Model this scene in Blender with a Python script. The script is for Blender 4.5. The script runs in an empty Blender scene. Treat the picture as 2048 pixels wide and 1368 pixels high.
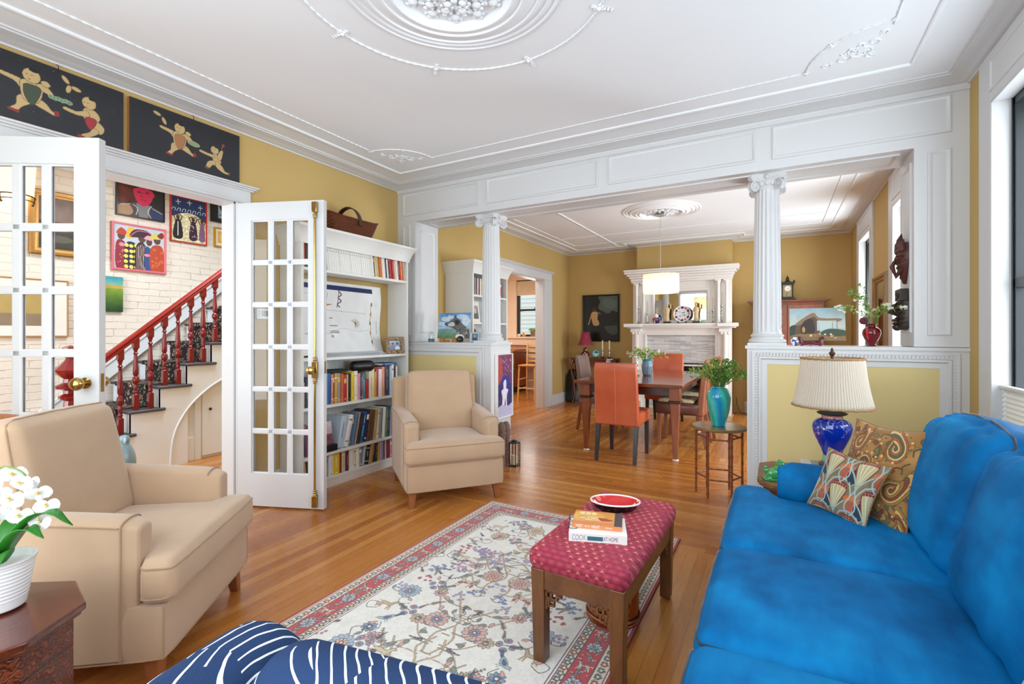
import bpy, bmesh, math, random
import numpy as np
from mathutils import Vector, Matrix, Euler

# ------------------------------------------------------------------ scene, camera, light
sc = bpy.context.scene
COL = sc.collection
R = math.radians
PI = math.pi

cam_d = bpy.data.cameras.new('camera')
cam = bpy.data.objects.new('camera', cam_d)
COL.objects.link(cam)
cam.location = (0, 0, 1.27)
cam.rotation_euler = (R(90), 0, R(29.0))
cam_d.sensor_width = 36.0
cam_d.lens = 36.0 * 957.0 / 2048.0
cam_d.shift_y = -16.0 / 2048.0
cam_d.clip_start = 0.02
sc.camera = cam

sc.view_settings.view_transform = 'Standard'
sc.view_settings.look = 'None'
sc.view_settings.gamma = 1.0
sc.view_settings.use_curve_mapping = False
sc.view_settings.exposure = 0.21
sc.cycles.use_denoising = True
sc.cycles.max_bounces = 10
sc.cycles.diffuse_bounces = 7
sc.cycles.glossy_bounces = 4
sc.cycles.transmission_bounces = 8
sc.cycles.transparent_max_bounces = 12
sc.cycles.sample_clamp_indirect = 4.0
sc.cycles.caustics_reflective = False
sc.cycles.caustics_refractive = False

world = bpy.data.worlds.new('sky')
sc.world = world
world.use_nodes = True
wn = world.node_tree
wn.nodes.clear()
w_out = wn.nodes.new('ShaderNodeOutputWorld')
w_bg = wn.nodes.new('ShaderNodeBackground')
w_bg.inputs[0].default_value = (0.80, 0.90, 1.0, 1)
w_bg.inputs[1].default_value = 1.25
wn.links.new(w_bg.outputs[0], w_out.inputs[0])


def area(name, loc, rot, sx, sy, power, col=(1, 1, 1), spread=180):
    d = bpy.data.lights.new(name, 'AREA')
    d.shape = 'RECTANGLE'
    d.size, d.size_y = sx, sy
    d.energy = power
    d.color = col
    d.spread = R(spread)
    o = bpy.data.objects.new(name, d)
    o.location = loc
    o.rotation_euler = rot
    COL.objects.link(o)
    return o


def point(name, loc, power, col, rad=0.05):
    d = bpy.data.lights.new(name, 'POINT')
    d.energy = power
    d.color = col
    d.shadow_soft_size = rad
    o = bpy.data.objects.new(name, d)
    o.location = loc
    COL.objects.link(o)
    return o


DAY = (0.87, 0.94, 1.0)
# daylight through the bay behind the camera, the side windows, the kitchen and the front door
area('daylight_bay', (-1.25, -0.62, 1.62), (R(90), 0, 0), 3.3, 2.0, 84, DAY)
area('daylight_side_near', (1.20, 1.15, 1.50), (0, R(90), 0), 1.9, 1.1, 26, DAY)
area('daylight_side_far', (1.20, 2.85, 1.50), (0, R(90), 0), 1.9, 1.1, 26, DAY)
area('daylight_dining_near', (1.22, 5.13, 1.32), (0, R(90), 0), 1.5, 0.8, 72, DAY)
area('daylight_dining_far', (1.22, 7.25, 1.32), (0, R(90), 0), 1.5, 0.8, 64, DAY)
area('daylight_kitchen', (-4.78, 9.95, 1.70), (R(-90), 0, 0), 0.9, 1.2, 16, (1, 0.98, 0.95))
area('kitchen_fill', (-4.9, 7.2, 2.55), (0, 0, 0), 2.2, 2.2, 55, (1, 0.96, 0.90))  # added fill that brightens the kitchen, no fixture behind it
area('daylight_front_door', (-4.7, -0.50, 1.45), (R(90), 0, 0), 1.6, 2.0, 62, (0.82, 0.92, 1.0))
area('hall_fill', (-4.6, 2.6, 2.86), (0, 0, 0), 0.9, 0.9, 42, (0.82, 0.93, 1.0))  # added cool fill for the hall and stair side, no fixture modelled
point('sconce_bulb', (-5.96, 1.60, 2.60), 5, (1, 0.74, 0.45), 0.04)
point('pendant_bulb', (-1.36, 6.1, 1.89), 3.4, (1, 0.84, 0.64), 0.035)
point('pendant_bulb', (-1.18, 6.1, 1.89), 3.4, (1, 0.84, 0.64), 0.035)

# ------------------------------------------------------------------ mesh builder
class MB:
    def __init__(s):
        s.v, s.f, s.mi = [], [], []
        s.M = None
        s.cur = 0

    def add(s, vs, fs):
        n = len(s.v)
        if s.M is not None:
            s.v += [tuple(s.M @ Vector(p)) for p in vs]
        else:
            s.v += [tuple(p) for p in vs]
        s.f += [tuple(i + n for i in f) for f in fs]
        s.mi += [s.cur] * len(fs)

    def box(s, x0, x1, y0, y1, z0, z1):
        s.add([(x0, y0, z0), (x1, y0, z0), (x1, y1, z0), (x0, y1, z0), (x0, y0, z1), (x1, y0, z1), (x1, y1, z1), (x0, y1, z1)],
              [(0, 3, 2, 1), (4, 5, 6, 7), (0, 1, 5, 4), (1, 2, 6, 5), (2, 3, 7, 6), (3, 0, 4, 7)])
        return s

    def taper(s, c0, w0, d0, z0, c1, w1, d1, z1):
        """square-section post from z0 to z1 with its own centre and size at each end"""
        vs = []
        for (cx, cy), w, d, z in ((c0, w0, d0, z0), (c1, w1, d1, z1)):
            vs += [(cx - w / 2, cy - d / 2, z), (cx + w / 2, cy - d / 2, z), (cx + w / 2, cy + d / 2, z), (cx - w / 2, cy + d / 2, z)]
        s.add(vs, [(0, 3, 2, 1), (4, 5, 6, 7), (0, 1, 5, 4), (1, 2, 6, 5), (2, 3, 7, 6), (3, 0, 4, 7)])
        return s

    def lathe(s, prof, c=(0, 0, 0), n=32, sx=1, sy=1, rfun=None, caps=True):
        vs, fs = [], []
        for r, z in prof:
            for k in range(n):
                a = 2 * PI * k / n
                q = r * (rfun(a, z) if rfun else 1)
                vs.append((c[0] + q * math.cos(a) * sx, c[1] + q * math.sin(a) * sy, c[2] + z))
        for i in range(len(prof) - 1):
            for k in range(n):
                k2 = (k + 1) % n
                fs.append((i * n + k, i * n + k2, (i + 1) * n + k2, (i + 1) * n + k))
        if caps:
            if prof[0][0] > 1e-5: fs.append(tuple(range(n - 1, -1, -1)))
            if prof[-1][0] > 1e-5: fs.append(tuple(range((len(prof) - 1) * n, len(prof) * n)))
        s.add(vs, fs)
        return s

    def tube(s, pts, r, n=8, closed=False, caps=True, flat=1.0):
        P = [Vector(p) for p in pts]
        m = len(P)
        rr = r if isinstance(r, (list, tuple)) else [r] * m
        vs, fs = [], []
        up = None
        for i in range(m):
            a = P[(i - 1) % m] if (closed or i > 0) else P[i]
            b = P[(i + 1) % m] if (closed or i < m - 1) else P[i]
            t = (b - a)
            t = t.normalized() if t.length > 1e-9 else Vector((0, 0, 1))
            if up is None:
                up = Vector((0, 0, 1)) if abs(t.z) < 0.9 else Vector((1, 0, 0))
            u = (up - t * up.dot(t))
            u = u.normalized() if u.length > 1e-6 else t.orthogonal().normalized()
            up = u
            w = t.cross(u)
            for k in range(n):
                an = 2 * PI * k / n
                vs.append(P[i] + (u * math.cos(an) * flat + w * math.sin(an)) * rr[i])
        for i in range(m if closed else m - 1):
            j = (i + 1) % m
            for k in range(n):
                k2 = (k + 1) % n
                fs.append((i * n + k, i * n + k2, j * n + k2, j * n + k))
        if not closed and caps:
            fs.append(tuple(range(n - 1, -1, -1)))
            fs.append(tuple(range((m - 1) * n, m * n)))
        s.add(vs, fs)
        return s

    def ball(s, c, r, n=12, m=8, sc3=(1, 1, 1)):
        prof = [(max(1e-6, r * math.sin(PI * i / m)), -r * math.cos(PI * i / m)) for i in range(m + 1)]
        vs, fs = [], []
        for q, z in prof:
            for k in range(n):
                a = 2 * PI * k / n
                vs.append((c[0] + q * math.cos(a) * sc3[0], c[1] + q * math.sin(a) * sc3[1], c[2] + z * sc3[2]))
        for i in range(m):
            for k in range(n):
                k2 = (k + 1) % n
                fs.append((i * n + k, i * n + k2, (i + 1) * n + k2, (i + 1) * n + k))
        s.add(vs, fs)
        return s

    def prism(s, poly, mapf, h0, h1):
        """2D polygon extruded: mapf(a, b, h) -> xyz"""
        n = len(poly)
        vs = [mapf(a, b, h0) for a, b in poly] + [mapf(a, b, h1) for a, b in poly]
        fs = [tuple(range(n - 1, -1, -1)), tuple(range(n, 2 * n))]
        fs += [(i, (i + 1) % n, n + (i + 1) % n, n + i) for i in range(n)]
        s.add(vs, fs)
        return s

    def sweep(s, pts, prof, mapf, closed=True):
        """mitred moulding: pts is a 2D loop (CCW), prof is [(inset, height)...], mapf(a, b, h) -> xyz"""
        n = len(pts)
        offs = []
        for i in range(n):
            p = Vector(pts[i])
            a = Vector(pts[(i - 1) % n]); b = Vector(pts[(i + 1) % n])
            if not closed and i == 0: a = p - (b - p)
            if not closed and i == n - 1: b = p + (p - a)
            d1 = (p - a).normalized(); d2 = (b - p).normalized()
            n1 = Vector((-d1.y, d1.x)); n2 = Vector((-d2.y, d2.x))
            m = (n1 + n2)
            m = m / max(0.2, m.length_squared) * 2
            offs.append((p, m))
        k = len(prof)
        vs = [mapf(p.x + m.x * d, p.y + m.y * d, h) for p, m in offs for d, h in prof]
        fs = []
        for i in range(n if closed else n - 1):
            j = (i + 1) % n
            for q in range(k - 1):
                fs.append((i * k + q, j * k + q, j * k + q + 1, i * k + q + 1))
        s.add(vs, fs)
        return s


def link(o, parent=None):
    COL.objects.link(o)
    if parent is not None:
        o.parent = parent
    return o


def build(name, mb, mats, parent=None, bevel=0, sharp=38, segs=2, fix=False):
    me = bpy.data.meshes.new(name)
    me.from_pydata(mb.v, [], mb.f)
    if not isinstance(mats, (list, tuple)): mats = [mats]
    for m in mats: me.materials.append(m)
    if len(mats) > 1:
        me.polygons.foreach_set('material_index', mb.mi)
    if fix:
        bm = bmesh.new(); bm.from_mesh(me)
        bmesh.ops.recalc_face_normals(bm, faces=bm.faces)
        bm.to_mesh(me); bm.free()
    me.polygons.foreach_set('use_smooth', [True] * len(me.polygons))
    me.set_sharp_from_angle(angle=R(sharp))
    me.update()
    o = bpy.data.objects.new(name, me)
    link(o, parent)
    if bevel:
        b = o.modifiers.new('bevel', 'BEVEL')
        b.width = bevel; b.segments = segs; b.limit_method = 'ANGLE'; b.angle_limit = R(40)
        b.harden_normals = False
    return o


LABELS = {}
def tag(o, label, cat, group=None, kind=None):
    o['label'] = label
    o['category'] = cat
    if group: o['group'] = group
    if kind: o['kind'] = kind
    return o


def thing(name, label, cat, loc=(0, 0, 0), rz=0, group=None, rot=None):
    o = bpy.data.objects.new(name, None)
    o.empty_display_size = 0.05
    link(o)
    o.location = loc
    o.rotation_euler = rot if rot else (0, 0, rz)
    return tag(o, label, cat, group)


def struct(name, mb, m, label=None, bevel=0, parent=None, sharp=38, fix=False):
    o = build(name, mb, m, parent, bevel, sharp, fix=fix)
    if parent is None:
        o['kind'] = 'structure'
        if label: o['label'] = label
    return o


def kids(o): return [c for c in bpy.data.objects if c.parent == o]
def dup(root, loc, rz=None, label=None, group=None):
    r = root.copy(); COL.objects.link(r); r.location = loc
    if rz is not None: r.rotation_euler = (0, 0, rz)
    if label: r['label'] = label
    if group: r['group'] = group
    for ch in kids(root):
        c = ch.copy(); COL.objects.link(c); c.parent = r
        for g in kids(ch):
            d = g.copy(); COL.objects.link(d); d.parent = c
    return r

# ------------------------------------------------------------------ colours and materials
def lin(c):
    return tuple((x / 12.92 if x <= 0.04045 else ((x + 0.055) / 1.055) ** 2.4) for x in c)


def hx(h, a=1):
    h = h.lstrip('#')
    return lin(tuple(int(h[i:i + 2], 16) / 255 for i in (0, 2, 4))) + (a,)


def rgb(h):
    h = h.lstrip('#')
    return np.array([int(h[i:i + 2], 16) / 255 for i in (0, 2, 4)], float)


class NT:
    """small node-tree helper"""
    def __init__(s, name):
        s.m = bpy.data.materials.new(name)
        s.m.use_nodes = True
        s.t = s.m.node_tree
        s.t.nodes.clear()
        s.out = s.t.nodes.new('ShaderNodeOutputMaterial')

    def n(s, typ, **kw):
        q = s.t.nodes.new('ShaderNode' + typ)
        for k, v in kw.items():
            if k.startswith('i_'):
                key = k[2:]
                key = int(key) if key.isdigit() else key.replace('_', ' ')
                q.inputs[key].default_value = v
            else:
                setattr(q, k, v)
        return q

    def l(s, a, b): s.t.links.new(a, b)

    def math(s, op, a, b=None, c=None):
        q = s.n('Math', operation=op)
        for i, x in enumerate((a, b, c)):
            if x is None: continue
            if isinstance(x, (int, float)): q.inputs[i].default_value = x
            else: s.l(x, q.inputs[i])
        return q.outputs[0]

    def mix(s, fac, a, b, blend='MIX'):
        q = s.n('Mix', data_type='RGBA', blend_type=blend)
        for idx, x in ((0, fac), (6, a), (7, b)):
            if isinstance(x, (int, float)): q.inputs[idx].default_value = x
            elif isinstance(x, tuple): q.inputs[idx].default_value = x
            else: s.l(x, q.inputs[idx])
        return q.outputs[2]

    def ramp(s, fac, stops, interp='LINEAR'):
        q = s.n('ValToRGB')
        q.color_ramp.interpolation = interp
        e = q.color_ramp.elements
        while len(e) < len(stops): e.new(0.5)
        for i, (p, c) in enumerate(stops):
            e[i].position = p; e[i].color = c
        s.l(fac, q.inputs[0])
        return q.outputs[0]

    def coords(s, kind='Object'):
        return s.n('TexCoord').outputs[kind]

    def noise(s, vec, scale, detail=3, rough=0.5, stretch=None, out=0):
        if stretch:
            mp = s.n('Mapping'); mp.inputs['Scale'].default_value = stretch
            s.l(vec, mp.inputs[0]); vec = mp.outputs[0]
        q = s.n('TexNoise'); q.inputs['Scale'].default_value = scale
        q.inputs['Detail'].default_value = detail; q.inputs['Roughness'].default_value = rough
        s.l(vec, q.inputs['Vector'])
        return q.outputs[out]

    def voro(s, vec, scale, out='Distance', feature='F1', stretch=None, rnd=1.0):
        if stretch:
            mp = s.n('Mapping'); mp.inputs['Scale'].default_value = stretch
            s.l(vec, mp.inputs[0]); vec = mp.outputs[0]
        q = s.n('TexVoronoi', feature=feature); q.inputs['Scale'].default_value = scale
        q.inputs['Randomness'].default_value = rnd
        s.l(vec, q.inputs['Vector'])
        return q.outputs[out]

    def bump(s, h, strength=0.3, dist=0.01):
        q = s.n('Bump'); q.inputs['Strength'].default_value = strength; q.inputs['Distance'].default_value = dist
        s.l(h, q.inputs['Height'])
        return q.outputs[0]

    def bsdf(s, col=None, rough=0.5, metal=0, normal=None, **kw):
        p = s.n('BsdfPrincipled')
        for k, v in (('Base Color', col), ('Roughness', rough), ('Metallic', metal)):
            if v is None: continue
            if isinstance(v, (int, float, tuple)): p.inputs[k].default_value = v
            else: s.l(v, p.inputs[k])
        if normal is not None: s.l(normal, p.inputs['Normal'])
        for k, v in kw.items():
            key = k.replace('_', ' ')
            if isinstance(v, (int, float, tuple)): p.inputs[key].default_value = v
            else: s.l(v, p.inputs[key])
        s.l(p.outputs[0], s.out.inputs[0])
        return p


MC = {}
def M(name, col='888888', rough=0.5, metal=0.0, var=0.06, vs=6.0, bump=0.0, bs=60.0, bd=0.002, **kw):
    """plain procedural material: base colour with a little noise, optional bump"""
    if name in MC: return MC[name]
    t = NT(name)
    co = t.coords()
    c = hx(col)
    nz = t.noise(co, vs, 3)
    lo = tuple(max(0, x * (1 - var)) for x in c[:3]) + (1,)
    hi = tuple(min(1, x * (1 + var)) for x in c[:3]) + (1,)
    colr = t.mix(nz, lo, hi)
    nrm = t.bump(t.noise(co, bs, 2), bump, bd) if bump else None
    t.bsdf(colr, rough, metal, nrm, **kw)
    MC[name] = t.m
    return t.m


def wood(name, c1, c2, rough=0.35, axis='z', scale=6, coat=0.0, bump=0.05):
    if name in MC: return MC[name]
    t = NT(name)
    st = {'x': (0.12, 1, 1), 'y': (1, 0.12, 1), 'z': (1, 1, 0.12)}[axis]
    co = t.coords()
    a = t.noise(co, scale * 3, 5, 0.6, st)
    b = t.noise(co, scale * 22, 3, 0.6, st)
    f = t.math('ADD', t.math('MULTIPLY', a, 0.75), t.math('MULTIPLY', b, 0.3))
    col = t.ramp(f, [(0.3, hx(c1)), (0.7, hx(c2))])
    t.bsdf(col, rough, 0, t.bump(b, bump, 0.002), Coat_Weight=coat, Coat_Roughness=0.15)
    MC[name] = t.m
    return t.m


def glass(name, tint=(1, 1, 1, 1), refl=0.12):
    if name in MC: return MC[name]
    t = NT(name)
    tr = t.n('BsdfTransparent'); tr.inputs[0].default_value = tint
    gl = t.n('BsdfGlossy'); gl.inputs['Roughness'].default_value = 0.02
    lw = t.n('LayerWeight'); lw.inputs[0].default_value = 0.5
    k = t.math('MULTIPLY_ADD', t.math('POWER', lw.outputs['Facing'], 4.0), 0.35, refl * 0.5)
    mx = t.n('MixShader')
    t.l(k, mx.inputs[0]); t.l(tr.outputs[0], mx.inputs[1]); t.l(gl.outputs[0], mx.inputs[2])
    t.l(mx.outputs[0], t.out.inputs[0])
    MC[name] = t.m
    return t.m


def emit(name, col, strength):
    if name in MC: return MC[name]
    t = NT(name)
    e = t.n('Emission'); e.inputs[0].default_value = hx(col); e.inputs[1].default_value = strength
    t.l(e.outputs[0], t.out.inputs[0])
    MC[name] = t.m
    return t.m


def painted(name='painted_canvas', rough=0.6, bump=0.0, bs=300, sheen=0, coat=0.0):
    """colour carried by the mesh's own colour attribute (pictures, rug and printed cloth)"""
    if name in MC: return MC[name]
    t = NT(name)
    a = t.n('Attribute', attribute_name='Col')
    nrm = t.bump(t.noise(t.coords(), bs, 2), bump, 0.002) if bump else None
    t.bsdf(a.outputs['Color'], rough, 0, nrm, Sheen_Weight=sheen, Coat_Weight=coat)
    MC[name] = t.m
    return t.m


WHITE = M('white_trim_paint', 'd2d3d3', 0.38, var=0.012, vs=2, bump=0.03, bs=30)
OCHRE = M('ochre_wall_paint', 'c2a466', 0.75, var=0.035, vs=2.5, bump=0.05, bs=90)
CEIL = M('ceiling_plaster', 'e8ecef', 0.8, var=0.012, vs=3, bump=0.25, bs=26, bd=0.003)
BRASS = M('polished_brass', 'b99a5c', 0.18, 1.0, var=0.05)
DARKM = M('dark_metal', '2a2a2b', 0.4, 0.6)
BLACK = M('black_paint', '131517', 0.4, var=0.1)
SASH = M('black_window_sash', '1b2428', 0.35)
GLASS = glass('window_glass', refl=0.045)
PORC = M('white_porcelain', 'f0efec', 0.12, var=0.02)
SILVER = M('silver', 'b9b7b0', 0.22, 1.0)

# ------------------------------------------------------------------ painting on a colour grid
class Cv:
    """paints into a numpy raster: units w x h (x right, y down), res pixels per unit"""
    def __init__(s, w, h, res=1.0, bg='ffffff'):
        s.w, s.h, s.res = w, h, res
        s.nx, s.ny = max(2, int(w * res)), max(2, int(h * res))
        s.a = np.ones((s.ny, s.nx, 3)) * rgb(bg)
        s.X = (np.arange(s.nx) + 0.5) / s.nx * w
        s.Y = (np.arange(s.ny) + 0.5) / s.ny * h

    def _win(s, x0, x1, y0, y1):
        i0 = max(0, int(x0 / s.w * s.nx) - 1); i1 = min(s.nx, int(x1 / s.w * s.nx) + 2)
        j0 = max(0, int(y0 / s.h * s.ny) - 1); j1 = min(s.ny, int(y1 / s.h * s.ny) + 2)
        return i0, i1, j0, j1

    def _put(s, m, win, col, al):
        i0, i1, j0, j1 = win
        c = rgb(col) if isinstance(col, str) else np.array(col)
        sub = s.a[j0:j1, i0:i1]
        mm = (m * al)[..., None]
        s.a[j0:j1, i0:i1] = sub * (1 - mm) + c * mm

    def poly(s, pts, col, al=1.0, edge=None, ew=0.6):
        p = np.array(pts, float)
        win = s._win(p[:, 0].min(), p[:, 0].max(), p[:, 1].min(), p[:, 1].max())
        i0, i1, j0, j1 = win
        if i1 <= i0 or j1 <= j0: return s
        X, Y = np.meshgrid(s.X[i0:i1], s.Y[j0:j1])
        ins = np.zeros(X.shape, bool)
        n = len(p)
        for k in range(n):
            xa, ya = p[k]; xb, yb = p[(k + 1) % n]
            if ya == yb: continue
            c = ((ya > Y) != (yb > Y)) & (X < (xb - xa) * (Y - ya) / (yb - ya) + xa)
            ins ^= c
        s._put(ins.astype(float), win, col, al)
        if edge: s.line(list(pts) + [pts[0]], ew, edge)
        return s

    def blob(s, pts, col, al=1.0, edge=None, ew=0.6, k=6):
        return s.poly(smooth2(pts, k, True), col, al, edge, ew)

    def ell(s, cx, cy, rx, ry, col, rot=0, al=1.0, edge=None, ew=0.5):
        r = max(rx, ry)
        win = s._win(cx - r, cx + r, cy - r, cy + r)
        i0, i1, j0, j1 = win
        if i1 <= i0 or j1 <= j0: return s
        X, Y = np.meshgrid(s.X[i0:i1] - cx, s.Y[j0:j1] - cy)
        c, q = math.cos(rot), math.sin(rot)
        u = (X * c + Y * q) / rx; v = (-X * q + Y * c) / ry
        d = u * u + v * v
        if edge:
            s._put((d < 1).astype(float), win, edge, al)
            k = max(0.05, 1 - ew / min(rx, ry))
            s._put((d < k * k).astype(float), win, col, al)
        else:
            s._put((d < 1).astype(float), win, col, al)
        return s

    def line(s, pts, w, col, al=1.0):
        w = max(w, 1.0 / s.res)
        for (xa, ya), (xb, yb) in zip(pts[:-1], pts[1:]):
            win = s._win(min(xa, xb) - w, max(xa, xb) + w, min(ya, yb) - w, max(ya, yb) + w)
            i0, i1, j0, j1 = win
            if i1 <= i0 or j1 <= j0: continue
            X, Y = np.meshgrid(s.X[i0:i1], s.Y[j0:j1])
            dx, dy = xb - xa, yb - ya
            L = dx * dx + dy * dy + 1e-9
            t = np.clip(((X - xa) * dx + (Y - ya) * dy) / L, 0, 1)
            d = np.hypot(X - xa - t * dx, Y - ya - t * dy)
            s._put((d < w / 2).astype(float), win, col, al)
        return s

    def curve(s, pts, w, col, al=1.0, k=6):
        return s.line(smooth2(pts, k), w, col, al)

    def rect(s, x0, y0, x1, y1, col, al=1.0):
        return s.poly([(x0, y0), (x1, y0), (x1, y1), (x0, y1)], col, al)

    def grad(s, y0, y1, c0, c1, al=1.0):
        for j in range(s.ny):
            if y0 <= s.Y[j] <= y1:
                f = (s.Y[j] - y0) / (y1 - y0)
                s.a[j] = s.a[j] * (1 - al) + (rgb(c0) * (1 - f) + rgb(c1) * f) * al
        return s

    def mottle(s, amt=0.05, size=6, seed=1, mono=True):
        rg = np.random.RandomState(seed)
        gy, gx = int(s.h / size) + 3, int(s.w / size) + 3
        g = rg.randn(gy, gx, 1 if mono else 3)
        fy = s.Y / size; fx = s.X / size
        y0 = fy.astype(int); x0 = fx.astype(int)
        ty = (fy - y0)[:, None, None]; tx = (fx - x0)[None, :, None]
        g00 = g[y0][:, x0]; g01 = g[y0][:, x0 + 1]; g10 = g[y0 + 1][:, x0]; g11 = g[y0 + 1][:, x0 + 1]
        s.a = s.a + amt * ((g00 * (1 - tx) + g01 * tx) * (1 - ty) + (g10 * (1 - tx) + g11 * tx) * ty)
        return s


def smooth2(pts, k=6, closed=False):
    """Catmull-Rom through 2D or 3D points"""
    P = [np.array(p, float) for p in pts]
    n = len(P)
    out = []
    for i in range(n if closed else n - 1):
        p0 = P[(i - 1) % n] if closed or i > 0 else P[i]
        p1 = P[i]; p2 = P[(i + 1) % n]
        p3 = P[(i + 2) % n] if closed or i < n - 2 else P[i + 1]
        for q in range(k):
            t = q / k
            out.append(tuple(0.5 * ((2 * p1) + (-p0 + p2) * t + (2 * p0 - 5 * p1 + 4 * p2 - p3) * t * t + (-p0 + 3 * p1 - 3 * p2 + p3) * t ** 3)))
    if not closed: out.append(tuple(P[-1]))
    return out


def color_grid(name, cv, mapf, mat, parent=None):
    """grid mesh carrying the raster's colours; mapf(u, v) arrays (u right 0..1, v up 0..1) -> X, Y, Z arrays"""
    ny, nx = cv.ny, cv.nx
    U, V = np.meshgrid(np.linspace(0, 1, nx), np.linspace(1, 0, ny))
    X, Y, Z = mapf(U, V)
    co = np.stack([np.broadcast_to(X, U.shape), np.broadcast_to(Y, U.shape), np.broadcast_to(Z, U.shape)], -1).reshape(-1, 3).astype(np.float32)
    idx = np.arange(nx * ny).reshape(ny, nx)
    f = np.stack([idx[1:, :-1], idx[1:, 1:], idx[:-1, 1:], idx[:-1, :-1]], -1).reshape(-1, 4)
    me = bpy.data.meshes.new(name)
    me.vertices.add(len(co)); me.vertices.foreach_set('co', co.ravel())
    me.loops.add(f.size); me.loops.foreach_set('vertex_index', f.ravel().astype(np.int32))
    me.polygons.add(len(f)); me.polygons.foreach_set('loop_start', np.arange(0, f.size, 4, dtype=np.int32))
    me.update(calc_edges=True)
    me.polygons.foreach_set('use_smooth', [True] * len(f))
    c = np.clip(cv.a, 0, 1)
    c = np.where(c <= 0.04045, c / 12.92, ((c + 0.055) / 1.055) ** 2.4)
    c4 = np.concatenate([c.reshape(-1, 3), np.ones((nx * ny, 1))], 1).astype(np.float32)
    at = me.color_attributes.new('Col', 'FLOAT_COLOR', 'POINT')
    at.data.foreach_set('color', c4.ravel())
    me.materials.append(mat)
    me.update()
    o = bpy.data.objects.new(name, me)
    link(o, parent)
    return o


def flat_grid(name, cv, w, h, mat, parent=None, y=0.0, cx=0, z0=0):
    """upright picture surface in local XZ, facing -Y, bottom at z0, centred on cx"""
    return color_grid(name, cv, lambda u, v: (cx - w / 2 + u * w, y + 0 * u, z0 + v * h), mat, parent)
# ------------------------------------------------------------------ shell
XL, XR, YB, YH, YH2, YD = -3.5, 1.007, -0.43, 3.83, 4.21, 8.56
XRD = 0.95
ZC, ZCR = 2.815, 2.763


def floor_material():
    t = NT('narrow_board_floor')
    co = t.coords()
    sp = t.n('SeparateXYZ'); t.l(co, sp.inputs[0])
    x, y = sp.outputs[0], sp.outputs[1]
    zone = t.math('MULTIPLY', t.math('MULTIPLY', t.math('GREATER_THAN', y, 2.93), t.math('LESS_THAN', y, 5.15)), t.math('GREATER_THAN', x, -3.5))
    inv = t.math('SUBTRACT', 1.0, zone)
    a = t.math('ADD', t.math('MULTIPLY', x, inv), t.math('MULTIPLY', y, zone))
    b = t.math('ADD', t.math('MULTIPLY', y, inv), t.math('MULTIPLY', x, zone))
    aw = t.math('DIVIDE', a, 0.057)
    ia = t.math('FLOOR', aw)
    fa = t.math('FRACT', aw)
    w1 = t.n('TexWhiteNoise', noise_dimensions='1D'); t.l(t.math('ADD', ia, t.math('MULTIPLY', zone, 331.0)), w1.inputs['W'])
    bl = t.math('DIVIDE', t.math('ADD', b, t.math('MULTIPLY', w1.outputs[0], 9.0)), 1.9)
    ib = t.math('FLOOR', bl); fb = t.math('FRACT', bl)
    cb = t.n('CombineXYZ'); t.l(ia, cb.inputs[0]); t.l(ib, cb.inputs[1]); t.l(zone, cb.inputs[2])
    w2 = t.n('TexWhiteNoise', noise_dimensions='3D'); t.l(cb.outputs[0], w2.inputs['Vector'])
    base = t.ramp(w2.outputs[0], [(0.0, hx('a05c26')), (0.35, hx('bb7531')), (0.7, hx('c8853c')), (1.0, hx('dc9e56'))])
    gv = t.n('CombineXYZ'); t.l(t.math('MULTIPLY', a, 60.0), gv.inputs[0]); t.l(t.math('MULTIPLY', b, 2.4), gv.inputs[1]); t.l(w2.outputs[0], gv.inputs[2])
    gr = t.noise(gv.outputs[0], 1.3, 4, 0.6)
    col = t.mix(t.math('MULTIPLY', gr, 0.50), base, hx('945624'), 'MIX')
    big = t.noise(co, 0.9, 2)
    col = t.mix(t.math('MULTIPLY', big, 0.30), col, hx('ab6a30'))
    ga = t.math('LESS_THAN', fa, 0.035)
    gb = t.math('LESS_THAN', fb, 0.0015)
    gap = t.math('MAXIMUM', ga, gb)
    col = t.mix(t.math('MULTIPLY', gap, 0.75), col, hx('4a2a12'))
    rg = t.math('ADD', 0.20, t.math('MULTIPLY', gr, 0.14))
    t.bsdf(col, rg, 0, t.bump(t.math('SUBTRACT', 1.0, gap), 0.12, 0.001), Coat_Weight=0.12, Coat_Roughness=0.12, Specular_IOR_Level=0.4)
    return t.m


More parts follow.
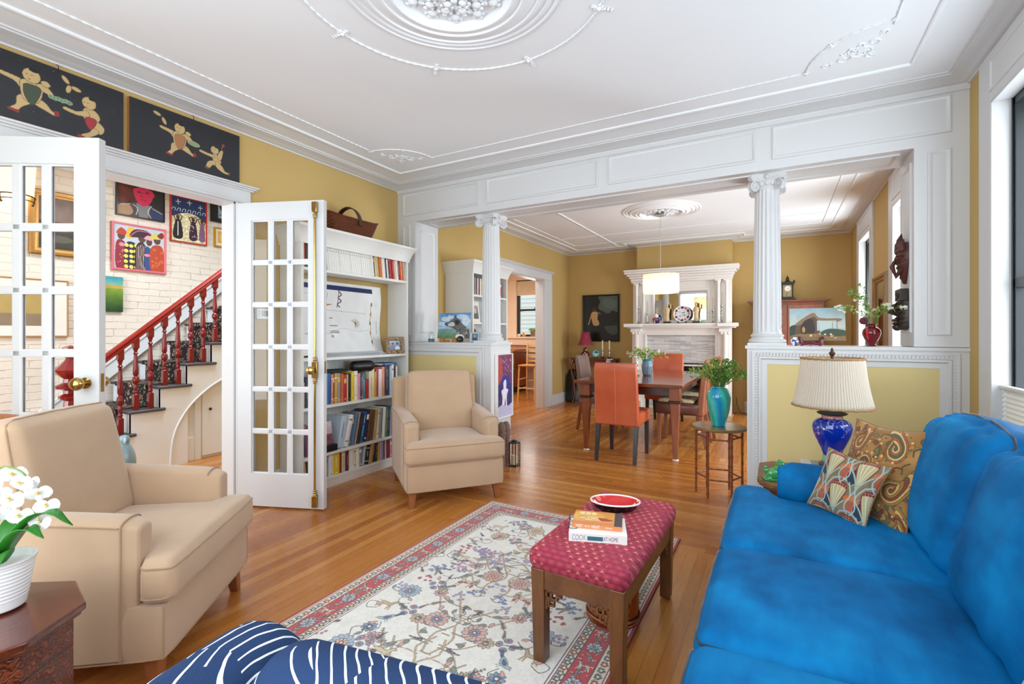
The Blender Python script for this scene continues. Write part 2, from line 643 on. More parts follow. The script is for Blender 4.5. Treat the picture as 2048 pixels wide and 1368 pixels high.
def brick_material():
    t = NT('painted_brick')
    sp = t.n('SeparateXYZ'); t.l(t.coords(), sp.inputs[0])
    nz = t.noise(t.coords(), 5, 3, out=1)
    ns = t.n('SeparateXYZ'); t.l(nz, ns.inputs[0])
    cb = t.n('CombineXYZ')
    t.l(t.math('ADD', sp.outputs[1], t.math('MULTIPLY', ns.outputs[0], 0.030)), cb.inputs[0])
    t.l(t.math('ADD', sp.outputs[2], t.math('MULTIPLY', ns.outputs[1], 0.030)), cb.inputs[1])
    b = t.n('TexBrick'); t.l(cb.outputs[0], b.inputs['Vector'])
    b.inputs['Scale'].default_value = 1.0
    b.inputs['Brick Width'].default_value = 0.215; b.inputs['Row Height'].default_value = 0.074
    b.inputs['Mortar Size'].default_value = 0.006; b.inputs['Mortar Smooth'].default_value = 0.6
    b.inputs['Color1'].default_value = (1, 1, 1, 1); b.inputs['Color2'].default_value = (0.85, 0.85, 0.85, 1); b.inputs['Mortar'].default_value = (0, 0, 0, 1)
    rough_n = t.noise(t.coords(), 34, 4, 0.65)
    h = t.math('ADD', t.math('MULTIPLY', b.outputs[0], 1.0), t.math('MULTIPLY', rough_n, 0.55))
    joint_shade = t.math('MULTIPLY', b.outputs['Fac'], t.math('GREATER_THAN', t.noise(t.coords(), 9, 3), 0.54))  # shadow in the mortar joints painted darker, broken up by noise
    pit = t.math('LESS_THAN', t.noise(t.coords(), 22, 5, 0.7), 0.33)
    mk = t.math('MINIMUM', 1.0, t.math('ADD', t.math('MULTIPLY', joint_shade, 0.6), t.math('MULTIPLY', pit, 0.10)))
    col = t.mix(mk, hx('e8dfd4'), hx('c3b7a8'))
    t.bsdf(col, 0.55, 0, t.bump(h, 0.6, 0.010))
    return t.m


FLOOR_M = floor_material()
BRICK_M = brick_material()
PEACH = M('peach_kitchen_paint', 'f0dcc6', 0.6, var=0.02)
HALLW = M('hall_white_paint', 'dcdee2', 0.5, var=0.02)

struct('floor', MB().box(-6.4, 1.3, -0.9, 10.2, -0.08, 0.0), FLOOR_M, 'narrow golden hardwood boards')


def wall_x(mb, x0, x1, y0, y1, z0, z1, holes=()):
    """wall slab normal to X with rectangular openings (ya, yb, za, zb)"""
    y = y0
    for ya, yb, za, zb in sorted(holes):
        if ya > y: mb.box(x0, x1, y, ya, z0, z1)
        if za > z0: mb.box(x0, x1, ya, yb, z0, za)
        if zb < z1: mb.box(x0, x1, ya, yb, zb, z1)
        y = yb
    if y < y1: mb.box(x0, x1, y, y1, z0, z1)
    return mb


def wall_y(mb, y0, y1, x0, x1, z0, z1, holes=()):
    x = x0
    for xa, xb, za, zb in sorted(holes):
        if xa > x: mb.box(x, xa, y0, y1, z0, z1)
        if za > z0: mb.box(xa, xb, y0, y1, z0, za)
        if zb < z1: mb.box(xa, xb, y0, y1, zb, z1)
        x = xb
    if x < x1: mb.box(x, x1, y0, y1, z0, z1)
    return mb


HALL_DOOR = (0.72, 2.10, 0.0, 2.245)
KITCH = (6.05, 7.43, 0.0, 2.20)
LW = [(0.55, 1.75, 0.45, 2.50), (2.20, 3.44, 0.45, 2.50)]
DW = [(4.70, 5.57, 0.45, 2.45), (6.83, 7.66, 0.45, 2.48)]
struct('wall_left', wall_x(MB(), XL - 0.15, XL, YB - 0.15, YD + 0.15, 0, 2.95, [HALL_DOOR, KITCH]), OCHRE, 'ochre wall with two wide doorways')
struct('wall_right', wall_x(MB(), XR, XR + 0.22, YB - 0.15, YH2, 0, 2.95, LW), OCHRE, 'ochre wall beside the sofa windows')
struct('wall_dining_right', wall_x(MB(), XRD, XRD + 0.25, YH2, YD + 0.15, 0, 2.95, DW), OCHRE, 'ochre dining wall with two tall windows')
struct('wall_rear', wall_y(MB(), YB - 0.15, YB, XL, XR, 0, 2.95, [(-2.9, 0.40, 0.55, 2.60)]), OCHRE, 'wall with the wide bay window')
struct('wall_dining_back', MB().box(XL - 0.15, XRD + 0.25, YD, YD + 0.15, 0, 2.95), OCHRE, 'ochre wall behind the fireplace')
struct('wall_chimney', MB().box(-2.115, -0.629, 8.26, YD, 0, 2.95), OCHRE, 'ochre chimney breast over the mantel')
struct('ceiling', MB().box(XL - 0.1, XR + 0.2, YB - 0.1, YH + 0.05, ZC, ZC + 0.1), CEIL, 'white plaster ceiling with ornament')
struct('ceiling_dining', MB().box(XL - 0.1, XRD + 0.2, YH2 - 0.05, YD + 0.1, ZC, ZC + 0.1), CEIL, 'white dining room ceiling')

# rear bay window: frame, mullions and glass
mb = MB()
for x in (-2.9, -1.8, -0.7, 0.34):
    mb.box(x, x + 0.06, YB - 0.15, YB + 0.015, 0.55, 2.60)
mb.box(-2.98, 0.48, YB - 0.15, YB + 0.02, 0.47, 0.56)
mb.box(-2.98, 0.48, YB - 0.15, YB + 0.02, 2.59, 2.70)
struct('window_1', mb, WHITE, 'white wood bay window behind the room', bevel=0.004)
struct('window_1_pane', MB().box(-2.85, 0.35, YB - 0.10, YB - 0.095, 0.55, 2.60), GLASS)


def side_window(name, X, ya, yb, za, zb, cas, ztop, blind_z, label):
    """white cased window in a wall whose room face is at X, panelled up to the crown"""
    mb = MB()
    t = 0.022
    mb.box(X - t, X, ya - cas, ya, 0, ztop); mb.box(X - t, X, yb, yb + cas, 0, ztop)
    mb.box(X - t, X, ya, yb, zb, ztop); mb.box(X - t, X, ya, yb, 0, za)
    mb.box(X - t, X + 0.06, ya, ya + 0.012, za, zb); mb.box(X - t, X + 0.06, yb - 0.012, yb, za, zb); mb.box(X - t, X + 0.06, ya, yb, zb - 0.012, zb)
    mp = lambda a, b, h: (X - t - h, a, b)
    mb.sweep([(ya + 0.02, zb + 0.07), (yb - 0.02, zb + 0.07), (yb - 0.02, ztop - 0.06), (ya + 0.02, ztop - 0.06)][::-1],
             [(0, 0), (0.004, 0.007), (0.018, 0.007), (0.024, 0)], mp)
    mb.box(X - 0.05, X + 0.03, ya - 0.01, yb + 0.01, za - 0.03, za)
    w = struct(name, mb, WHITE, label, bevel=0.003)
    fr = MB(); x0, x1 = X + 0.06, X + 0.105
    zm = (za + zb) / 2 + 0.05
    fr.box(x0, x1, ya, ya + 0.045, za, zb); fr.box(x0, x1, yb - 0.045, yb, za, zb)
    fr.box(x0, x1, ya, yb, zb - 0.05, zb); fr.box(x0, x1, ya, yb, za, za + 0.05); fr.box(x0, x1, ya, yb, zm - 0.02, zm + 0.03)
    fr.box(x0 - 0.008, x0, yb - 0.03, yb - 0.022, za, zb)
    build('sash', fr, SASH, w, bevel=0.003)
    build('pane', MB().box(x0 + 0.02, x0 + 0.024, ya + 0.04, yb - 0.04, za + 0.04, zb - 0.04), GLASS, w)
    if blind_z:
        b = MB()
        n = int((blind_z - za) / 0.024)
        for i in range(n):
            z = za + (blind_z - za) * i / n; dz = (blind_z - za) / n
            b.add([(X + 0.036, ya + 0.014, z), (X + 0.036, yb - 0.014, z), (X + 0.022, yb - 0.014, z + dz / 2), (X + 0.022, ya + 0.014, z + dz / 2), (X + 0.036, yb - 0.014, z + dz), (X + 0.036, ya + 0.014, z + dz)],
                  [(0, 1, 2, 3), (3, 2, 4, 5)])
        bl = build('shade_fabric', b, M('cellular_shade', 'efece2', 0.8, Transmission_Weight=0.25), w, sharp=20)
        build('shade_rail', MB().box(X + 0.008, X + 0.045, ya + 0.013, yb - 0.013, blind_z, blind_z + 0.018), M('shade_rail', 'd9d7d0', 0.4), w, bevel=0.004)
    return w


side_window('window_2', XR, *LW[1], 0.165, 2.762, 0.985, 'tall white cased window beyond the sofa with a half raised shade')
side_window('window_3', XR, *LW[0], 0.165, 2.762, 0.985, 'tall white cased window beside the sofa')
side_window('window_4', XRD, *DW[0], 0.18, 2.762, None, 'tall dining window nearest the half wall')
side_window('window_5', XRD, *DW[1], 0.18, 2.762, None, 'tall dining window by the back corner')

# crown mouldings, ceiling beads
crown = [(0.0, 2.700), (0.010, 2.700), (0.010, 2.763), (0.0, 2.763)]
CP = [(0.0, 2.763), (0.012, 2.763), (0.014, 2.772), (0.030, 2.775), (0.036, 2.779), (0.075, 2.787), (0.105, 2.799), (0.112, 2.799), (0.114, 2.806), (0.128, 2.807), (0.132, 2.816)]
mpz = lambda a, b, h: (a, b, h)
mb = MB().sweep([(XL, YB), (XR, YB), (XR, YH), (XL, YH)], CP, mpz)
struct('trim_1', mb, WHITE, 'white crown moulding of the living room')
mb = MB().sweep([(XL, YH2), (XRD, YH2), (XRD, YD), (-0.629, YD), (-0.629, 8.26), (-2.115, 8.26), (-2.115, YD), (XL, YD)], CP, mpz)
struct('trim_2', mb, WHITE, 'white crown moulding of the dining room')
BP = [(-0.014, 2.816), (-0.012, 2.806), (-0.004, 2.800), (0.004, 2.800), (0.012, 2.806), (0.014, 2.816)]
mb = MB()
o = 0.33
mb.sweep([(XL + o, YB + o), (XR - o, YB + o), (XR - o, YH - o), (XL + o, YH - o)], BP, mpz)
struct('trim_3', mb, CEIL, 'raised bead around the living room ceiling')
mb = MB()
o = 0.27
mb.sweep([(XL + o, YH2 + o), (XRD - o, YH2 + o), (XRD - o, YD - o), (-0.45, YD - o), (-0.45, 8.06), (-2.3, 8.06), (-2.3, YD - o), (XL + o, YD - o)], BP, mpz)
mb.sweep([(-2.45, YH2 + o), (-2.43, YH2 + o), (-2.43, YD - o), (-2.45, YD - o)], [(0, 2.816), (0.004, 2.804), (0.01, 2.802)], mpz)
struct('trim_4', mb, CEIL, 'raised bead around the dining ceiling')


def husk_chain(mb, pts, step=0.048, r=0.0068, z=ZC - 0.003, beads=True):
    """plaster garland of tapering husks tied by small beads along a 2D path"""
    P = [Vector((p[0], p[1], z)) for p in pts]
    d = 0.0; nxt = 0.0
    for a, b in zip(P[:-1], P[1:]):
        L = (b - a).length
        if L < 1e-9: continue
        t = (b - a) / L
        while nxt <= d + L:
            p = a + t * (nxt - d)
            mb.tube([p, p + t * step * 0.3, p + t * step * 0.85, p + t * step], [r * 0.45, r * 0.6, r * 1.05, r * 0.5], 6)
            if beads: mb.ball(tuple(p), r * 0.9, 6, 4)
            nxt += step
        d += L


def rosette(mb, x, y, s=0.03, ang=0, pend=True):
    z = ZC - 0.004
    mb.ball((x, y, z), s * 0.45, 8, 6)
    for k in range(6):
        a = k * PI / 3
        mb.ball((x + math.cos(a) * s * 0.6, y + math.sin(a) * s * 0.6, z), s * 0.32, 6, 4, (1, 1, 0.6))
    if pend:
        for sgn, L in ((1, 1.0), (-1, 0.5)):
            c, q = math.cos(ang) * sgn, math.sin(ang) * sgn
            for i in range(3):
                rr = s * (0.95 + i * 0.62) * L
                mb.ball((x + c * rr, y + q * rr, z), s * (0.34 - 0.05 * i), 6, 4, (1, 1, 0.6))
                for sd in (1, -1):
                    mb.ball((x + c * rr - q * sd * s * 0.28, y + q * rr + c * sd * s * 0.28, z), s * 0.17, 5, 4, (1, 1, 0.6))


def scrollwork(mb, cx, cy, dx, dy, L):
    """openwork plaster corner: spirals and leaves between a concave arc and the corner"""
    z = ZC - 0.003
    def P(a, b): return (cx + dx * a * L, cy + dy * b * L, z)
    def spiral(a0, b0, r0, turn, sg):
        pts = []
        for i in range(22):
            t = i / 21
            r = r0 * (1 - 0.82 * t)
            th = turn + sg * t * 3.4 * PI / 1.6
            pts.append(P(a0 + r * math.cos(th), b0 + r * math.sin(th)))
        mb.tube(pts, [0.0045 * (1 - 0.4 * i / 21) for i in range(22)], 5)
        mb.ball(pts[-1], 0.007, 6, 4)
    for a0, b0, r0, tn, sg in ((0.30, 0.30, 0.17, 0.8, 1), (0.30, 0.30, 0.17, 0.8, -1), (0.55, 0.20, 0.13, 2.2, 1), (0.20, 0.55, 0.13, -0.6, -1),
                               (0.78, 0.10, 0.08, 2.8, 1), (0.10, 0.78, 0.08, -1.2, -1), (0.42, 0.42, 0.12, 3.9, 1), (0.17, 0.17, 0.10, 3.9, 1), (0.52, 0.36, 0.07, 0.3, -1), (0.36, 0.52, 0.07, 1.3, 1)):
        spiral(a0, b0, r0, tn, sg)
    for i in range(9):
        t = i / 8
        mb.ball(P(0.14 + 0.34 * t, 0.14 + 0.34 * t), 0.008, 6, 4, (1, 1, 0.6))


# ceiling garlands of the living room
mb = MB()
gx0, gx1, gy0, gy1, gr = -3.0, 0.51, 0.08, 3.32, 0.36
def arc_pts(cx, cy, r, a0, a1, n=14): return [(cx + r * math.cos(a0 + (a1 - a0) * i / n), cy + r * math.sin(a0 + (a1 - a0) * i / n)) for i in range(n + 1)]
path = arc_pts(gx0, gy0, gr, PI / 2, 0) + arc_pts(gx1, gy0, gr, PI, PI / 2) + arc_pts(gx1, gy1, gr, -PI / 2, -PI) + arc_pts(gx0, gy1, gr, 0, -PI / 2)
husk_chain(mb, path + [path[0]], 0.046, 0.0062)
for (x, y, dx, dy) in ((gx0, gy0, 1, 1), (gx1, gy0, -1, 1), (gx1, gy1, -1, -1), (gx0, gy1, 1, -1)):
    scrollwork(mb, x, y, dx, dy, 0.34)
    rosette(mb, x + dx * gr, y, 0.02, 0, False); rosette(mb, x, y + dy * gr, 0.02, 0, False)
    rosette(mb, x + dx * gr * 0.707, y + dy * gr * 0.707, 0.024, 0, False)
struct('trim_5', mb, CEIL, 'plaster husk garland with scrolled corners on the ceiling', sharp=60)
mb = MB()
MCX, MCY = -1.25, 1.70
husk_chain(mb, arc_pts(MCX, MCY, 0.70, 0, 2 * PI, 96), 0.045, 0.0068)
for k in range(8):
    a = R(43 + 45 * k)
    rosette(mb, MCX + 0.70 * math.cos(a), MCY + 0.70 * math.sin(a), 0.030, a)
struct('trim_6', mb, CEIL, 'round plaster garland about the ceiling medallion', sharp=60)


def medallion(cx, cy, r, rings=True):
    mb = MB()
    z = ZC
    pr = [(1.0, 0.0), (0.99, -.010), (0.965, -.013), (0.955, -.006), (0.925, -.008), (0.91, -.016), (0.885, -.018), (0.875, -.010), (0.83, -.016), (0.80, -.030), (0.785, -.031),
          (0.775, -.024), (0.70, -.034), (0.655, -.044), (0.64, -.044), (0.63, -.036), (0.585, -.040), (0.56, -.048), (0.545, -.048), (0.535, -.036), (0.52, -.024), (0.50, -.012), (0.0001, -.010)]
    mb.lathe([(a * r, b) for a, b in pr], (cx, cy, z), 96, caps=False)
    for ring, (rr, n, s) in enumerate(((0.36, 12, 0.075), (0.24, 12, 0.07), (0.12, 8, 0.06))):
        for k in range(n):
            a = 2 * PI * (k + 0.5 * (ring % 2)) / n
            c, q = math.cos(a), math.sin(a)
            for j, (dr, dt, sz) in enumerate(((0.06, 0, 1.0), (0.0, 0.045, 0.72), (0.0, -0.045, 0.72), (-0.05, 0.03, 0.55), (-0.05, -0.03, 0.55), (0.12, 0, 0.55), (0.09, .05, .42), (0.09, -.05, .42))):
                x = cx + (rr + dr) * r * c - dt * r * q; y = cy + (rr + dr) * r * q + dt * r * c
                mb.ball((x, y, z - 0.020 - 0.012 * ring), r * s * 0.62 * sz, 8, 6, (1, 1, 0.55))
    return mb


struct('trim_7', medallion(MCX, MCY, 0.504), CEIL, 'large round plaster medallion on the living room ceiling', sharp=25)
mb = medallion(-1.27, 6.12, 0.47)
struct('trim_8', mb, CEIL, 'round plaster medallion above the dining table', sharp=25)
mb = MB()
o = 0.40
husk_chain(mb, [(XL + o, YH2 + o), (XRD - o, YH2 + o), (XRD - o, YD - .7), (XL + o, YD - .7), (XL + o, YH2 + o)], 0.05, 0.008)
husk_chain(mb, [(XL + o, YD - 1.35), (XRD - o, YD - 1.35)], 0.075, 0.009)
husk_chain(mb, [(-2.44, YH2 + o), (-2.44, YD - .7)], 0.05, 0.007)
husk_chain(mb, [(-0.06, YH2 + o), (-0.06, YD - .7)], 0.05, 0.007)
struct('trim_9', mb, CEIL, 'rows of plaster husks on the dining ceiling', sharp=60)

# ------------------------------------------------------------------ screen between the rooms
PNL = [(0, 0), (0.003, 0.009), (0.010, 0.011), (0.022, 0.005), (0.026, 0)]
mY = lambda a, b, h: (a, YH - h, b)          # panel on the header's front face
mYb = lambda a, b, h: (a, YH2 + h, b)
def panel_front(mb, x0, x1, z0, z1, mp=mY): mb.sweep([(x0, z0), (x1, z0), (x1, z1), (x0, z1)], PNL, mp)
mb = MB()
mb.box(XL, XR, YH, YH2, 2.43, 2.95)
mb.box(XL, -3.265, YH, YH2, 1.19, 2.43)
mb.box(0.747, XR, YH, YH2, 1.19, 2.43)
for x0, x1 in ((-3.43, -2.482), (-2.398, -1.30), (-1.215, -0.13), (-0.032, 0.925)):
    panel_front(mb, x0, x1, 2.495, 2.725)
panel_front(mb, -3.43, -3.33, 1.26, 2.40)
panel_front(mb, 0.81, 0.925, 1.26, 2.40)
mb.box(XL, XR, YH - 0.012, YH, 2.735, 2.765)
mj = lambda a, b, h: (0.747 - h, a, b)
mb.sweep([(YH + 0.06, 1.28), (YH + 0.06, 2.36), (YH2 - 0.06, 2.36), (YH2 - 0.06, 1.28)], [(-d, h) for d, h in PNL], mj)
mj2 = lambda a, b, h: (-3.265 + h, a, b)
mb.sweep([(YH + 0.06, 1.28), (YH + 0.06, 2.36), (YH2 - 0.06, 2.36), (YH2 - 0.06, 1.28)], [(-d, h) for d, h in PNL], mj2)
for x0, x1 in ((-3.2, -2.55), (-2.38, -0.17), (0.03, 0.69)):
    mz = lambda a, b, h: (a, b, 2.43 - h)
    mb.sweep([(x0, YH + 0.07), (x1, YH + 0.07), (x1, YH2 - 0.07), (x0, YH2 - 0.07)], PNL, mz)
mb.box(XL, XR, YH2, YH2 + 0.02, 2.43, 2.50)
struct('wall_header', mb, WHITE, 'white panelled beam and pilasters between the two rooms', fix=True)


def half_wall(name, x0, x1, end, dent, label):
    """low wall with framed ochre panel on the living room face"""
    mb = MB()
    mb.box(x0, x1, YH, YH2, 0, 1.165)
    mb.box(x0 - (0.0 if end == 'r' else 0.012), x1 + (0.012 if end == 'r' else 0), YH - 0.012, YH2 + 0.012, 1.165, 1.187)
    fz = 1.165
    rw = 0.075
    sx0 = x0; sx1 = x1
    px0, px1 = (sx0, sx1 - rw * 0.9) if end == 'r' else (sx0 + 0.035, sx1 - 0.045)
    if end == 'r':
        px0 = sx0 + 0.02
    mp = lambda a, b, h: (a, YH + 0.0 - h, b)
    fr = [(0, 0), (0, 0.014), (0.010, 0.016), (0.020, 0.010), (0.036, 0.010), (0.040, 0.018), (0.052, 0.018), (0.060, 0.004), (0.092, 0.004), (0.095, -0.002)]
    mb.sweep([(px0, 0.10), (px1, 0.10), (px1, 1.150), (px0, 1.150)], fr, mp)
    if dent:
        k = int((px1 - px0) / 0.020)
        for i in range(k):
            x = px0 + 0.01 + (px1 - px0 - 0.02) * i / k
            mb.add([(x, YH - 0.018, 1.150 - 0.036), (x + 0.010, YH - 0.018, 1.150 - 0.036), (x + 0.014, YH - 0.018, 1.150 - 0.016), (x + 0.004, YH - 0.018, 1.150 - 0.016),
                    (x, YH - 0.008, 1.150 - 0.036), (x + 0.010, YH - 0.008, 1.150 - 0.036), (x + 0.014, YH - 0.008, 1.150 - 0.016), (x + 0.004, YH - 0.008, 1.150 - 0.016)],
                   [(0, 1, 2, 3), (4, 7, 6, 5), (0, 4, 5, 1), (1, 5, 6, 2), (2, 6, 7, 3), (3, 7, 4, 0)])
        for i in range(int(1.0 / 0.020)):
            z = 0.12 + i * 0.020
            for xx in (px0 + 0.016, px1 - 0.036):
                mb.box(xx, xx + 0.020, YH - 0.016, YH - 0.008, z, z + 0.010)
    w = struct(name, mb, WHITE, label, fix=True)
    build('panel_field', MB().box(px0 + 0.085, px1 - 0.085, YH - 0.0015, YH + 0.002, 0.185, 1.065), M('pale_straw_paint', 'd6c388', 0.75, var=0.02, vs=2.5), w)
    return w


half_wall('wall_half_left', XL, -2.35, 'r', False, 'low white wall with ochre panel behind the armchair')
half_wall('wall_half_right', -0.19, XR, 'l', True, 'low white wall with beaded frame and ochre panel behind the lamp')


def column(x, y, label):
    t = thing('fluted_column', label, 'column', (x, y, 1.187), 0, 'white columns on the half walls')
    b = MB()
    b.box(-0.125, 0.125, -0.125, 0.125, 0, 0.018)
    b.lathe([(0.118, 0.018), (0.124, 0.026), (0.124, 0.036), (0.116, 0.046), (0.106, 0.050), (0.104, 0.058), (0.110, 0.064), (0.112, 0.072), (0.106, 0.080), (0.098, 0.083), (0.096, 0.092), (0.0955, 0.100)], n=64)
    build('base', b, WHITE, t)
    H = 2.43 - 1.187
    prof = []
    z0, z1 = 0.10, H - 0.10
    for i in range(15):
        u = i / 14
        z = z0 + (z1 - z0) * u
        r = 0.094 - 0.014 * (u ** 1.6)
        prof.append((r, z))
    prof.insert(1, (prof[0][0] - 0.0002, z0 + 0.02)); prof.insert(-1, (prof[-1][0], z1 - 0.02))
    def flute(a, z):
        if z <= z0 + 0.001 or z >= z1 - 0.001: return 1.0
        k = (a * 20 / (2 * PI)) % 1.0
        return 1.0 - 0.075 * max(0.0, math.sin(PI * min(1, max(0, (k - 0.1) / 0.8)))) ** 0.7
    build('shaft', MB().lathe(prof, n=240, rfun=flute), WHITE, t, sharp=50)
    c = MB()
    zt = H
    c.lathe([(0.078, z1 - 0.004), (0.086, z1 + 0.004), (0.086, z1 + 0.010), (0.080, z1 + 0.016), (0.094, z1 + 0.030), (0.104, z1 + 0.046), (0.098, z1 + 0.060)], n=48)
    # concave abacus
    ab = []
    for k in range(4):
        a0 = PI / 4 + k * PI / 2
        ab.append((0.158 * math.cos(a0 - 0.10), 0.158 * math.sin(a0 - 0.10)))
        ab.append((0.158 * math.cos(a0 + 0.10), 0.158 * math.sin(a0 + 0.10)))
        for u in (0.2, 0.4, 0.5, 0.6, 0.8):
            th = a0 + 0.10 + (PI / 2 - 0.20) * u
            rr = 0.158 - 0.055 * math.sin(PI * u)
            ab.append((rr * math.cos(th), rr * math.sin(th)))
    c.prism(ab, mpz, zt - 0.030, zt - 0.0)
    c.prism([(a * 0.93, b * 0.93) for a, b in ab], mpz, zt - 0.042, zt - 0.030)
    for k in range(4):
        th = PI / 4 + k * PI / 2
        u = Vector((math.cos(th), math.sin(th), 0)); w = Vector((-u.y, u.x, 0)); up = Vector((0, 0, 1))
        cen = u * 0.118 + up * (zt - 0.082)
        for sd in (1, -1):
            pts, rad = [], []
            for i in range(40):
                q = i / 39
                r = 0.040 * (1 - 0.86 * q)
                an = PI * 0.55 - q * 2.3 * 2 * PI
                pts.append(cen + u * (r * math.cos(an)) + up * (r * math.sin(an)) + w * sd * 0.014)
                rad.append(0.0065 * (1 - 0.5 * q))
            c.tube(pts, rad, 6)
            c.ball(tuple(cen + w * sd * 0.016), 0.008, 8, 6)
            # volute band running in to the next corner
            nx = (PI / 4 + (k + sd) * PI / 2)
            a = cen + up * 0.040 + w * sd * 0.012
            m = Vector((math.cos(th + sd * PI / 4), math.sin(th + sd * PI / 4), 0)) * 0.088 + up * (zt - 0.052)
            c.tube([a, a * 0.6 + m * 0.4 + up * 0.002, m], [0.007, 0.007, 0.006], 6)
        M0 = c.M
        c.M = Matrix.Translation(cen) @ Matrix((u, up, w)).transposed().to_4x4()
        c.lathe([(0.036, -0.013), (0.036, 0.013)], n=24)
        c.M = M0
    for k in range(16):
        a = 2 * PI * k / 16
        c.ball((0.094 * math.cos(a), 0.094 * math.sin(a), z1 + 0.036), 0.012, 6, 6, (1, 1, 1.5))
    for k in range(4):
        a = k * PI / 2
        c.ball((0.104 * math.cos(a), 0.104 * math.sin(a), zt - 0.022), 0.018, 8, 6)
    build('capital', c, WHITE, t, sharp=45)
    return t


column(-2.462, 4.02, 'white fluted column on the low wall behind the beige armchair')
column(-0.066, 4.02, 'white fluted column on the low wall behind the blue sofa')

# ------------------------------------------------------------------ door casings and skirtings
def casing(name, y0, y1, zt, w, label, capz=0.13, X=XL, s=1, outer0=None):
    mb = MB()
    a, b = (X, X + 0.022) if s > 0 else (X - 0.022, X)
    mb.box(a, b, y0 - w, y0, 0, zt); mb.box(a, b, y1, y1 + w, 0, zt)
    mb.box(a, b, y0 - w, y1 + w, zt, zt + capz)
    mb.box(a, b + 0.012, y0 - w - 0.012, y1 + w + 0.012, zt - 0.002, zt + 0.012)
    for i, (p, q) in enumerate(((0.016, 0.012), (0.030, 0.010), (0.044, 0.012))):
        mb.box(a, b + p, y0 - w - p, y1 + w + p, zt + capz - 0.012 + 0.012 * i, zt + capz + 0.012 * i)
    mb.box(X - 0.15, X + 0.0, y0, y0 + 0.014, 0, zt); mb.box(X - 0.15, X, y1 - 0.014, y1, 0, zt); mb.box(X - 0.15, X, y0, y1, zt - 0.014, zt)
    mb.box(b, b + 0.006, y0 - w, y0 - w + 0.018, 0, zt); mb.box(b, b + 0.006, y1 + w - 0.018, y1 + w, 0, zt)
    return struct(name, mb, WHITE, label, bevel=0.002)


casing('trim_10', HALL_DOOR[0], HALL_DOOR[1], 2.245, 0.105, 'white casing of the hall doorway', 0.105)
casing('trim_11', KITCH[0], KITCH[1], 2.20, 0.30, 'wide white casing of the kitchen doorway', 0.13)


def skirting(name, boxes):
    mb = MB()
    for (x0, x1, y0, y1) in boxes:
        mb.box(x0, x1, y0, y1, 0, 0.185)
    return struct(name, mb, WHITE, None, bevel=0.004)


skirting('baseboard_left', [(XL, XL + 0.016, YB, 0.60), (XL, XL + 0.016, 2.22, YH), (XL, XL + 0.016, YH2, 5.74), (XL, XL + 0.016, 7.74, YD)])
skirting('baseboard_back', [(XL, -2.30, YD - 0.016, YD), (-0.46, XRD, YD - 0.016, YD)])
skirting('baseboard_right', [(XRD - 0.016, XRD, YH2, YD), (XR - 0.016, XR, YB, YH)])

# ------------------------------------------------------------------ hall: brick wall, stairs
HB, HS = -6.05, -5.08
struct('wall_hall_brick', MB().box(HB - 0.15, HB, -0.75, 4.55, 0, 3.2), BRICK_M, 'cream painted brick wall of the stair hall')
struct('wall_hall_end', MB().box(HB - 0.1, XL - 0.15, 4.40, 4.50, 0, 3.2), HALLW)
struct('wall_hall_front', wall_y(MB(), -0.75, -0.65, HB - 0.1, XL - 0.15, 0, 3.2, [(-5.5, -3.9, 0.3, 2.4)]), HALLW)
struct('ceiling_hall', MB().box(HB - 0.1, XL - 0.15, -0.75, 4.5, 2.96, 3.06), CEIL)
mb = MB().sweep([(HB, -0.65), (XL - 0.15, -0.65), (XL - 0.15, 4.4), (HB, 4.4)], [(0, 2.86), (0.012, 2.86), (0.03, 2.89), (0.075, 2.93), (0.085, 2.96)], mpz)
struct('trim_12', mb, WHITE, 'hall crown moulding')

RUN, RISE, Y0S = 0.235, 0.203, 2.10
stairs = thing('staircase', 'white hall staircase with a dark patterned runner and red banister', 'staircase', (0, 0, 0))
SW = M('stair_white_paint', 'e4eaf0', 0.45, var=0.02)
TREAD = M('dark_grey_tread', '4a4a50', 0.45)
def carpet_material():
    t = NT('leopard_runner')
    v = t.voro(t.coords(), 46, 'Color')
    s = t.n('SeparateXYZ'); t.l(v, s.inputs[0])
    col = t.ramp(s.outputs[0], [(0.0, hx('17171a')), (0.50, hx('232326')), (0.52, hx('8d7c68')), (0.72, hx('c6bba8')), (0.74, hx('1b1b1e')), (0.90, hx('6b3b32')), (1.0, hx('46584c'))], 'CONSTANT')
    t.bsdf(col, 0.95, 0, t.bump(t.noise(t.coords(), 260, 2), 0.5, 0.004))
    return t.m
CARPET = carpet_material()
body = MB(); treads = MB(); run = MB()
NS = 10
def tz(k): return 0.374 + RISE * k            # tread k top, its riser at y = Y0S + RUN*(k-1)
for k in range(-1, NS):
    ya = Y0S + RUN * (k - 1); yb = Y0S + RUN * k
    z = tz(k)
    body.box(HB + 0.03, HS, ya, 4.38 if k > 2 else yb + 0.004, max(0.0, z - RISE - (0.0 if k > 2 else 2)), z - 0.028)
    treads.box(HB + 0.03, HS + 0.035, ya - 0.03, yb + 0.035, z - 0.028, z)
    run.box(HB + 0.17, HS - 0.17, ya - 0.036, yb, z, z + 0.009)
    run.box(HB + 0.17, HS - 0.17, ya - 0.045, ya - 0.036 + 0.008, z - 0.034, z + 0.009)
    run.box(HB + 0.17, HS - 0.17, ya - 0.010, ya - 0.001, z - RISE + 0.009, z - 0.028)
build('steps', body, SW, stairs)
build('treads', treads, TREAD, stairs, bevel=0.010)
build('runner', run, CARPET, stairs, bevel=0.006)
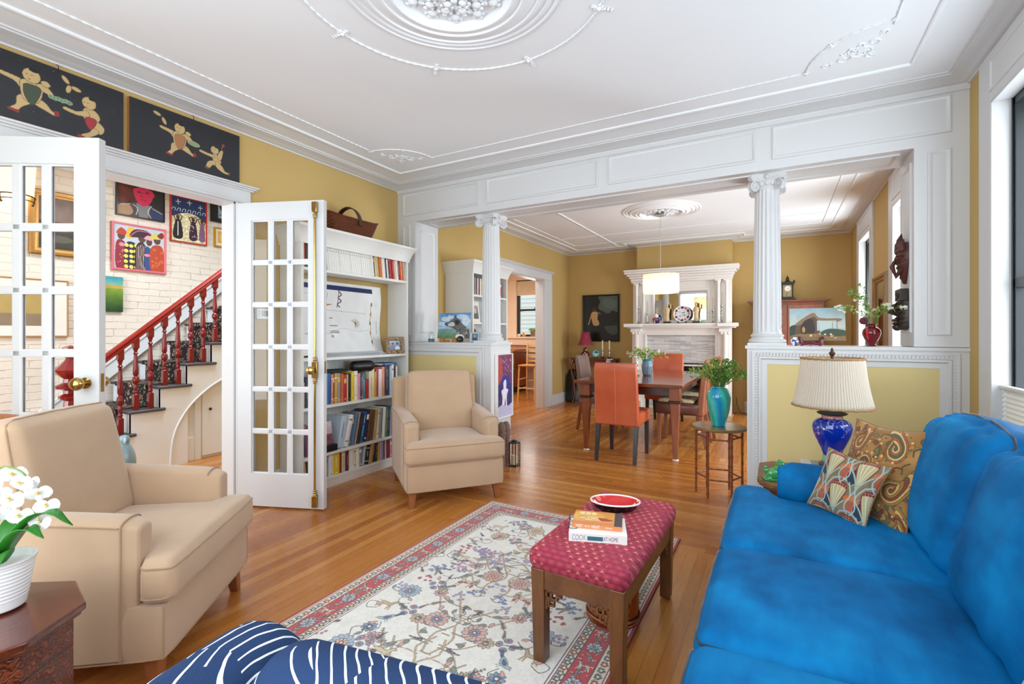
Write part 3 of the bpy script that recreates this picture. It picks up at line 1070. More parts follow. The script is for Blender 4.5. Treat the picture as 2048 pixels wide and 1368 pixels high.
# outer stringer face with the curved opening under the stairs
def zs(y): return tz((y - Y0S) / RUN + 1) - 0.028
st = MB()
prof = [(1.40, 0.0), (1.40, 0.10)]
for k in range(-2, NS):
    ya = Y0S + RUN * (k - 1); prof += [(ya, max(0.03, tz(k) - 0.028 - RISE)), (ya, max(0.05, tz(k) - 0.028))]
prof += [(Y0S + RUN * (NS - 1), tz(NS - 1) - 0.028), (4.38, tz(NS - 1) - 0.028), (4.38, 1.93)]
arch = [(4.38, 1.93)]
arch = smooth2([(3.55, 1.28), (3.2, 1.02), (2.964, 0.837), (2.80, 0.74), (2.689, 0.656), (2.60, 0.57), (2.532, 0.478), (2.47, 0.36), (2.439, 0.252), (2.425, 0.14), (2.417, 0.0)], 5)
prof = [p for p in prof] + arch
cl = []
for p in prof:
    if not cl or (abs(p[0] - cl[-1][0]) + abs(p[1] - cl[-1][1])) > 1e-4: cl.append(p)
st.prism(cl, lambda a, b, h: (HS + h, a, b), -0.03, 0.004)
build('stringer', st, SW, stairs, sharp=30)
ed = MB(); ed.tube([(HS + 0.006, a, b) for a, b in arch], 0.009, 6)
build('arch_moulding', ed, SW, stairs)
cp = MB()
mxx = lambda a, b, h: (h, a, b)
cp.prism([(2.30, 0), (4.38, 0), (4.38, 1.78), (2.60, 0.60), (2.30, 0.40)], mxx, HS - 0.10, HS - 0.06)
cp.box(HS - 0.06, HS - 0.048, 2.30, 2.66, 0.0, 0.235); cp.prism([(2.66, 0), (2.72, 0), (2.72, 0.69), (2.66, 0.65)], mxx, HS - 0.06, HS - 0.040)
build('closet_wall', cp, SW, stairs, bevel=0.002)
dr = MB(); dr.prism([(2.735, 0.03), (3.30, 0.03), (3.30, 1.09), (2.735, 0.70)], mxx, HS - 0.060, HS - 0.042)
dw = build('closet_door', dr, SW, stairs, bevel=0.003)
kb = MB(); kb.M = Matrix.Translation((HS - 0.042, 2.80, 0.50)) @ Matrix.Rotation(R(90), 4, 'Y')
kb.lathe([(0.006, 0), (0.006, 0.014), (0.013, 0.018), (0.015, 0.026), (0.010, 0.033), (0.0001, 0.035)], n=14)
build('knob', kb, DARKM, dw)
sk = MB()
sk.prism([(1.5, 0.30), (1.5, 0.13), (4.38, 0.13 + 2.88 * RISE / RUN), (4.38, 0.30 + 2.88 * RISE / RUN)], lambda a, b, h: (HB + 0.03 + h, a, b), 0.0, 0.025)
sk.prism([(1.5, 0.33), (1.5, 0.29), (4.38, 0.29 + 2.88 * RISE / RUN), (4.38, 0.33 + 2.88 * RISE / RUN)], lambda a, b, h: (HB + 0.03 + h, a, b), 0.0, 0.040)
build('wall_stringer', sk, SW, stairs)
RED = M('glossy_red_paint', '7a0c18', 0.16, var=0.05, Coat_Weight=0.5)
RAILM = M('red_handrail_paint', '8a1c19', 0.3, var=0.05)
slope = RISE / RUN
xr = HS - 0.05
def rail_z(y): return 1.05 + (y - 1.962) * 0.864
rl = MB()
rp = [(-0.030, 0.0), (0.030, 0.0), (0.030, 0.022), (0.024, 0.030), (0.034, 0.044), (0.026, 0.066), (0.0, 0.076), (-0.026, 0.066), (-0.034, 0.044), (-0.024, 0.030), (-0.030, 0.022)]
ya, yb = 1.70, 4.2
rl.add([(xr + a, ya, rail_z(ya) + b) for a, b in rp] + [(xr + a, yb, rail_z(yb) + b) for a, b in rp],
       [tuple(range(10, -1, -1)), tuple(range(11, 22))] + [(i, (i + 1) % 11, 11 + (i + 1) % 11, 11 + i) for i in range(11)])
build('handrail', rl, RAILM, stairs, sharp=30)
bal_y = [2.040 + 0.1175 * i for i in range(14)]
for i, y in enumerate(bal_y):
    k = math.floor((y - Y0S + 0.03) / RUN) + 1
    z0 = tz(k)
    z1 = rail_z(y) + 0.012
    H = z1 - z0
    b = MB()
    b.box(-0.021, 0.021, -0.021, 0.021, 0, 0.14)
    zz = H - 0.60 if H > 0.62 else 0.05
    def q(f): return 0.14 + (H - 0.14 - 0.09) * f
    b.lathe([(0.021, q(0)), (0.014, q(.02)), (0.021, q(.05)), (0.013, q(.08)), (0.016, q(.11)), (0.018, q(.18)), (0.012, q(.22)), (0.026, q(.26)), (0.029, q(.31)), (0.024, q(.36)), (0.012, q(.39)), (0.017, q(.41)),
             (0.022, q(.44)), (0.021, q(.55)), (0.014, q(.80)), (0.012, q(.86)), (0.021, q(.885)), (0.012, q(.91)), (0.014, q(.94)), (0.023, q(1.0))], n=16)
    b.box(-0.023, 0.023, -0.023, 0.023, q(1.0), H)
    o = build('baluster', b, RED, stairs, bevel=0.002)
    o.location = (xr, y, z0)
nw = MB()
nw.lathe([(0.070, 0), (0.070, 0.10), (0.058, 0.12), (0.060, 0.30), (0.052, 0.55), (0.042, 0.66), (0.075, 0.68), (0.078, 0.70), (0.045, 0.72), (0.045, 0.745), (0.105, 0.765), (0.108, 0.785), (0.048, 0.81), (0.045, 0.84),
          (0.090, 0.88), (0.118, 0.915), (0.070, 0.955), (0.040, 0.99), (0.030, 1.01), (0.052, 1.03), (0.062, 1.065), (0.050, 1.10), (0.0001, 1.118)], n=10)
o = build('newel_post', nw, RED, stairs, sharp=20)
o.location = (xr + 0.02, 1.69, 0.06)
mb = MB().box(HS, HS + 0.3, 1.2, 1.9, 0, 0.0005)

# ------------------------------------------------------------------ kitchen shell
KY = 9.70
struct('wall_kitchen_back', wall_y(MB(), KY, KY + 0.12, -6.4, -3.65, 0, 2.95, [(-5.25, -4.30, 1.21, 2.50)]), PEACH, 'peach kitchen wall with a window')
struct('wall_kitchen_side', MB().box(-6.4, -6.28, 4.5, KY + 0.1, 0, 2.95), PEACH)
struct('ceiling_kitchen', MB().box(-6.4, XL - 0.1, 4.5, KY + 0.1, 2.62, 2.72), CEIL)
struct('wall_kitchen_return', MB().box(XL - 0.15, XL - 0.05, YD, KY + 0.1, 0, 2.95), PEACH)
mb = MB()
mb.box(-5.37, -5.25, KY - 0.02, KY, 1.10, 2.62); mb.box(-4.30, -4.18, KY - 0.02, KY, 1.10, 2.62); mb.box(-5.40, -4.15, KY - 0.03, KY, 2.50, 2.62)
mb.box(-5.55, -4.10, KY - 0.14, KY, 1.17, 1.21); mb.box(-5.55, -4.10, KY - 0.10, KY, 1.02, 1.17)
w = struct('window_6', mb, PEACH, 'kitchen window over a peach ledge', bevel=0.003)
fr = MB()
fr.box(-5.25, -5.17, KY + 0.02, KY + 0.06, 1.21, 2.5); fr.box(-4.38, -4.30, KY + 0.02, KY + 0.06, 1.21, 2.5); fr.box(-5.25, -4.3, KY + 0.02, KY + 0.06, 1.21, 1.26)
fr.box(-5.25, -4.3, KY + 0.02, KY + 0.06, 2.44, 2.5); fr.box(-5.2, -4.35, KY + 0.01, KY + 0.06, 1.79, 1.84); fr.box(-4.80, -4.74, KY, KY + 0.03, 1.84, 1.86)
build('sash', fr, SASH, w)
build('pane', MB().box(-5.2, -4.35, KY + 0.04, KY + 0.043, 1.22, 2.48), GLASS, w)
b = MB()
for i in range(14):
    z = 2.17 + 0.022 * i
    b.add([(-5.24, KY + 0.0, z), (-4.31, KY + 0.0, z), (-4.31, KY - 0.012, z + 0.011), (-5.24, KY - 0.012, z + 0.011), (-4.31, KY, z + 0.022), (-5.24, KY, z + 0.022)], [(0, 1, 2, 3), (3, 2, 4, 5)])
b.box(-5.24, -4.31, KY - 0.014, KY + 0.004, 2.15, 2.17)
build('pleated_blind', b, M('kitchen_blind', 'e6d9c4', 0.8), w)
# neighbour's siding outside the kitchen window
t = NT('pale_siding')
sp = t.n('SeparateXYZ'); t.l(t.coords(), sp.inputs[0])
fz = t.math('FRACT', t.math('DIVIDE', sp.outputs[2], 0.12))
t.bsdf(t.mix(t.math('LESS_THAN', fz, 0.10), hx('dfe5df'), hx('a9b4b0')), 0.8)
SIDING = t.m
mb = MB()
for i in range(40):
    mb.add([(-9, 12.2, 0.12 * i), (-1, 12.2, 0.12 * i), (-1, 12.215, 0.12 * i + 0.12), (-9, 12.215, 0.12 * i + 0.12), (-9, 12.18, 0.12 * i), (-1, 12.18, 0.12 * i)], [(4, 5, 2, 3), (0, 1, 5, 4)])
struct('wall_neighbour', mb, SIDING, 'pale clapboard wall of the neighbouring house')

# ------------------------------------------------------------------ french doors
def french_door(name, hinge, free, bolt, label):
    hx_, hy = hinge; fx, fy = free
    W = math.hypot(fx - hx_, fy - hy)
    ang = math.atan2(fy - hy, fx - hx_)
    D, z0, z1 = 0.020, 0.012, 2.232
    st, rt, rb = 0.118, 0.130, 0.238
    mb = MB()
    mb.box(0, st, -D, D, z0, z1); mb.box(W - st, W, -D, D, z0, z1)
    mb.box(st, W - st, -D, D, z1 - rt, z1); mb.box(st, W - st, -D, D, z0, z0 + rb)
    gx0, gx1, gz0, gz1 = st, W - st, z0 + rb, z1 - rt
    for i in (1, 2):
        x = gx0 + (gx1 - gx0) * i / 3
        mb.box(x - 0.014, x + 0.014, -D + 0.006, D - 0.006, gz0, gz1)
    for j in range(1, 6):
        z = gz0 + (gz1 - gz0) * j / 6
        mb.box(gx0, gx1, -D + 0.006, D - 0.006, z - 0.011, z + 0.011)
    for i in range(3):
        for j in range(6):
            x0 = gx0 + (gx1 - gx0) * i / 3 + (0.014 if i else 0); x1 = gx0 + (gx1 - gx0) * (i + 1) / 3 - (0.014 if i < 2 else 0)
            a0 = gz0 + (gz1 - gz0) * j / 6 + (0.011 if j else 0); a1 = gz0 + (gz1 - gz0) * (j + 1) / 6 - (0.011 if j < 5 else 0)
            for sg in (-1, 1):
                mp = lambda a, b, h, sg=sg: (a, sg * (0.004 + h), b)
                mb.sweep([(x0, a0), (x1, a0), (x1, a1), (x0, a1)], [(0, D - 0.006 - 0.004), (0.003, 0.009), (0.009, 0.006), (0.010, 0.0)], mp)
    d = struct(name, mb, WHITE, label, fix=False)
    d.location = (hx_, hy, 0); d.rotation_euler = (0, 0, ang)
    for i in range(3):
        for j in range(6):
            x0 = gx0 + (gx1 - gx0) * i / 3 + 0.006; x1 = gx0 + (gx1 - gx0) * (i + 1) / 3 - 0.006
            a0 = gz0 + (gz1 - gz0) * j / 6 + 0.005; a1 = gz0 + (gz1 - gz0) * (j + 1) / 6 - 0.005
            build('glass_pane', MB().box(x0, x1, -0.0015, 0.0015, a0, a1), GLASS, d)
    def knob(x, z, sg, big=1.0):
        k = MB(); k.M = Matrix.Translation((x, sg * D, z)) @ Matrix.Rotation(R(90) * sg * -1 if sg > 0 else R(90), 4, 'X')
        k.lathe([(0.026 * big, 0), (0.027 * big, 0.006), (0.012, 0.010), (0.011, 0.028), (0.020 * big, 0.034), (0.030 * big, 0.046), (0.032 * big, 0.058), (0.026 * big, 0.070), (0.012 * big, 0.077), (0.0001, 0.078)], n=24)
        return k
    if bolt:
        xb = W - 0.060
        rod = MB()
        rod.tube([(xb, -D - 0.016, 0.16), (xb, -D - 0.016, 0.92)], 0.0075, 12)
        rod.tube([(xb, -D - 0.016, 1.10), (xb, -D - 0.016, 2.14)], 0.0075, 12)
        build('bolt_rod', rod, BRASS, d)
        cs = MB()
        for za, zb in ((0.030, 0.115), (2.140, 2.215)):
            cs.box(xb - 0.018, xb + 0.018, -D - 0.030, -D, za, zb)
        build('bolt_socket', cs, BRASS, d, bevel=0.003)
        lt = MB()
        for zc in ((0.135), (2.120), (0.935), (1.085)):
            lt.lathe([(0.008, -0.022), (0.014, -0.016), (0.011, -0.008), (0.016, 0.0), (0.011, 0.008), (0.014, 0.016), (0.008, 0.022)], (xb, -D - 0.016, zc), 16)
        lt.box(xb - 0.019, xb + 0.019, -D - 0.026, -D, 0.955, 1.070)
        bb = build('bolt_case', lt, BRASS, d, bevel=0.002)
        k = MB(); k.M = Matrix.Translation((xb - 0.004, -D - 0.020, 1.012)) @ Matrix.Rotation(R(90), 4, 'X')
        k.lathe([(0.012, 0), (0.009, 0.012), (0.010, 0.024), (0.024, 0.034), (0.030, 0.048), (0.027, 0.062), (0.014, 0.070), (0.0001, 0.071)], n=24)
        build('knob', k, BRASS, d)
    else:
        build('knob', knob(W - 0.060, 1.03, -1), BRASS, d)
        build('knob', knob(W - 0.060, 1.03, 1), BRASS, d)
    build('latch_plate', MB().box(W - 0.001, W + 0.0015, -0.010, 0.010, 0.985, 1.075), BRASS, d)
    return d


french_door('door_1', (-3.470, 0.745), (-2.921, 1.088), False, 'open white french door on the left with a round brass knob')
french_door('door_2', (-3.492, 2.118), (-2.850, 2.364), True, 'open white french door with a brass bolt in front of the bookcase')
# ------------------------------------------------------------------ upholstery
def fabric(name, col, rough=0.9, sheen=0.3, bs=500, bump=0.25, var=0.05, vs=5, weave=True):
    if name in MC: return MC[name]
    t = NT(name)
    co = t.coords()
    c = hx(col)
    a = t.noise(co, vs, 3)
    w1 = t.noise(co, 260, 2, 0.6, (0.25, 1, 1)); w2 = t.noise(co, 260, 2, 0.6, (1, 1, 0.25))
    w = t.math('ADD', t.math('MULTIPLY', w1, 0.5), t.math('MULTIPLY', w2, 0.5))
    lo = tuple(x * (1 - var * 1.6) for x in c[:3]) + (1,); hi = tuple(min(1, x * (1 + var * 1.6)) for x in c[:3]) + (1,)
    f = t.math('ADD', t.math('MULTIPLY', a, 0.6), t.math('MULTIPLY', w, 0.4))
    t.bsdf(t.ramp(f, [(0.3, lo), (0.7, hi)]), rough, 0, t.bump(w, bump, 0.002), Sheen_Weight=sheen, Sheen_Roughness=0.5)
    MC[name] = t.m
    return t.m


def velvet(name, dark, mid, light):
    """pile fabric: lit and shaded nap painted as colour noise, sheen at grazing angles"""
    if name in MC: return MC[name]
    t = NT(name)
    co = t.coords()
    a = t.noise(co, 3.0, 3, 0.55, out=0)
    b = t.noise(co, 16, 3, 0.6, (1, 0.35, 1))
    f = t.math('ADD', t.math('MULTIPLY', a, 0.75), t.math('MULTIPLY', b, 0.25))
    col = t.ramp(f, [(0.32, hx(dark)), (0.5, hx(mid)), (0.68, hx(light))])  # light and shade of the pile put into the colour
    t.bsdf(col, 0.62, 0, t.bump(t.math('ADD', b, t.math('MULTIPLY', t.noise(co, 400, 2), 0.3)), 0.18, 0.006), Sheen_Weight=0.25, Sheen_Roughness=0.3, Sheen_Tint=hx('0090e0'), Specular_IOR_Level=0.12)
    MC[name] = t.m
    return t.m


def cushion_fn(sx, sy, sz, r, puff=0.0, wfun=None, crown=None, wr=0.0, seed=0):
    """maps a point of the unit cube surface to a soft box"""
    hx_, hy, hz = sx / 2, sy / 2, sz / 2
    rnd = random.Random(seed)
    ph = [(rnd.uniform(4, 11), rnd.uniform(4, 11), rnd.uniform(0, 6)) for _ in range(5)]
    def f(p):
        x, y, z = p[0] * hx_, p[1] * hy, p[2] * hz
        ix = max(-hx_ + r, min(hx_ - r, x)); iy = max(-hy + r, min(hy - r, y)); iz = max(-hz + min(r, hz), min(hz - min(r, hz), z))
        d = Vector((x - ix, y - iy, z - iz))
        if d.length > 1e-9:
            d = d.normalized() * r
        q = Vector((ix, iy, iz)) + Vector((d.x, d.y, d.z * min(1, min(r, hz) / r)))
        kx = max(0.0, 1 - p[0] ** 2); ky = max(0.0, 1 - p[1] ** 2); kz = max(0.0, 1 - p[2] ** 2)
        q.z += (1 if p[2] > 0 else -1) * abs(p[2]) * puff * (kx * ky) ** 0.55
        q.x += p[0] * puff * 0.35 * (ky * kz) ** 0.5
        q.y += p[1] * puff * 0.35 * (kx * kz) ** 0.5
        if wr:
            s_ = sum(math.sin(a * p[0] * 2 + b * p[1] * 1.5 + c + 3 * p[2]) for a, b, c in ph) / 5
            q.z += wr * s_ * (0.3 + 0.7 * (1 - kx * ky)); q.x += wr * 0.5 * s_ * kz; q.y -= wr * 0.5 * s_ * kz
        if wfun: q.x *= wfun(q.y)
        return q
    return f


def soft_box(mb, f, n=18, ny=None, nz=6):
    ny = ny or n
    base = {}
    def spaced(i, k):
        t = i / k
        return -math.cos(PI * t) * 0.45 + (2 * t - 1) * 0.55
    xs = [spaced(i, n) for i in range(n + 1)]; ys = [spaced(i, ny) for i in range(ny + 1)]; zs_ = [spaced(i, nz) for i in range(nz + 1)]
    vs, fs = [], []
    def vid(p):
        key = (round(p[0], 5), round(p[1], 5), round(p[2], 5))
        if key not in base:
            base[key] = len(vs); vs.append(f(p))
        return base[key]
    for s_ in (-1, 1):
        for i in range(n):
            for j in range(ny):
                q = [vid((xs[i], ys[j], s_)), vid((xs[i + 1], ys[j], s_)), vid((xs[i + 1], ys[j + 1], s_)), vid((xs[i], ys[j + 1], s_))]
                fs.append(tuple(q if s_ > 0 else q[::-1]))
        for i in range(n):
            for k in range(nz):
                q = [vid((xs[i], s_, zs_[k])), vid((xs[i + 1], s_, zs_[k])), vid((xs[i + 1], s_, zs_[k + 1])), vid((xs[i], s_, zs_[k + 1]))]
                fs.append(tuple(q if s_ < 0 else q[::-1]))
        for j in range(ny):
            for k in range(nz):
                q = [vid((s_, ys[j], zs_[k])), vid((s_, ys[j + 1], zs_[k])), vid((s_, ys[j + 1], zs_[k + 1])), vid((s_, ys[j], zs_[k + 1]))]
                fs.append(tuple(q if s_ > 0 else q[::-1]))
    mb.add(vs, fs)
    return mb


def piping(mb, f, zs_=(0.80, -0.80), r=0.0035, n=14, out=1.0):
    for z in zs_:
        pts = []
        cor = [(-1, -1), (1, -1), (1, 1), (-1, 1)]
        for c in range(4):
            a, b = cor[c], cor[(c + 1) % 4]
            for i in range(n):
                t = i / n
                pts.append(f((a[0] + (b[0] - a[0]) * t, a[1] + (b[1] - a[1]) * t, z)))
        mb.tube(pts, r, 6, closed=True)
    return mb


BEIGE = fabric('beige_linen_velvet', 'b99b7d', 0.92, 0.35, var=0.035, vs=7)
BEIGEP = fabric('beige_piping', 'a4876a', 0.9, 0.2)
LEGW = wood('brown_leg_wood', '7a4526', '9c6038', 0.35, 'z')


def armchair(label, loc, rz, group, kink=0.0):
    t = thing('armchair', label, 'armchair', loc, rz, group)
    W, D = 0.75, 0.80
    yf, yb = -0.41, 0.39
    # legs
    for sx_ in (-1, 1):
        for fy in (0, 1):
            x = sx_ * (W / 2 - 0.055); y = (yf + 0.075) if fy == 0 else (yb - 0.05)
            xb = x + sx_ * 0.012; yb2 = y + (-0.014 if fy == 0 else 0.03)
            m = MB().taper((xb, yb2), 0.036, 0.036, 0.0, (x, y), 0.058, 0.058, 0.135)
            build('leg', m, LEGW, t, bevel=0.003)
    # lower body
    f = cushion_fn(W - 0.005, D - 0.02, 0.20, 0.018, 0.004)
    m = MB(); m.M = Matrix.Translation((0, (yf + yb) / 2 + 0.005, 0.215)); soft_box(m, f, 10, 10, 4)
    bs_ = build('base', m, BEIGE, t, sharp=60)
    p = MB(); p.M = m.M
    pts = [f((a, b, -0.97)) for a, b in [(-1 + 2 * i / 10, -1) for i in range(10)] + [(1, -1 + 2 * i / 10) for i in range(10)] + [(1 - 2 * i / 10, 1) for i in range(10)] + [(-1, 1 - 2 * i / 10) for i in range(10)]]
    p.tube(pts, 0.003, 6, closed=True)
    for sx_ in (-1, 1):
        p.tube([f((sx_, -1, -1 + 2 * i / 6)) for i in range(7)], 0.0028, 6)
    build('piping', p, BEIGEP, bs_)
    # T seat cushion
    def wf(y):
        a = (y + 0.345 - 0.125) / 0.02
        s_ = 1 / (1 + math.exp(max(-30, min(30, a * 2.2))))
        return 0.70 + 0.30 * s_
    f = cushion_fn(W + 0.005, 0.69, 0.150, 0.035, 0.022, wf, wr=0.0015, seed=3)
    m = MB(); m.M = Matrix.Translation((0, yf - 0.012 + 0.345, 0.392)); soft_box(m, f, 24, 40, 6)
    sc_ = build('seat_cushion', m, BEIGE, t, sharp=70)
    p = MB(); p.M = m.M; piping(p, f, (0.72, -0.72), 0.0036, 40)
    build('piping', p, BEIGEP, sc_)
    # arms: slabs that slope down to the front with a soft rolled top
    for sx_ in (-1, 1):
        m = MB()
        xo, xi = sx_ * (W / 2 - 0.001), sx_ * (W / 2 - 0.118)
        y0 = yf + 0.105
        secs = []
        for i in range(13):
            u = i / 12
            y = y0 + (yb - 0.02 - y0) * u
            zt = 0.605 + 0.050 * min(1, u * 1.25) ** 0.8
            inset = 0.018 * (1 - min(1, u / 0.04)) if u < 0.04 else 0
            lo = 0.12 if u >= 0 else 0.3
            ring = []
            for q in range(9):
                an = PI * q / 8
                cx = (xo + xi) / 2; hw = abs(xo - xi) / 2 - inset
                x = cx + sx_ * hw * math.cos(an) * (1.0)
                z = zt - 0.020 + 0.020 * math.sin(an) - inset
                ring.append((x, y, z))
            secs.append([(xo - sx_ * inset, y, 0.125)] + ring + [(xi + sx_ * inset, y, 0.30)])
        nn = len(secs[0])
        vs = [v for s_ in secs for v in s_]
        fs = []
        for i in range(len(secs) - 1):
            for q in range(nn):
                q2 = (q + 1) % nn
                fs.append((i * nn + q, i * nn + q2, (i + 1) * nn + q2, (i + 1) * nn + q))
        fs.append(tuple(range(nn))); fs.append(tuple(range(len(secs) * nn - 1, (len(secs) - 1) * nn - 1, -1)))
        m.add(vs, fs)
        a_ = build('arm', m, BEIGE, t, bevel=0.008, sharp=45, fix=True)
        p = MB()
        r0 = secs[1]
        p.tube([Vector(v) + Vector((0, -0.006, 0)) for v in r0[:-1]] , 0.003, 6)
        p.tube([Vector(s_[1]) + Vector((sx_ * 0.001, 0, 0)) for s_ in secs[1:]], 0.0028, 6)
        build('piping', p, BEIGEP, a_)
    # frame of the back
    f = cushion_fn(W - 0.02, 0.13, 0.78, 0.03, 0.006, wr=0.002, seed=5)
    m = MB(); m.M = Matrix.Translation((0, yb - 0.035, 0.51)) @ Matrix.Rotation(R(-7), 4, 'X'); soft_box(m, f, 12, 4, 14)
    build('back_frame', m, BEIGE, t, sharp=60)
    # loose back cushion, leaning
    f = cushion_fn(0.555, 0.175, 0.52, 0.045, 0.012, wr=0.003, seed=8)
    def f2(p):
        q = f(p)
        q.y += (1 if p[1] > 0 else -1) * abs(p[1]) * 0.022 * (max(0, 1 - p[0] ** 2) * max(0, 1 - p[2] ** 2)) ** 0.5
        q.x *= 1 - 0.03 * (q.z / 0.26)
        return q
    m = MB(); m.M = Matrix.Translation((0, yb - 0.195, 0.69)) @ Matrix.Rotation(R(-11), 4, 'X'); soft_box(m, f2, 18, 8, 16)
    bc = build('back_cushion', m, BEIGE, t, sharp=70)
    p = MB(); p.M = m.M
    for y in (-0.75, 0.75):
        pts = []
        cor = [(-1, -1), (1, -1), (1, 1), (-1, 1)]
        for c in range(4):
            a, b = cor[c], cor[(c + 1) % 4]
            for i in range(12):
                u = i / 12
                pts.append(f2((a[0] + (b[0] - a[0]) * u, y, a[1] + (b[1] - a[1]) * u)))
        p.tube(pts, 0.0036, 6, closed=True)
    build('piping', p, BEIGEP, bc)
    return t


c1 = armchair('large beige armchair in the left foreground with an orange cushion behind it', (-2.426, 0.935, 0), R(127.5), 'pair of beige armchairs')
c2 = armchair('beige armchair in front of the low wall and beside the bookcase', (-2.391, 3.170, 0), R(50.7), 'pair of beige armchairs')

# orange corduroy cushion on top of the near chair's back
t = NT('orange_corduroy')
sp = t.n('SeparateXYZ'); t.l(t.coords(), sp.inputs[0])
w = t.math('SINE', t.math('MULTIPLY', sp.outputs[0], 620.0))
t.bsdf(t.mix(t.math('MULTIPLY_ADD', w, 0.2, 0.25), hx('d9843f'), hx('b7612a')), 0.9, 0, t.bump(w, 0.6, 0.004), Sheen_Weight=0.3)
ORANGE_CORD = t.m
f = cushion_fn(0.36, 0.10, 0.30, 0.04, 0.03, wr=0.003, seed=2)
m = MB(); soft_box(m, f, 14, 8, 12)
o = build('cushion', m, ORANGE_CORD, None, sharp=80)
tag(o, 'orange corduroy cushion tucked behind the back of the left foreground armchair', 'cushion')
o.location = (-2.83, 0.66, 0.765); o.rotation_euler = (R(-6), R(7), R(127.5))

# ------------------------------------------------------------------ sofa
BLUE = velvet('blue_velvet', '004a7c', '0068a4', '0886c2')
BLUED = fabric('blue_velvet_piping', '012a42', 0.7, 0.3)
sofa = thing('sofa', 'long blue velvet sofa with loose cushions under the right window', 'sofa', (0, 0, 0))
def T(x, y, z): return Matrix.Translation((x, y, z))
f = cushion_fn(1.05, 2.30, 0.20, 0.03, 0.004)
m = MB(); m.M = T(0.37, 1.70, 0.20); soft_box(m, f, 8, 14, 4)
build('base', m, BLUE, sofa, sharp=60)
for x in (-0.10, 0.85):
    for y in (0.62, 2.78):
        build('leg', MB().taper((x, y), 0.035, 0.035, 0, (x, y), 0.05, 0.05, 0.11), LEGW, sofa, bevel=0.003)
seats = [(2.30, 0.66, 1), (1.655, 0.645, 0), (1.01, 0.645, -1)]
for yc, L, tt in seats:
    # local x runs along the sofa (world y); the end cushions wrap in front of the arms
    f0 = cushion_fn(L, 0.80, 0.165, 0.045, 0.030, None, wr=0.003, seed=int(yc * 10))
    def f(p, f0=f0, tt=tt, L=L):
        q = f0(p)
        if tt:
            a = (q.y + 0.40 - 0.17) / 0.03
            s_ = 1 / (1 + math.exp(max(-30, min(30, a * 2))))
            if q.x * tt > 0: q.x = q.x * (1 + 0.62 * s_)
        return q
    m = MB()
    B = Matrix(((0, 1, 0, 0.385 - 0.18), (1, 0, 0, 0), (0, 0, 1, 0), (0, 0, 0, 1)))
    B = T(0.205, yc, 0.395) @ Matrix(((0, 1, 0, 0), (1, 0, 0, 0), (0, 0, 1, 0), (0, 0, 0, 1)))
    m.M = B; soft_box(m, f, 26, 30, 8)
    s_ = build('seat_cushion', m, BLUE, sofa, sharp=80, fix=True)
    p = MB(); p.M = B; piping(p, f, (0.78, -0.78), 0.0052, 30)
    build('piping', p, BLUED, s_)
# arms: upright with a rolled, rounded top
for ya, yb, yfar in ((2.645, 2.865, 1), (0.46, 0.68, 0)):
    m = MB()
    secs = []
    N = 14
    for i in range(N + 1):
        u = i / N
        x = 0.0 + 0.90 * u
        ring = []
        cy = (ya + yb) / 2; rr = 0.112
        zt = 0.52
        pinch = 1.0
        if u < 0.10:
            pinch = math.sqrt(max(0.0, 1 - (1 - u / 0.10) ** 2)) * 0.28 + 0.72
        ring.append((x, cy - 0.085 * pinch, 0.15)); ring.append((x, cy - 0.085 * pinch, 0.42))
        for q in range(13):
            an = PI * 1.18 - q * (PI * 1.36) / 12
            ring.append((x - 0.012 * (pinch - 0.72), cy + rr * pinch * math.cos(an), zt + rr * pinch * math.sin(an)))
        ring.append((x, cy + 0.085 * pinch, 0.42)); ring.append((x, cy + 0.085 * pinch, 0.15))
        secs.append(ring)
    nn = len(secs[0])
    vs = [v for s_ in secs for v in s_]
    fs = [(i * nn + q, i * nn + (q + 1) % nn, (i + 1) * nn + (q + 1) % nn, (i + 1) * nn + q) for i in range(N) for q in range(nn)]
    fs += [tuple(range(nn)), tuple(range(len(vs) - 1, len(vs) - nn - 1, -1))]
    m.add(vs, fs)
    build('arm', m, BLUE, sofa, bevel=0.012, sharp=60, fix=True)
f = cushion_fn(0.20, 2.30, 0.62, 0.07, 0.006, wr=0.004, seed=4)
m = MB(); m.M = T(0.885, 1.70, 0.55); soft_box(m, f, 8, 26, 10)
build('back_frame', m, BLUE, sofa, sharp=80)
for i, (yc, L) in enumerate(((2.335, 0.67), (1.665, 0.66), (1.01, 0.66))):
    f0 = cushion_fn(L, 0.22, 0.50, 0.075, 0.014, wr=0.010, seed=11 + i)
    def f(p, f0=f0):
        q = f0(p)
        q.y += (1 if p[1] > 0 else -1) * abs(p[1]) * 0.040 * (max(0, 1 - p[0] ** 2) * max(0, 1 - p[2] ** 2)) ** 0.5
        q.z += 0.028 * (1 - p[0] ** 2) * max(0, p[2]) - 0.02 * max(0, p[2]) * p[0] * 0.6
        # creases gathering along the top edge
        q.y += 0.006 * math.sin(p[0] * 26 + p[2] * 5) * max(0, p[2] - 0.2) * (1 - p[0] ** 4)
        return q
    m = MB()
    B = T(0.625, yc, 0.680) @ Matrix.Rotation(R(15), 4, 'Y') @ Matrix(((0, 1, 0, 0), (1, 0, 0, 0), (0, 0, 1, 0), (0, 0, 0, 1)))
    m.M = B; soft_box(m, f, 30, 10, 22)
    s_ = build('back_cushion', m, BLUE, sofa, sharp=80, fix=True)
    p = MB(); p.M = B
    for y in (-0.55, 0.55):
        pts = []
        cor = [(-1, -1), (1, -1), (1, 1), (-1, 1)]
        for c in range(4):
            a, b = cor[c], cor[(c + 1) % 4]
            for j in range(18):
                u = j / 18
                pts.append(f((a[0] + (b[0] - a[0]) * u, y, a[1] + (b[1] - a[1]) * u)))
        p.tube(pts, 0.0048, 6, closed=True)
    build('piping', p, BLUED, s_)

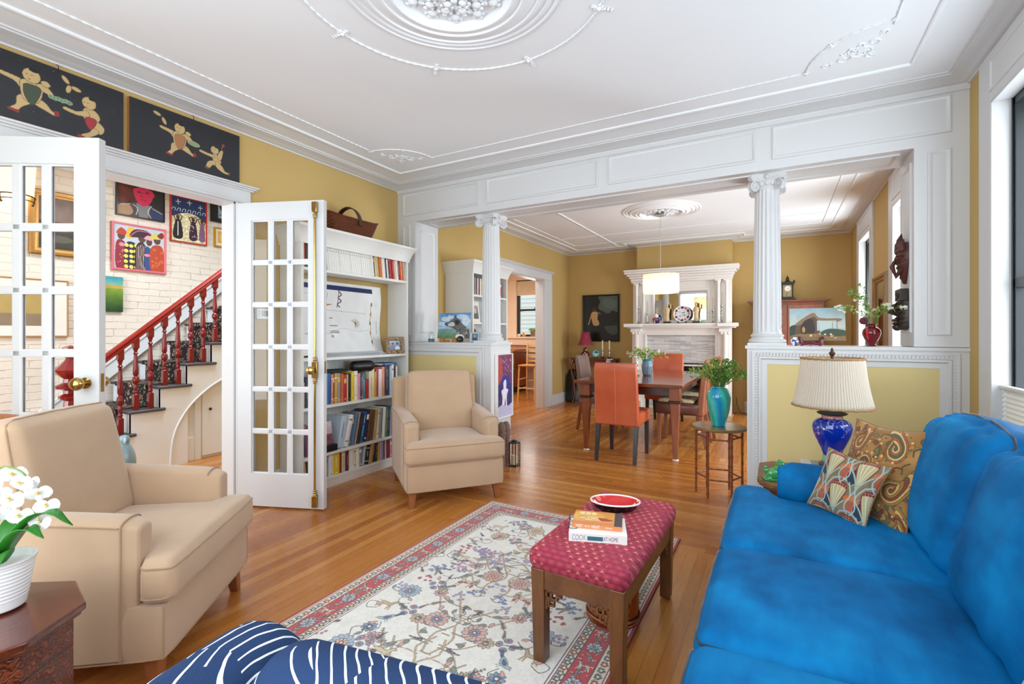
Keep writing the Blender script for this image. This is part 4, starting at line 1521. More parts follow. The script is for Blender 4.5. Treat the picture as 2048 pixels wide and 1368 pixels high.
# ------------------------------------------------------------------ printed cushions
def paisley(cv, rs):
    cv.mottle(0.05, 8, 5)
    cols = ['8a5a2c', 'a7702f', '6c6a3a', 'b5793c', '7b3f2a', '4f5a44', 'c79a55']
    def drop(cx, cy, s, rot, c1, c2, c3):
        base = [(-.25, -1.35), (0.15, -1.05), (0.45, -0.5), (0.62, 0.1), (0.5, 0.6), (0.05, 0.85), (-0.42, 0.6), (-0.5, 0.1), (-0.25, -0.35), (-0.18, -0.75), (-.42, -1.15)]
        for k, (sc_, c) in enumerate(((1.0, c1), (0.84, c2), (0.68, c3), (0.50, c1), (0.34, c2), (0.18, c3))):
            pts = []
            for x, y in base:
                x, y = x * sc_, y * sc_ + 0.10 * (1 - sc_)
                pts.append((cx + s * (x * math.cos(rot) - y * math.sin(rot)), cy + s * (x * math.sin(rot) + y * math.cos(rot))))
            cv.blob(pts, c, edge='46321e', ew=0.5)
        for k in range(14):
            a = 2 * PI * k / 14
            cv.ell(cx + s * 0.78 * math.cos(a), cy + s * 0.80 * math.sin(a), s * 0.06, s * 0.06, rs.choice(['d9b877', 'a8472b', '4a5b4c']))
    for k in range(60):
        x, y = rs.uniform(0, cv.w), rs.uniform(0, cv.h)
        cv.ell(x, y, rs.uniform(2, 5), rs.uniform(2, 4), rs.choice(cols), rs.uniform(0, 3), edge='4a3620', ew=0.5)
    for k in range(40):
        x, y = rs.uniform(0, cv.w), rs.uniform(0, cv.h)
        a = rs.uniform(0, 6)
        cv.curve([(x, y), (x + 6 * math.cos(a), y + 6 * math.sin(a)), (x + 11 * math.cos(a + .7), y + 11 * math.sin(a + .7))], 1.3, rs.choice(['6b2f20', '5b6a4d', 'c58f4b', '39402f']))
    for (x, y, s, r) in ((26, 22, 19, 0.5), (72, 22, 21, -0.4), (46, 50, 20, 2.4), (84, 62, 21, 0.9), (22, 74, 20, -0.7), (58, 88, 20, 1.9), (95, 96, 16, 0), (4, 48, 15, 1)):
        drop(x, y, s, r, *rs.sample([('96702f', 'c9a257', '7d3a24'), ('5f6442', 'b98a43', '8f4a2a'), ('a05a30', 'd1ad68', '4d5a48'), ('7a5a2b', 'b3622f', 'd0b070')], 1)[0])
    return cv


def floral(cv, rs):
    cv.a[:] = rgb('7b6a4c')
    cv.mottle(0.03, 6, 2)
    for gx in range(-1, 3):
        for gy in range(-1, 3):
            ox, oy = gx * 50 + (25 if gy % 2 else 0), gy * 46
            cv.blob([(ox + 4, oy + 30), (ox + 15, oy + 12), (ox + 25, oy + 30), (ox + 15, oy + 46)], '24303c', edge='8fa3a0', ew=1.0)
            cv.blob([(ox + 25, oy + 44), (ox + 14, oy + 20), (ox + 12, oy + 4), (ox + 25, oy - 1), (ox + 38, oy + 4), (ox + 36, oy + 20)], 'b9ad84', edge='6f2a22', ew=1.6)
            for k in range(7):
                u = -1 + 2 * k / 6
                cv.curve([(ox + 25, oy + 42), (ox + 25 + u * 6, oy + 22), (ox + 25 + u * 11, oy + 7)], 0.8, 'dcd3ad' if k % 2 else '8f9a78')
                cv.ell(ox + 25 + u * 12, oy + 5 - 2 * (1 - u * u), 2.1, 2.1, '6b1f22', edge='a8584a', ew=0.6)
                cv.ell(ox + 25 + u * 9.5, oy + 1 - 2 * (1 - u * u), 1.9, 1.9, '7a2a26')
            for k in range(9):
                u = -1 + 2 * k / 8
                cv.line([(ox, oy + 40), (ox + u * 9, oy + 20 + 4 * u * u)], 0.9, 'b5472f')
                for q in range(3): cv.ell(ox + u * (9 + q), oy + 19 - q * 2.2 + 4 * u * u, 1.3, 1.3, 'c96a33')
            for s_ in (-1, 1):
                cv.curve([(ox + 25, oy + 46), (ox + 25 + s_ * 10, oy + 30), (ox + 25 + s_ * 20, oy + 18), (ox + 25 + s_ * 27, oy - 2)], 2.2, '93aaa6')
                cv.curve([(ox, oy + 46), (ox + s_ * 8, oy + 32), (ox + s_ * 4, oy + 14), (ox + s_ * 12, oy - 4)], 1.8, 'a3b4a8')
            cv.curve([(ox + 12, oy - 3), (ox + 25, oy - 8), (ox + 38, oy - 3)], 2.6, '8fa9b4')
    return cv


def throw_pillow(name, label, TL, TR, BR, BL, th, cv, backcol, mat, group=None):
    """soft square pillow spanned by four world corners, printed on the front"""
    TL, TR, BR, BL = [np.array(p, float) for p in (TL, TR, BR, BL)]
    nrm = np.cross(TR - TL, BL - TL); nrm /= np.linalg.norm(nrm)
    if nrm @ (np.array([0, 0, 1.27]) - TL) < 0: nrm = -nrm
    def surf(sgn):
        def f(u, v):
            # pull the sides in, leaving eared corners
            uu = u + 0.055 * (0.5 - u) * 2 * np.sin(PI * v) * np.abs(2 * u - 1) ** 2 * 1.0
            vv = v + 0.055 * (0.5 - v) * 2 * np.sin(PI * u) * np.abs(2 * v - 1) ** 2 * 1.0
            h = th * sgn * (np.clip(np.sin(PI * u), 0, 1) * np.clip(np.sin(PI * v), 0, 1)) ** 0.42 * (1 + 0.04 * np.sin(9 * u + 5 * v))
            out = []
            for k in range(3):
                top = TL[k] * (1 - uu) + TR[k] * uu; bot = BL[k] * (1 - uu) + BR[k] * uu
                out.append(bot * (1 - vv) + top * vv + nrm[k] * h)
            return out
        return f
    o = color_grid(name, cv, surf(1), mat)
    tag(o, label, 'pillow', group)
    bk = Cv(20, 20, 1.5, backcol)
    color_grid('back_cover', bk, surf(-1), mat, o)
    p = MB(); pts = []
    F = surf(0)
    for a, b, c, d in ((0, 0, 1, 0), (1, 0, 1, 1), (1, 1, 0, 1), (0, 1, 0, 0)):
        for i in range(16):
            u = a + (c - a) * i / 16; v = b + (d - b) * i / 16
            pts.append(tuple(float(q) for q in F(np.float64(u), np.float64(v))))
    p.tube(pts, 0.0035, 6, closed=True)
    build('piping', p, fabric(name + '_piping', backcol, 0.9, 0.1), o)
    return o


PRINT = painted('printed_cotton', 0.85, 0.2, 420, sheen=0.2)
rs = random.Random(4)
throw_pillow('throw_pillow', 'rust and gold paisley pillow leaning in the far corner of the blue sofa', (0.335, 2.80, 0.865), (0.555, 2.50, 0.875), (0.430, 2.340, 0.475), (0.225, 2.68, 0.47), 0.060, paisley(Cv(100, 100, 2.6, '9a6e35'), rs), '8a6234', PRINT)
throw_pillow('throw_pillow', 'smaller art nouveau floral pillow propped against the paisley pillow', (0.205, 2.60, 0.755), (0.405, 2.42, 0.735), (0.300, 2.335, 0.485), (0.120, 2.56, 0.500), 0.045, floral(Cv(100, 100, 2.4, '7b6a4c'), rs), '7c8f8c', PRINT)
throw_pillow('throw_pillow', 'pale blue floral pillow at the near end of the sofa, mostly cut off', (0.50, 1.30, 0.80), (0.62, 0.98, 0.82), (0.44, 0.92, 0.50), (0.36, 1.26, 0.49), 0.06, floral(Cv(100, 100, 2.0, '7b6a4c'), rs), '9fb0b4', PRINT)
# ------------------------------------------------------------------ rug
def make_rug():
    rs = random.Random(21)
    Wc, Lc = 137.0, 215.0        # centimetres
    cv = Cv(Wc, Lc, 4.2, 'dedcd4')
    RED_, IV, BL1, BL2, TAN, DK, PK, GR = 'b8444a', 'dedbd1', '7f98ad', '486683', 'bda88a', '5a5052', 'cf9c94', '7f8a7c'
    cv.mottle(0.012, 3, 3)
    def flower(x, y, r, c1, c2, n=8, rot=0.0):
        for k in range(n):
            a = rot + 2 * PI * k / n
            cv.ell(x + r * 0.62 * math.cos(a), y + r * 0.62 * math.sin(a), r * 0.42, r * 0.26, c1, a, edge=DK, ew=0.22)
        cv.ell(x, y, r * 0.42, r * 0.42, c2, edge=DK, ew=0.22)
        cv.ell(x, y, r * 0.18, r * 0.18, 'e6dcc8')
    def leaf(x, y, L, ang, c, w=0.26):
        a, b = math.cos(ang), math.sin(ang)
        pts = [(x, y), (x + a * L * .4 - b * L * w, y + b * L * .4 + a * L * w), (x + a * L, y + b * L), (x + a * L * .4 + b * L * w, y + b * L * .4 - a * L * w)]
        cv.blob(pts, c, edge=DK, ew=0.22, k=4)
    def fern(x, y, L, ang, c):
        bend = rs.uniform(-0.5, 0.5)
        pts = []
        for i in range(8):
            t = i / 7
            pts.append((x + L * t * math.cos(ang + bend * t), y + L * t * math.sin(ang + bend * t)))
        cv.line(pts, 0.35, DK)
        for i in range(1, 8):
            px, py = pts[i]
            for s_ in (-1, 1):
                leaf(px, py, L * 0.20 * (1.15 - i / 9), ang + bend * i / 7 + s_ * 0.9, c, 0.25)
    def spray(x, y, n, c, rad):
        for k in range(n):
            a = rs.uniform(0, 2 * PI); r = rad * math.sqrt(rs.random())
            fx, fy = x + r * math.cos(a) * 1.35, y + r * math.sin(a)
            for q in range(5):
                b = q * 2 * PI / 5
                cv.ell(fx + 0.55 * math.cos(b), fy + 0.55 * math.sin(b), 0.48, 0.42, c)
            cv.ell(fx, fy, 0.30, 0.30, DK)
    def bird(x, y, s, ang, c1, c2):
        def tr(p):
            a, b = math.cos(ang), math.sin(ang)
            return (x + s * (p[0] * a - p[1] * b), y + s * (p[0] * b + p[1] * a))
        cv.blob([tr(p) for p in ((-1, -.15), (-.3, -.42), (.45, -.38), (.75, -.62), (1.0, -.5), (.95, -.25), (.6, .05), (.1, .38), (-.5, .25))], c1, edge=DK, ew=0.25)
        cv.blob([tr(p) for p in ((-.6, -.1), (.0, -.28), (.4, -.1), (0, .16))], c2, edge=DK, ew=0.22)
        cv.poly([tr(p) for p in ((-.9, -.1), (-1.9, -.42), (-1.8, -.15), (-2.0, .08), (-.8, .14))], c2, edge=DK, ew=0.22)
        cv.poly([tr(p) for p in ((1.0, -.5), (1.3, -.42), (.98, -.36))], 'a8672f')
        for d in (0.0, 0.25): cv.line([tr((d, .3)), tr((d + .1, .75))], 0.25, DK)
    def animal(x, y, s, fl, c1):
        def tr(p): return (x + s * p[0] * fl, y + s * p[1])
        cv.blob([tr(p) for p in ((-1, -.3), (-.4, -.45), (.4, -.4), (.75, -.9), (1.05, -1.0), (1.25, -.78), (.95, -.6), (.8, -.1), (.3, .1), (-.6, .08))], c1, edge=DK, ew=0.28)
        for a, b in ((-.8, -1.0), (-.55, -.5), (.45, .6), (.65, 1.0)):
            cv.line([tr((a, 0)), tr(((a + b) / 2, .45)), tr((b, .9))], 0.75, c1); cv.line([tr((a + .1, 0)), tr((b + .1, .9))], 0.2, DK)
        cv.line([tr((.95, -1)), tr((.8, -1.4))], .25, DK); cv.line([tr((-1, -.3)), tr((-1.35, -.5)), tr((-1.5, -.2))], .4, c1)
    def vine(p, w, c=TAN):
        cv.curve(p, w + 0.34, '6a5a4c'); cv.curve(p, w, c)
    # field: right half drawn, then mirrored
    fx0, fy0, fx1, fy1 = 20, 20, Wc - 20, Lc - 20
    cx = Wc / 2
    def tree(x, y, up, h):
        vine([(x, y), (x + 3, y - up * h * .25), (x - 2, y - up * h * .5), (x + 5, y - up * h * .75), (x + 12, y - up * h)], 0.62)
        for t_, dx, dy in ((.15, 16, -10), (.35, 24, -4), (.55, 20, -14), (.75, 26, -10), (.3, -12, -12), (.6, -14, -8)):
            bx, by = x, y - up * h * t_
            ex, ey = bx + dx, by + dy * up
            vine([(bx, by), (bx + dx * .5, by + dy * up * .1), (ex, ey)], 0.34)
            kind = rs.randrange(4)
            if kind == 0: flower(ex, ey, 3.6, rs.choice([PK, BL1, TAN]), rs.choice([BL2, RED_]), 9, rs.random())
            elif kind == 1: spray(ex, ey, 20, rs.choice(['b0626a', 'c79aa8', 'a7485a', '9a86a6']), 4.6)
            elif kind == 2: fern(ex, ey, 11, rs.uniform(0, 6), rs.choice([GR, BL2, TAN]))
            else:
                for q in range(4):
                    a = q * 1.5; cv.ell(ex + 3 * math.cos(a), ey + 3 * math.sin(a), 1.6, 1.9, BL1, a, edge=DK, ew=0.3); cv.ell(ex + 3 * math.cos(a), ey + 3 * math.sin(a), .7, .7, RED_)
            leaf(bx + dx * .5, by + dy * up * .2, 4.5, rs.uniform(0, 6), rs.choice([GR, TAN, BL1])); leaf(bx + dx * .6, by + dy * up * .4, 4, rs.uniform(0, 6), rs.choice([GR, PK]))
    for y, up, h in ((70, 1, 44), (115, 1, 42), (160, 1, 44), (200, 1, 42), (150, -1, 34), (60, -1, 30)):
        tree(cx + rs.uniform(1, 8), y, up, h)
    for (x, y) in ((cx + 8, 96), (cx + 30, 52), (cx + 12, 182), (cx + 36, 128), (cx + 10, 140), (cx + 34, 172), (cx + 14, 34)):
        flower(x, y, 5.6, rs.choice(['cba69c', '9fb0bf', 'c8b89c']), BL2, 12, rs.random()); flower(x, y, 2.9, rs.choice([BL1, 'd7b79c']), RED_, 8)
    for (x, y, s, a) in ((cx + 24, 84, 3.6, 0.4), (cx + 38, 104, 3.2, -0.6), (cx + 6, 60, 3.2, 1.2), (cx + 30, 150, 4.0, 0.9), (cx + 40, 66, 3.0, 2.6), (cx + 20, 192, 3.6, 3.4), (cx + 40, 190, 3.4, 0.2), (cx + 22, 118, 3.3, 2.2)):
        bird(x, y, s, a, rs.choice([TAN, 'c6b493', '9fb0ba']), rs.choice([BL1, PK, BL2]))
    for (x, y, s, f_) in ((cx + 16, 108, 4.4, 1), (cx + 38, 40, 4.2, -1), (cx + 34, 86, 4.0, 1), (cx + 16, 168, 4.2, -1), (cx + 38, 142, 3.8, -1)):
        animal(x, y, s, f_, rs.choice(['c9bd9f', 'b9a57f']))
    for k in range(78):
        x, y = rs.uniform(cx, fx1), rs.uniform(fy0, fy1)
        q = rs.random()
        if q < .35: fern(x, y, rs.uniform(4.5, 8), rs.uniform(0, 6), rs.choice([GR, BL2, TAN, 'a9727a']))
        elif q < .6: spray(x, y, 9, rs.choice(['b0626a', 'a8a0b8', '7f8fb0', 'c09a9a']), 3)
        else:
            a = rs.uniform(0, 6)
            cv.curve([(x, y), (x + 4 * math.cos(a), y + 4 * math.sin(a)), (x + 6 * math.cos(a + .9), y + 6 * math.sin(a + .9)), (x + 5 * math.cos(a + 1.8), y + 5 * math.sin(a + 1.8))], 0.4, DK)
            leaf(x, y, 3.5, a + 2, rs.choice([GR, PK, BL1]))
    half = cv.nx // 2
    cv.a[:, :half] = cv.a[:, ::-1][:, :half]
    # borders
    def band(d0, d1, c):
        cv.rect(d0, d0, Wc - d0, d1, c); cv.rect(d0, Lc - d1, Wc - d0, Lc - d0, c); cv.rect(d0, d0, d1, Lc - d0, c); cv.rect(Wc - d1, d0, Wc - d0, Lc - d0, c)
    band(0, 1.4, '9c3b3f'); band(1.4, 2.0, 'e4ddd0'); band(2.0, 2.5, '8a4a58'); band(2.5, 6.6, 'd8cdb4'); band(6.6, 7.1, DK); band(7.1, 15.2, RED_)
    band(15.2, 15.7, DK); band(15.7, 18.9, 'd8cdb4'); band(18.9, 19.4, '7b4f66'); band(19.4, 20.1, 'e1dacb'); band(20.1, 20.5, '6b5a6e')
    def along(d, step, fn):
        n = int((Wc - 2 * d) / step); st = (Wc - 2 * d) / n
        for i in range(n + 1):
            fn(d + st * i, d, 0, i); fn(d + st * i, Lc - d, PI, i)
        n = int((Lc - 2 * d) / step); st = (Lc - 2 * d) / n
        for i in range(1, n):
            fn(d, d + st * i, -PI / 2, i); fn(Wc - d, d + st * i, PI / 2, i)
    def minor(x, y, a, i):
        c = (BL2, 'a9544c', '4e7480')[i % 3]
        for k in range(5):
            b = k * 2 * PI / 5
            cv.ell(x + 0.95 * math.cos(b), y + 0.95 * math.sin(b), .72, .60, c, b, edge=DK, ew=0.2)
        cv.ell(x, y, .6, .6, 'e0cfa8')
        u, v = math.cos(a), math.sin(a)
        cv.curve([(x + 1.3 * u, y + 1.3 * v), (x + 2.0 * u - .8 * v, y + 2.0 * v + .8 * u), (x + 2.8 * u, y + 2.8 * v)], .3, DK)
    along(4.55, 3.7, minor)
    along(17.3, 3.3, minor)
    def major(x, y, a, i):
        u, v = math.cos(a), math.sin(a)
        if i % 4 == 0: flower(x, y, 3.4, 'a9bccb', BL2, 10); flower(x, y, 1.8, 'dcd6c8', BL1, 6)
        elif i % 4 == 1: bird(x, y, 1.9, a + (0.3 if i % 8 == 1 else 2.8), 'cfc3a6', BL1)
        elif i % 4 == 2: animal(x, y + .8, 2.3, 1 if i % 8 == 2 else -1, 'd3c8b0')
        else: fern(x - 3 * u, y - 3 * v, 6.5, a + 0.3, 'c9c2b0')
        for k in range(7):
            px, py = x + rs.uniform(-3.6, 3.6), y + rs.uniform(-3.6, 3.6)
            cv.ell(px, py, .62, .48, rs.choice(['e2d9c8', 'd5b9a9', '8aa0ae']), rs.uniform(0, 3), edge=DK, ew=.2)
        cv.curve([(x - 3.5 * u - 2.5 * v, y - 3.5 * v + 2.5 * u), (x, y), (x + 3.5 * u + 2.5 * v, y + 3.5 * v - 2.5 * u)], .28, DK)
    along(11.15, 5.6, major)
    cv.a = cv.a * 1.03 + 0.01
    cv.mottle(0.018, 0.6, 8)
    W, L = 1.37, 2.15
    o = color_grid('persian_rug', cv, lambda u, v: (-W / 2 + u * W, -L / 2 + v * L, 0.009 + 0 * u), painted('rug_wool', 0.95, 0.6, 700, sheen=0.25))
    tag(o, 'ivory Persian rug with red flowered border, birds and animals on the wood floor', 'rug')
    o.location = (-1.215, 3.09 - L / 2, 0)
    o.rotation_euler = (0, 0, R(-0.4))
    b = MB(); b.box(-W / 2 - 0.002, W / 2 + 0.002, -L / 2 - 0.002, L / 2 + 0.002, 0.0005, 0.0085)
    build('binding', b, M('rug_edge_wool', '8f3a3c', 0.95), o)
    fr = MB()
    for i in range(270):
        x = -W / 2 + W * (i + .5) / 270
        for y, s_ in ((L / 2, 1), (-L / 2, -1)):
            fr.box(x - 0.0012, x + 0.0012, min(y, y + s_ * 0.014), max(y, y + s_ * 0.014), 0.001, 0.005)
    build('fringe', fr, M('rug_fringe', 'e3dccb', 0.95), o)
    return o


make_rug()

# ------------------------------------------------------------------ upholstered bench
BWOOD = wood('dark_oak', '4a2a14', '7d4f28', 0.32, 'z', 5, 0.3)
BWOODX = wood('dark_oak_rail', '4a2a14', '7d4f28', 0.32, 'y', 5, 0.3)
t = NT('raspberry_scallop_fabric')
co = t.coords()
sp = t.n('SeparateXYZ'); t.l(co, sp.inputs[0])
P_ = 0.036
u = t.math('DIVIDE', sp.outputs[0], P_); v = t.math('DIVIDE', t.math('ADD', sp.outputs[1], t.math('MULTIPLY', sp.outputs[2], 1.0)), P_ * 0.85)
row = t.math('FLOOR', v)
sh = t.math('MULTIPLY', t.math('MODULO', t.math('ABSOLUTE', row), 2.0), 0.5)
fu = t.math('SUBTRACT', t.math('FRACT', t.math('ADD', u, sh)), 0.5)
fv = t.math('FRACT', v)
fc_ = t.math('SUBTRACT', fv, 0.5)
d = t.math('SQRT', t.math('ADD', t.math('MULTIPLY', fu, fu), t.math('MULTIPLY', fc_, fc_)))
tri = t.math('LESS_THAN', t.math('ADD', t.math('ABSOLUTE', fu), t.math('MULTIPLY', fv, 0.65)), 0.26)
big = t.noise(co, 7, 2)
hl = t.math('MULTIPLY', tri, t.math('GREATER_THAN', big, 0.42))
col = t.mix(t.math('MULTIPLY', t.math('SUBTRACT', 0.75, d), 1.2), hx('7d1830'), hx('bf3f5a'))
col = t.mix(t.math('MULTIPLY', hl, 0.75), col, hx('dc9578'))
t.bsdf(col, 0.72, 0, t.bump(t.math('SUBTRACT', 1.0, d), 0.9, 0.012), Sheen_Weight=0.3, Sheen_Tint=hx('d06a70'))
RASP = t.m
bench = thing('bench', 'dark wood bench with a raspberry scalloped cushion top on the rug', 'bench', (-0.635, 2.03, 0), R(-2))
bw, bl = 0.375, 0.775
for sx_ in (-1, 1):
    for sy_ in (-1, 1):
        x = sx_ * (bw / 2 - 0.031); y = sy_ * (bl / 2 - 0.031)
        build('leg', MB().taper((x - sx_ * .003, y - sy_ * .003), 0.048, 0.048, 0.0095, (x, y), 0.056, 0.056, 0.37), BWOOD, bench, bevel=0.003)
m = MB()
m.box(-bw / 2 + 0.012, bw / 2 - 0.012, -bl / 2 + 0.008, -bl / 2 + 0.032, 0.295, 0.368); m.box(-bw / 2 + 0.012, bw / 2 - 0.012, bl / 2 - 0.032, bl / 2 - 0.008, 0.295, 0.368)
m.box(-bw / 2 + 0.008, -bw / 2 + 0.032, -bl / 2 + 0.01, bl / 2 - 0.01, 0.295, 0.368); m.box(bw / 2 - 0.032, bw / 2 - 0.008, -bl / 2 + 0.01, bl / 2 - 0.01, 0.295, 0.368)
build('apron', m, BWOODX, bench, bevel=0.002)
def fret(m, ox, oz, dx, mp):
    for (a0, a1, b0, b1) in ((0, .070, -.010, 0), (.0, .010, -.075, 0), (.022, .030, -.045, 0), (.0, .045, -.036, -.028), (.045, .053, -.036, -.0), (.012, .020, -.066, -.036), (.012, .034, -.062, -.054), (.034, .040, -.062, -.028), (.053, .070, -.022, -.014)):
        a0, a1 = ox + dx * a0, ox + dx * a1
        mp(min(a0, a1), max(a0, a1), oz + b0, oz + b1)
for sx_ in (-1, 1):
    for sy_ in (-1, 1):
        m = MB()
        y = sy_ * (bl / 2 - 0.02)
        fret(m, sx_ * (bw / 2 - 0.058), 0.296, -sx_, lambda a, b, c, d: m.box(a, b, y - 0.006, y + 0.006, c, d))
        build('fretwork_bracket', m, BWOOD, bench)
        m = MB()
        x = sx_ * (bw / 2 - 0.02)
        fret(m, sy_ * (bl / 2 - 0.058), 0.296, -sy_, lambda a, b, c, d: m.box(x - 0.006, x + 0.006, a, b, c, d))
        build('fretwork_bracket', m, BWOOD, bench)
f = cushion_fn(bw + 0.02, bl + 0.02, 0.088, 0.036, 0.010, seed=2)
m = MB(); m.M = T(0, 0, 0.408); soft_box(m, f, 16, 26, 6)
s_ = build('cushion', m, RASP, bench, sharp=80)
f2 = cushion_fn(bw - 0.03, bl - 0.03, 0.088, 0.030, 0.013)
p = MB(); p.M = T(0, 0, 0.4075); piping(p, f2, (0.97,), 0.0028, 16)
build('piping', p, M('raspberry_piping', '6d1528', 0.8), s_)

# enamel bowl and the two books on the bench
bowl = thing('bowl', 'oval black enamel bowl with a red inside on the raspberry bench', 'bowl', (-0.655, 2.165, 0.4570), R(18))
bowl.scale = (0.87, 0.87, 0.9)
pr = [(0.0001, 0.001), (0.060, 0.0), (0.085, 0.002), (0.108, 0.018), (0.128, 0.046), (0.1305, 0.050)]
build('shell', MB().lathe(pr, n=48, sx=1.0, sy=0.70, caps=False), M('black_enamel', '151212', 0.15), bowl)
pin = [(0.0001, 0.006), (0.055, 0.006), (0.082, 0.009), (0.104, 0.024), (0.124, 0.048)]
t = NT('red_enamel_inside')
co = t.coords(); v = t.voro(co, 24, 'Distance'); sp = t.n('SeparateXYZ'); t.l(co, sp.inputs[0])
low = t.math('LESS_THAN', sp.outputs[1], 0.030)
spots = t.math('MULTIPLY', t.math('LESS_THAN', v, 0.46), low)
c_ = t.mix(spots, hx('c42a2a'), hx('ece4df'))
c_ = t.mix(t.math('MULTIPLY', t.math('LESS_THAN', t.voro(co, 90, 'Distance'), 0.22), low), c_, hx('5a1a22'))
t.bsdf(c_, 0.15)
build('lining', MB().lathe(pin, n=48, sx=1.0, sy=0.70, caps=False), t.m, bowl)
rim = MB(); rim.tube([(0.1275 * math.cos(2 * PI * k / 48), 0.0895 * math.sin(2 * PI * k / 48), 0.049) for k in range(48)], 0.0045, 6, closed=True)
build('rim', rim, M('white_enamel', 'eee9e2', 0.2), bowl)


def text_part(name, body, size, loc, rot, mat, parent, sx=1.0, align='CENTER', sp=1.0):
    d = bpy.data.curves.new(name, 'FONT')
    d.body = body; d.size = size; d.align_x = align; d.align_y = 'CENTER'
    d.extrude = 0.00015; d.space_character = sp
    d.materials.append(mat)
    tmp = bpy.data.objects.new(name, d)
    COL.objects.link(tmp)
    dg = bpy.context.evaluated_depsgraph_get()
    me = bpy.data.meshes.new_from_object(tmp.evaluated_get(dg))
    bpy.data.objects.remove(tmp)
    o = bpy.data.objects.new(name, me)
    link(o, parent)
    o.location = loc; o.rotation_euler = rot; o.scale = (sx, 1, 1)
    return o


INK = M('dark_ink', '1f2a2e', 0.6); WINK = M('white_ink', 'f3ece0', 0.6); PLUMINK = M('plum_ink', '6a4a56', 0.6)
PAPER = M('book_paper', 'e8e1d0', 0.85)
bk = thing('book', 'thick white cookbook with a teal spine block, lower book on the bench', 'book', (-0.640, 1.874, 0.4560), R(19), 'books on the bench')
m = MB(); m.box(-0.112, 0.112, -0.0895, 0.090, 0.0, 0.003); m.box(-0.112, 0.112, -0.0895, 0.090, 0.034, 0.037); m.box(-0.112, 0.112, -0.0925, -0.0895, 0.0, 0.037)
build('cover', m, M('white_book_cover', 'e9ebe6', 0.4), bk, bevel=0.001)
build('pages', MB().box(-0.110, 0.110, -0.088, 0.087, 0.003, 0.034), PAPER, bk)
build('spine_block', MB().box(-0.040, 0.020, -0.0931, -0.0925, 0.010, 0.026), M('teal_ink', '2f6f78', 0.5), bk)
text_part('lettering', 'COOK', 0.030, (-0.072, -0.0926, 0.018), (R(90), 0, 0), M('grey_blue_ink', '7d93a8', 0.5), bk, 0.62)
text_part('lettering', 'AT HOME', 0.023, (0.050, -0.0926, 0.018), (R(90), 0, 0), PLUMINK, bk, 0.55)
text_part('lettering', 'COOK', 0.060, (-0.095, 0.020, 0.0371), (0, 0, R(90)), INK, bk, 0.9)
bk = thing('book', 'orange and gold paperback lying on top of the white cookbook', 'book', (-0.646, 1.895, 0.4935), R(15), 'books on the bench')
cv = Cv(100, 80, 2.2, 'e2a64a')
cv.grad(0, 80, 'd9903c', 'e8b660'); cv.mottle(0.03, 14, 3)
cv.ell(30, 30, 34, 26, 'ecc06a', al=.6); cv.rect(0, 62, 100, 80, 'd98a5a'); cv.rect(84, 0, 100, 80, '4a4248')
cv.blob([(10, 44), (24, 34), (44, 33), (66, 38), (78, 46), (60, 55), (36, 58), (20, 54)], 'efc488', edge='8a4a22', ew=.8)
cv.blob([(52, 38), (70, 42), (82, 50), (62, 56), (54, 50)], 'b5402f')
cv.curve([(8, 40), (16, 34), (28, 42), (22, 50), (12, 56)], 1.4, '8c5a26'); cv.curve([(60, 36), (76, 46), (90, 60)], .9, '6b3d2a')
for x in (34, 50): cv.ell(x, 44, 2.6, 1.0, '4a2a1a')
cv.curve([(38, 52), (43, 50), (48, 52)], .9, 'a8452f')
for x in (12, 24, 36): cv.rect(x, 8, x + 9, 22, 'f0e4c4', .8)
for i in range(12): cv.rect(48 + i * 2.4, 6, 49.2 + i * 2.4, 30, 'c98a4a', .5)
color_grid('cover', cv, lambda u, v: (-0.098 + u * 0.196, -0.072 + v * 0.144, 0.0182 + 0 * u), painted('printed_cover', 0.35), bk)
m = MB(); m.box(-0.098, 0.098, -0.072, 0.072, 0.0, 0.0012); m.box(-0.098, 0.098, -0.0732, -0.0720, 0.0, 0.018)
build('spine', m, M('orange_book_spine', 'd98a58', 0.4), bk)
build('pages', MB().box(-0.097, 0.097, -0.0715, 0.0715, 0.0012, 0.0178), PAPER, bk)
text_part('lettering', 'WEST', 0.017, (-0.070, -0.0735, 0.0092), (R(90), 0, 0), WINK, bk, 0.62)
text_part('lettering', 'WITH THE', 0.008, (-0.038, -0.0735, 0.0092), (R(90), 0, 0), WINK, bk, 0.55)
text_part('lettering', 'NIGHT', 0.017, (-0.004, -0.0735, 0.0092), (R(90), 0, 0), WINK, bk, 0.62)
text_part('lettering', 'MARKHAM', 0.008, (0.048, -0.0735, 0.0092), (R(90), 0, 0), WINK, bk, 0.7)

# copper pot under the bench
t = NT('hammered_copper')
v = t.voro(t.coords(), 26, 'Distance', 'SMOOTH_F1')
t.bsdf(t.ramp(t.noise(t.coords(), 6, 3), [(0.3, hx('9c5a3a')), (0.7, hx('c98560'))]), 0.28, 1.0, t.bump(v, 0.35, 0.006))
pot = thing('copper_pot', 'hammered copper pot standing on the rug under the bench', 'pot', (-0.645, 2.095, 0.0098))
build('body', MB().lathe([(0.0001, 0.002), (0.104, 0.002), (0.112, 0.012), (0.113, 0.05), (0.115, 0.20), (0.116, 0.262), (0.120, 0.268), (0.117, 0.272), (0.112, 0.262), (0.108, 0.02), (0.0001, 0.015)], n=48, caps=False), t.m, pot)
fo = MB(); fo.lathe([(0.112, 0.016), (0.119, 0.020), (0.120, 0.027), (0.115, 0.032)], n=48, caps=False); fo.lathe([(0.111, 0.000), (0.117, 0.004), (0.117, 0.010), (0.111, 0.014)], n=48, caps=False)
build('foot_ring', fo, t.m, pot)

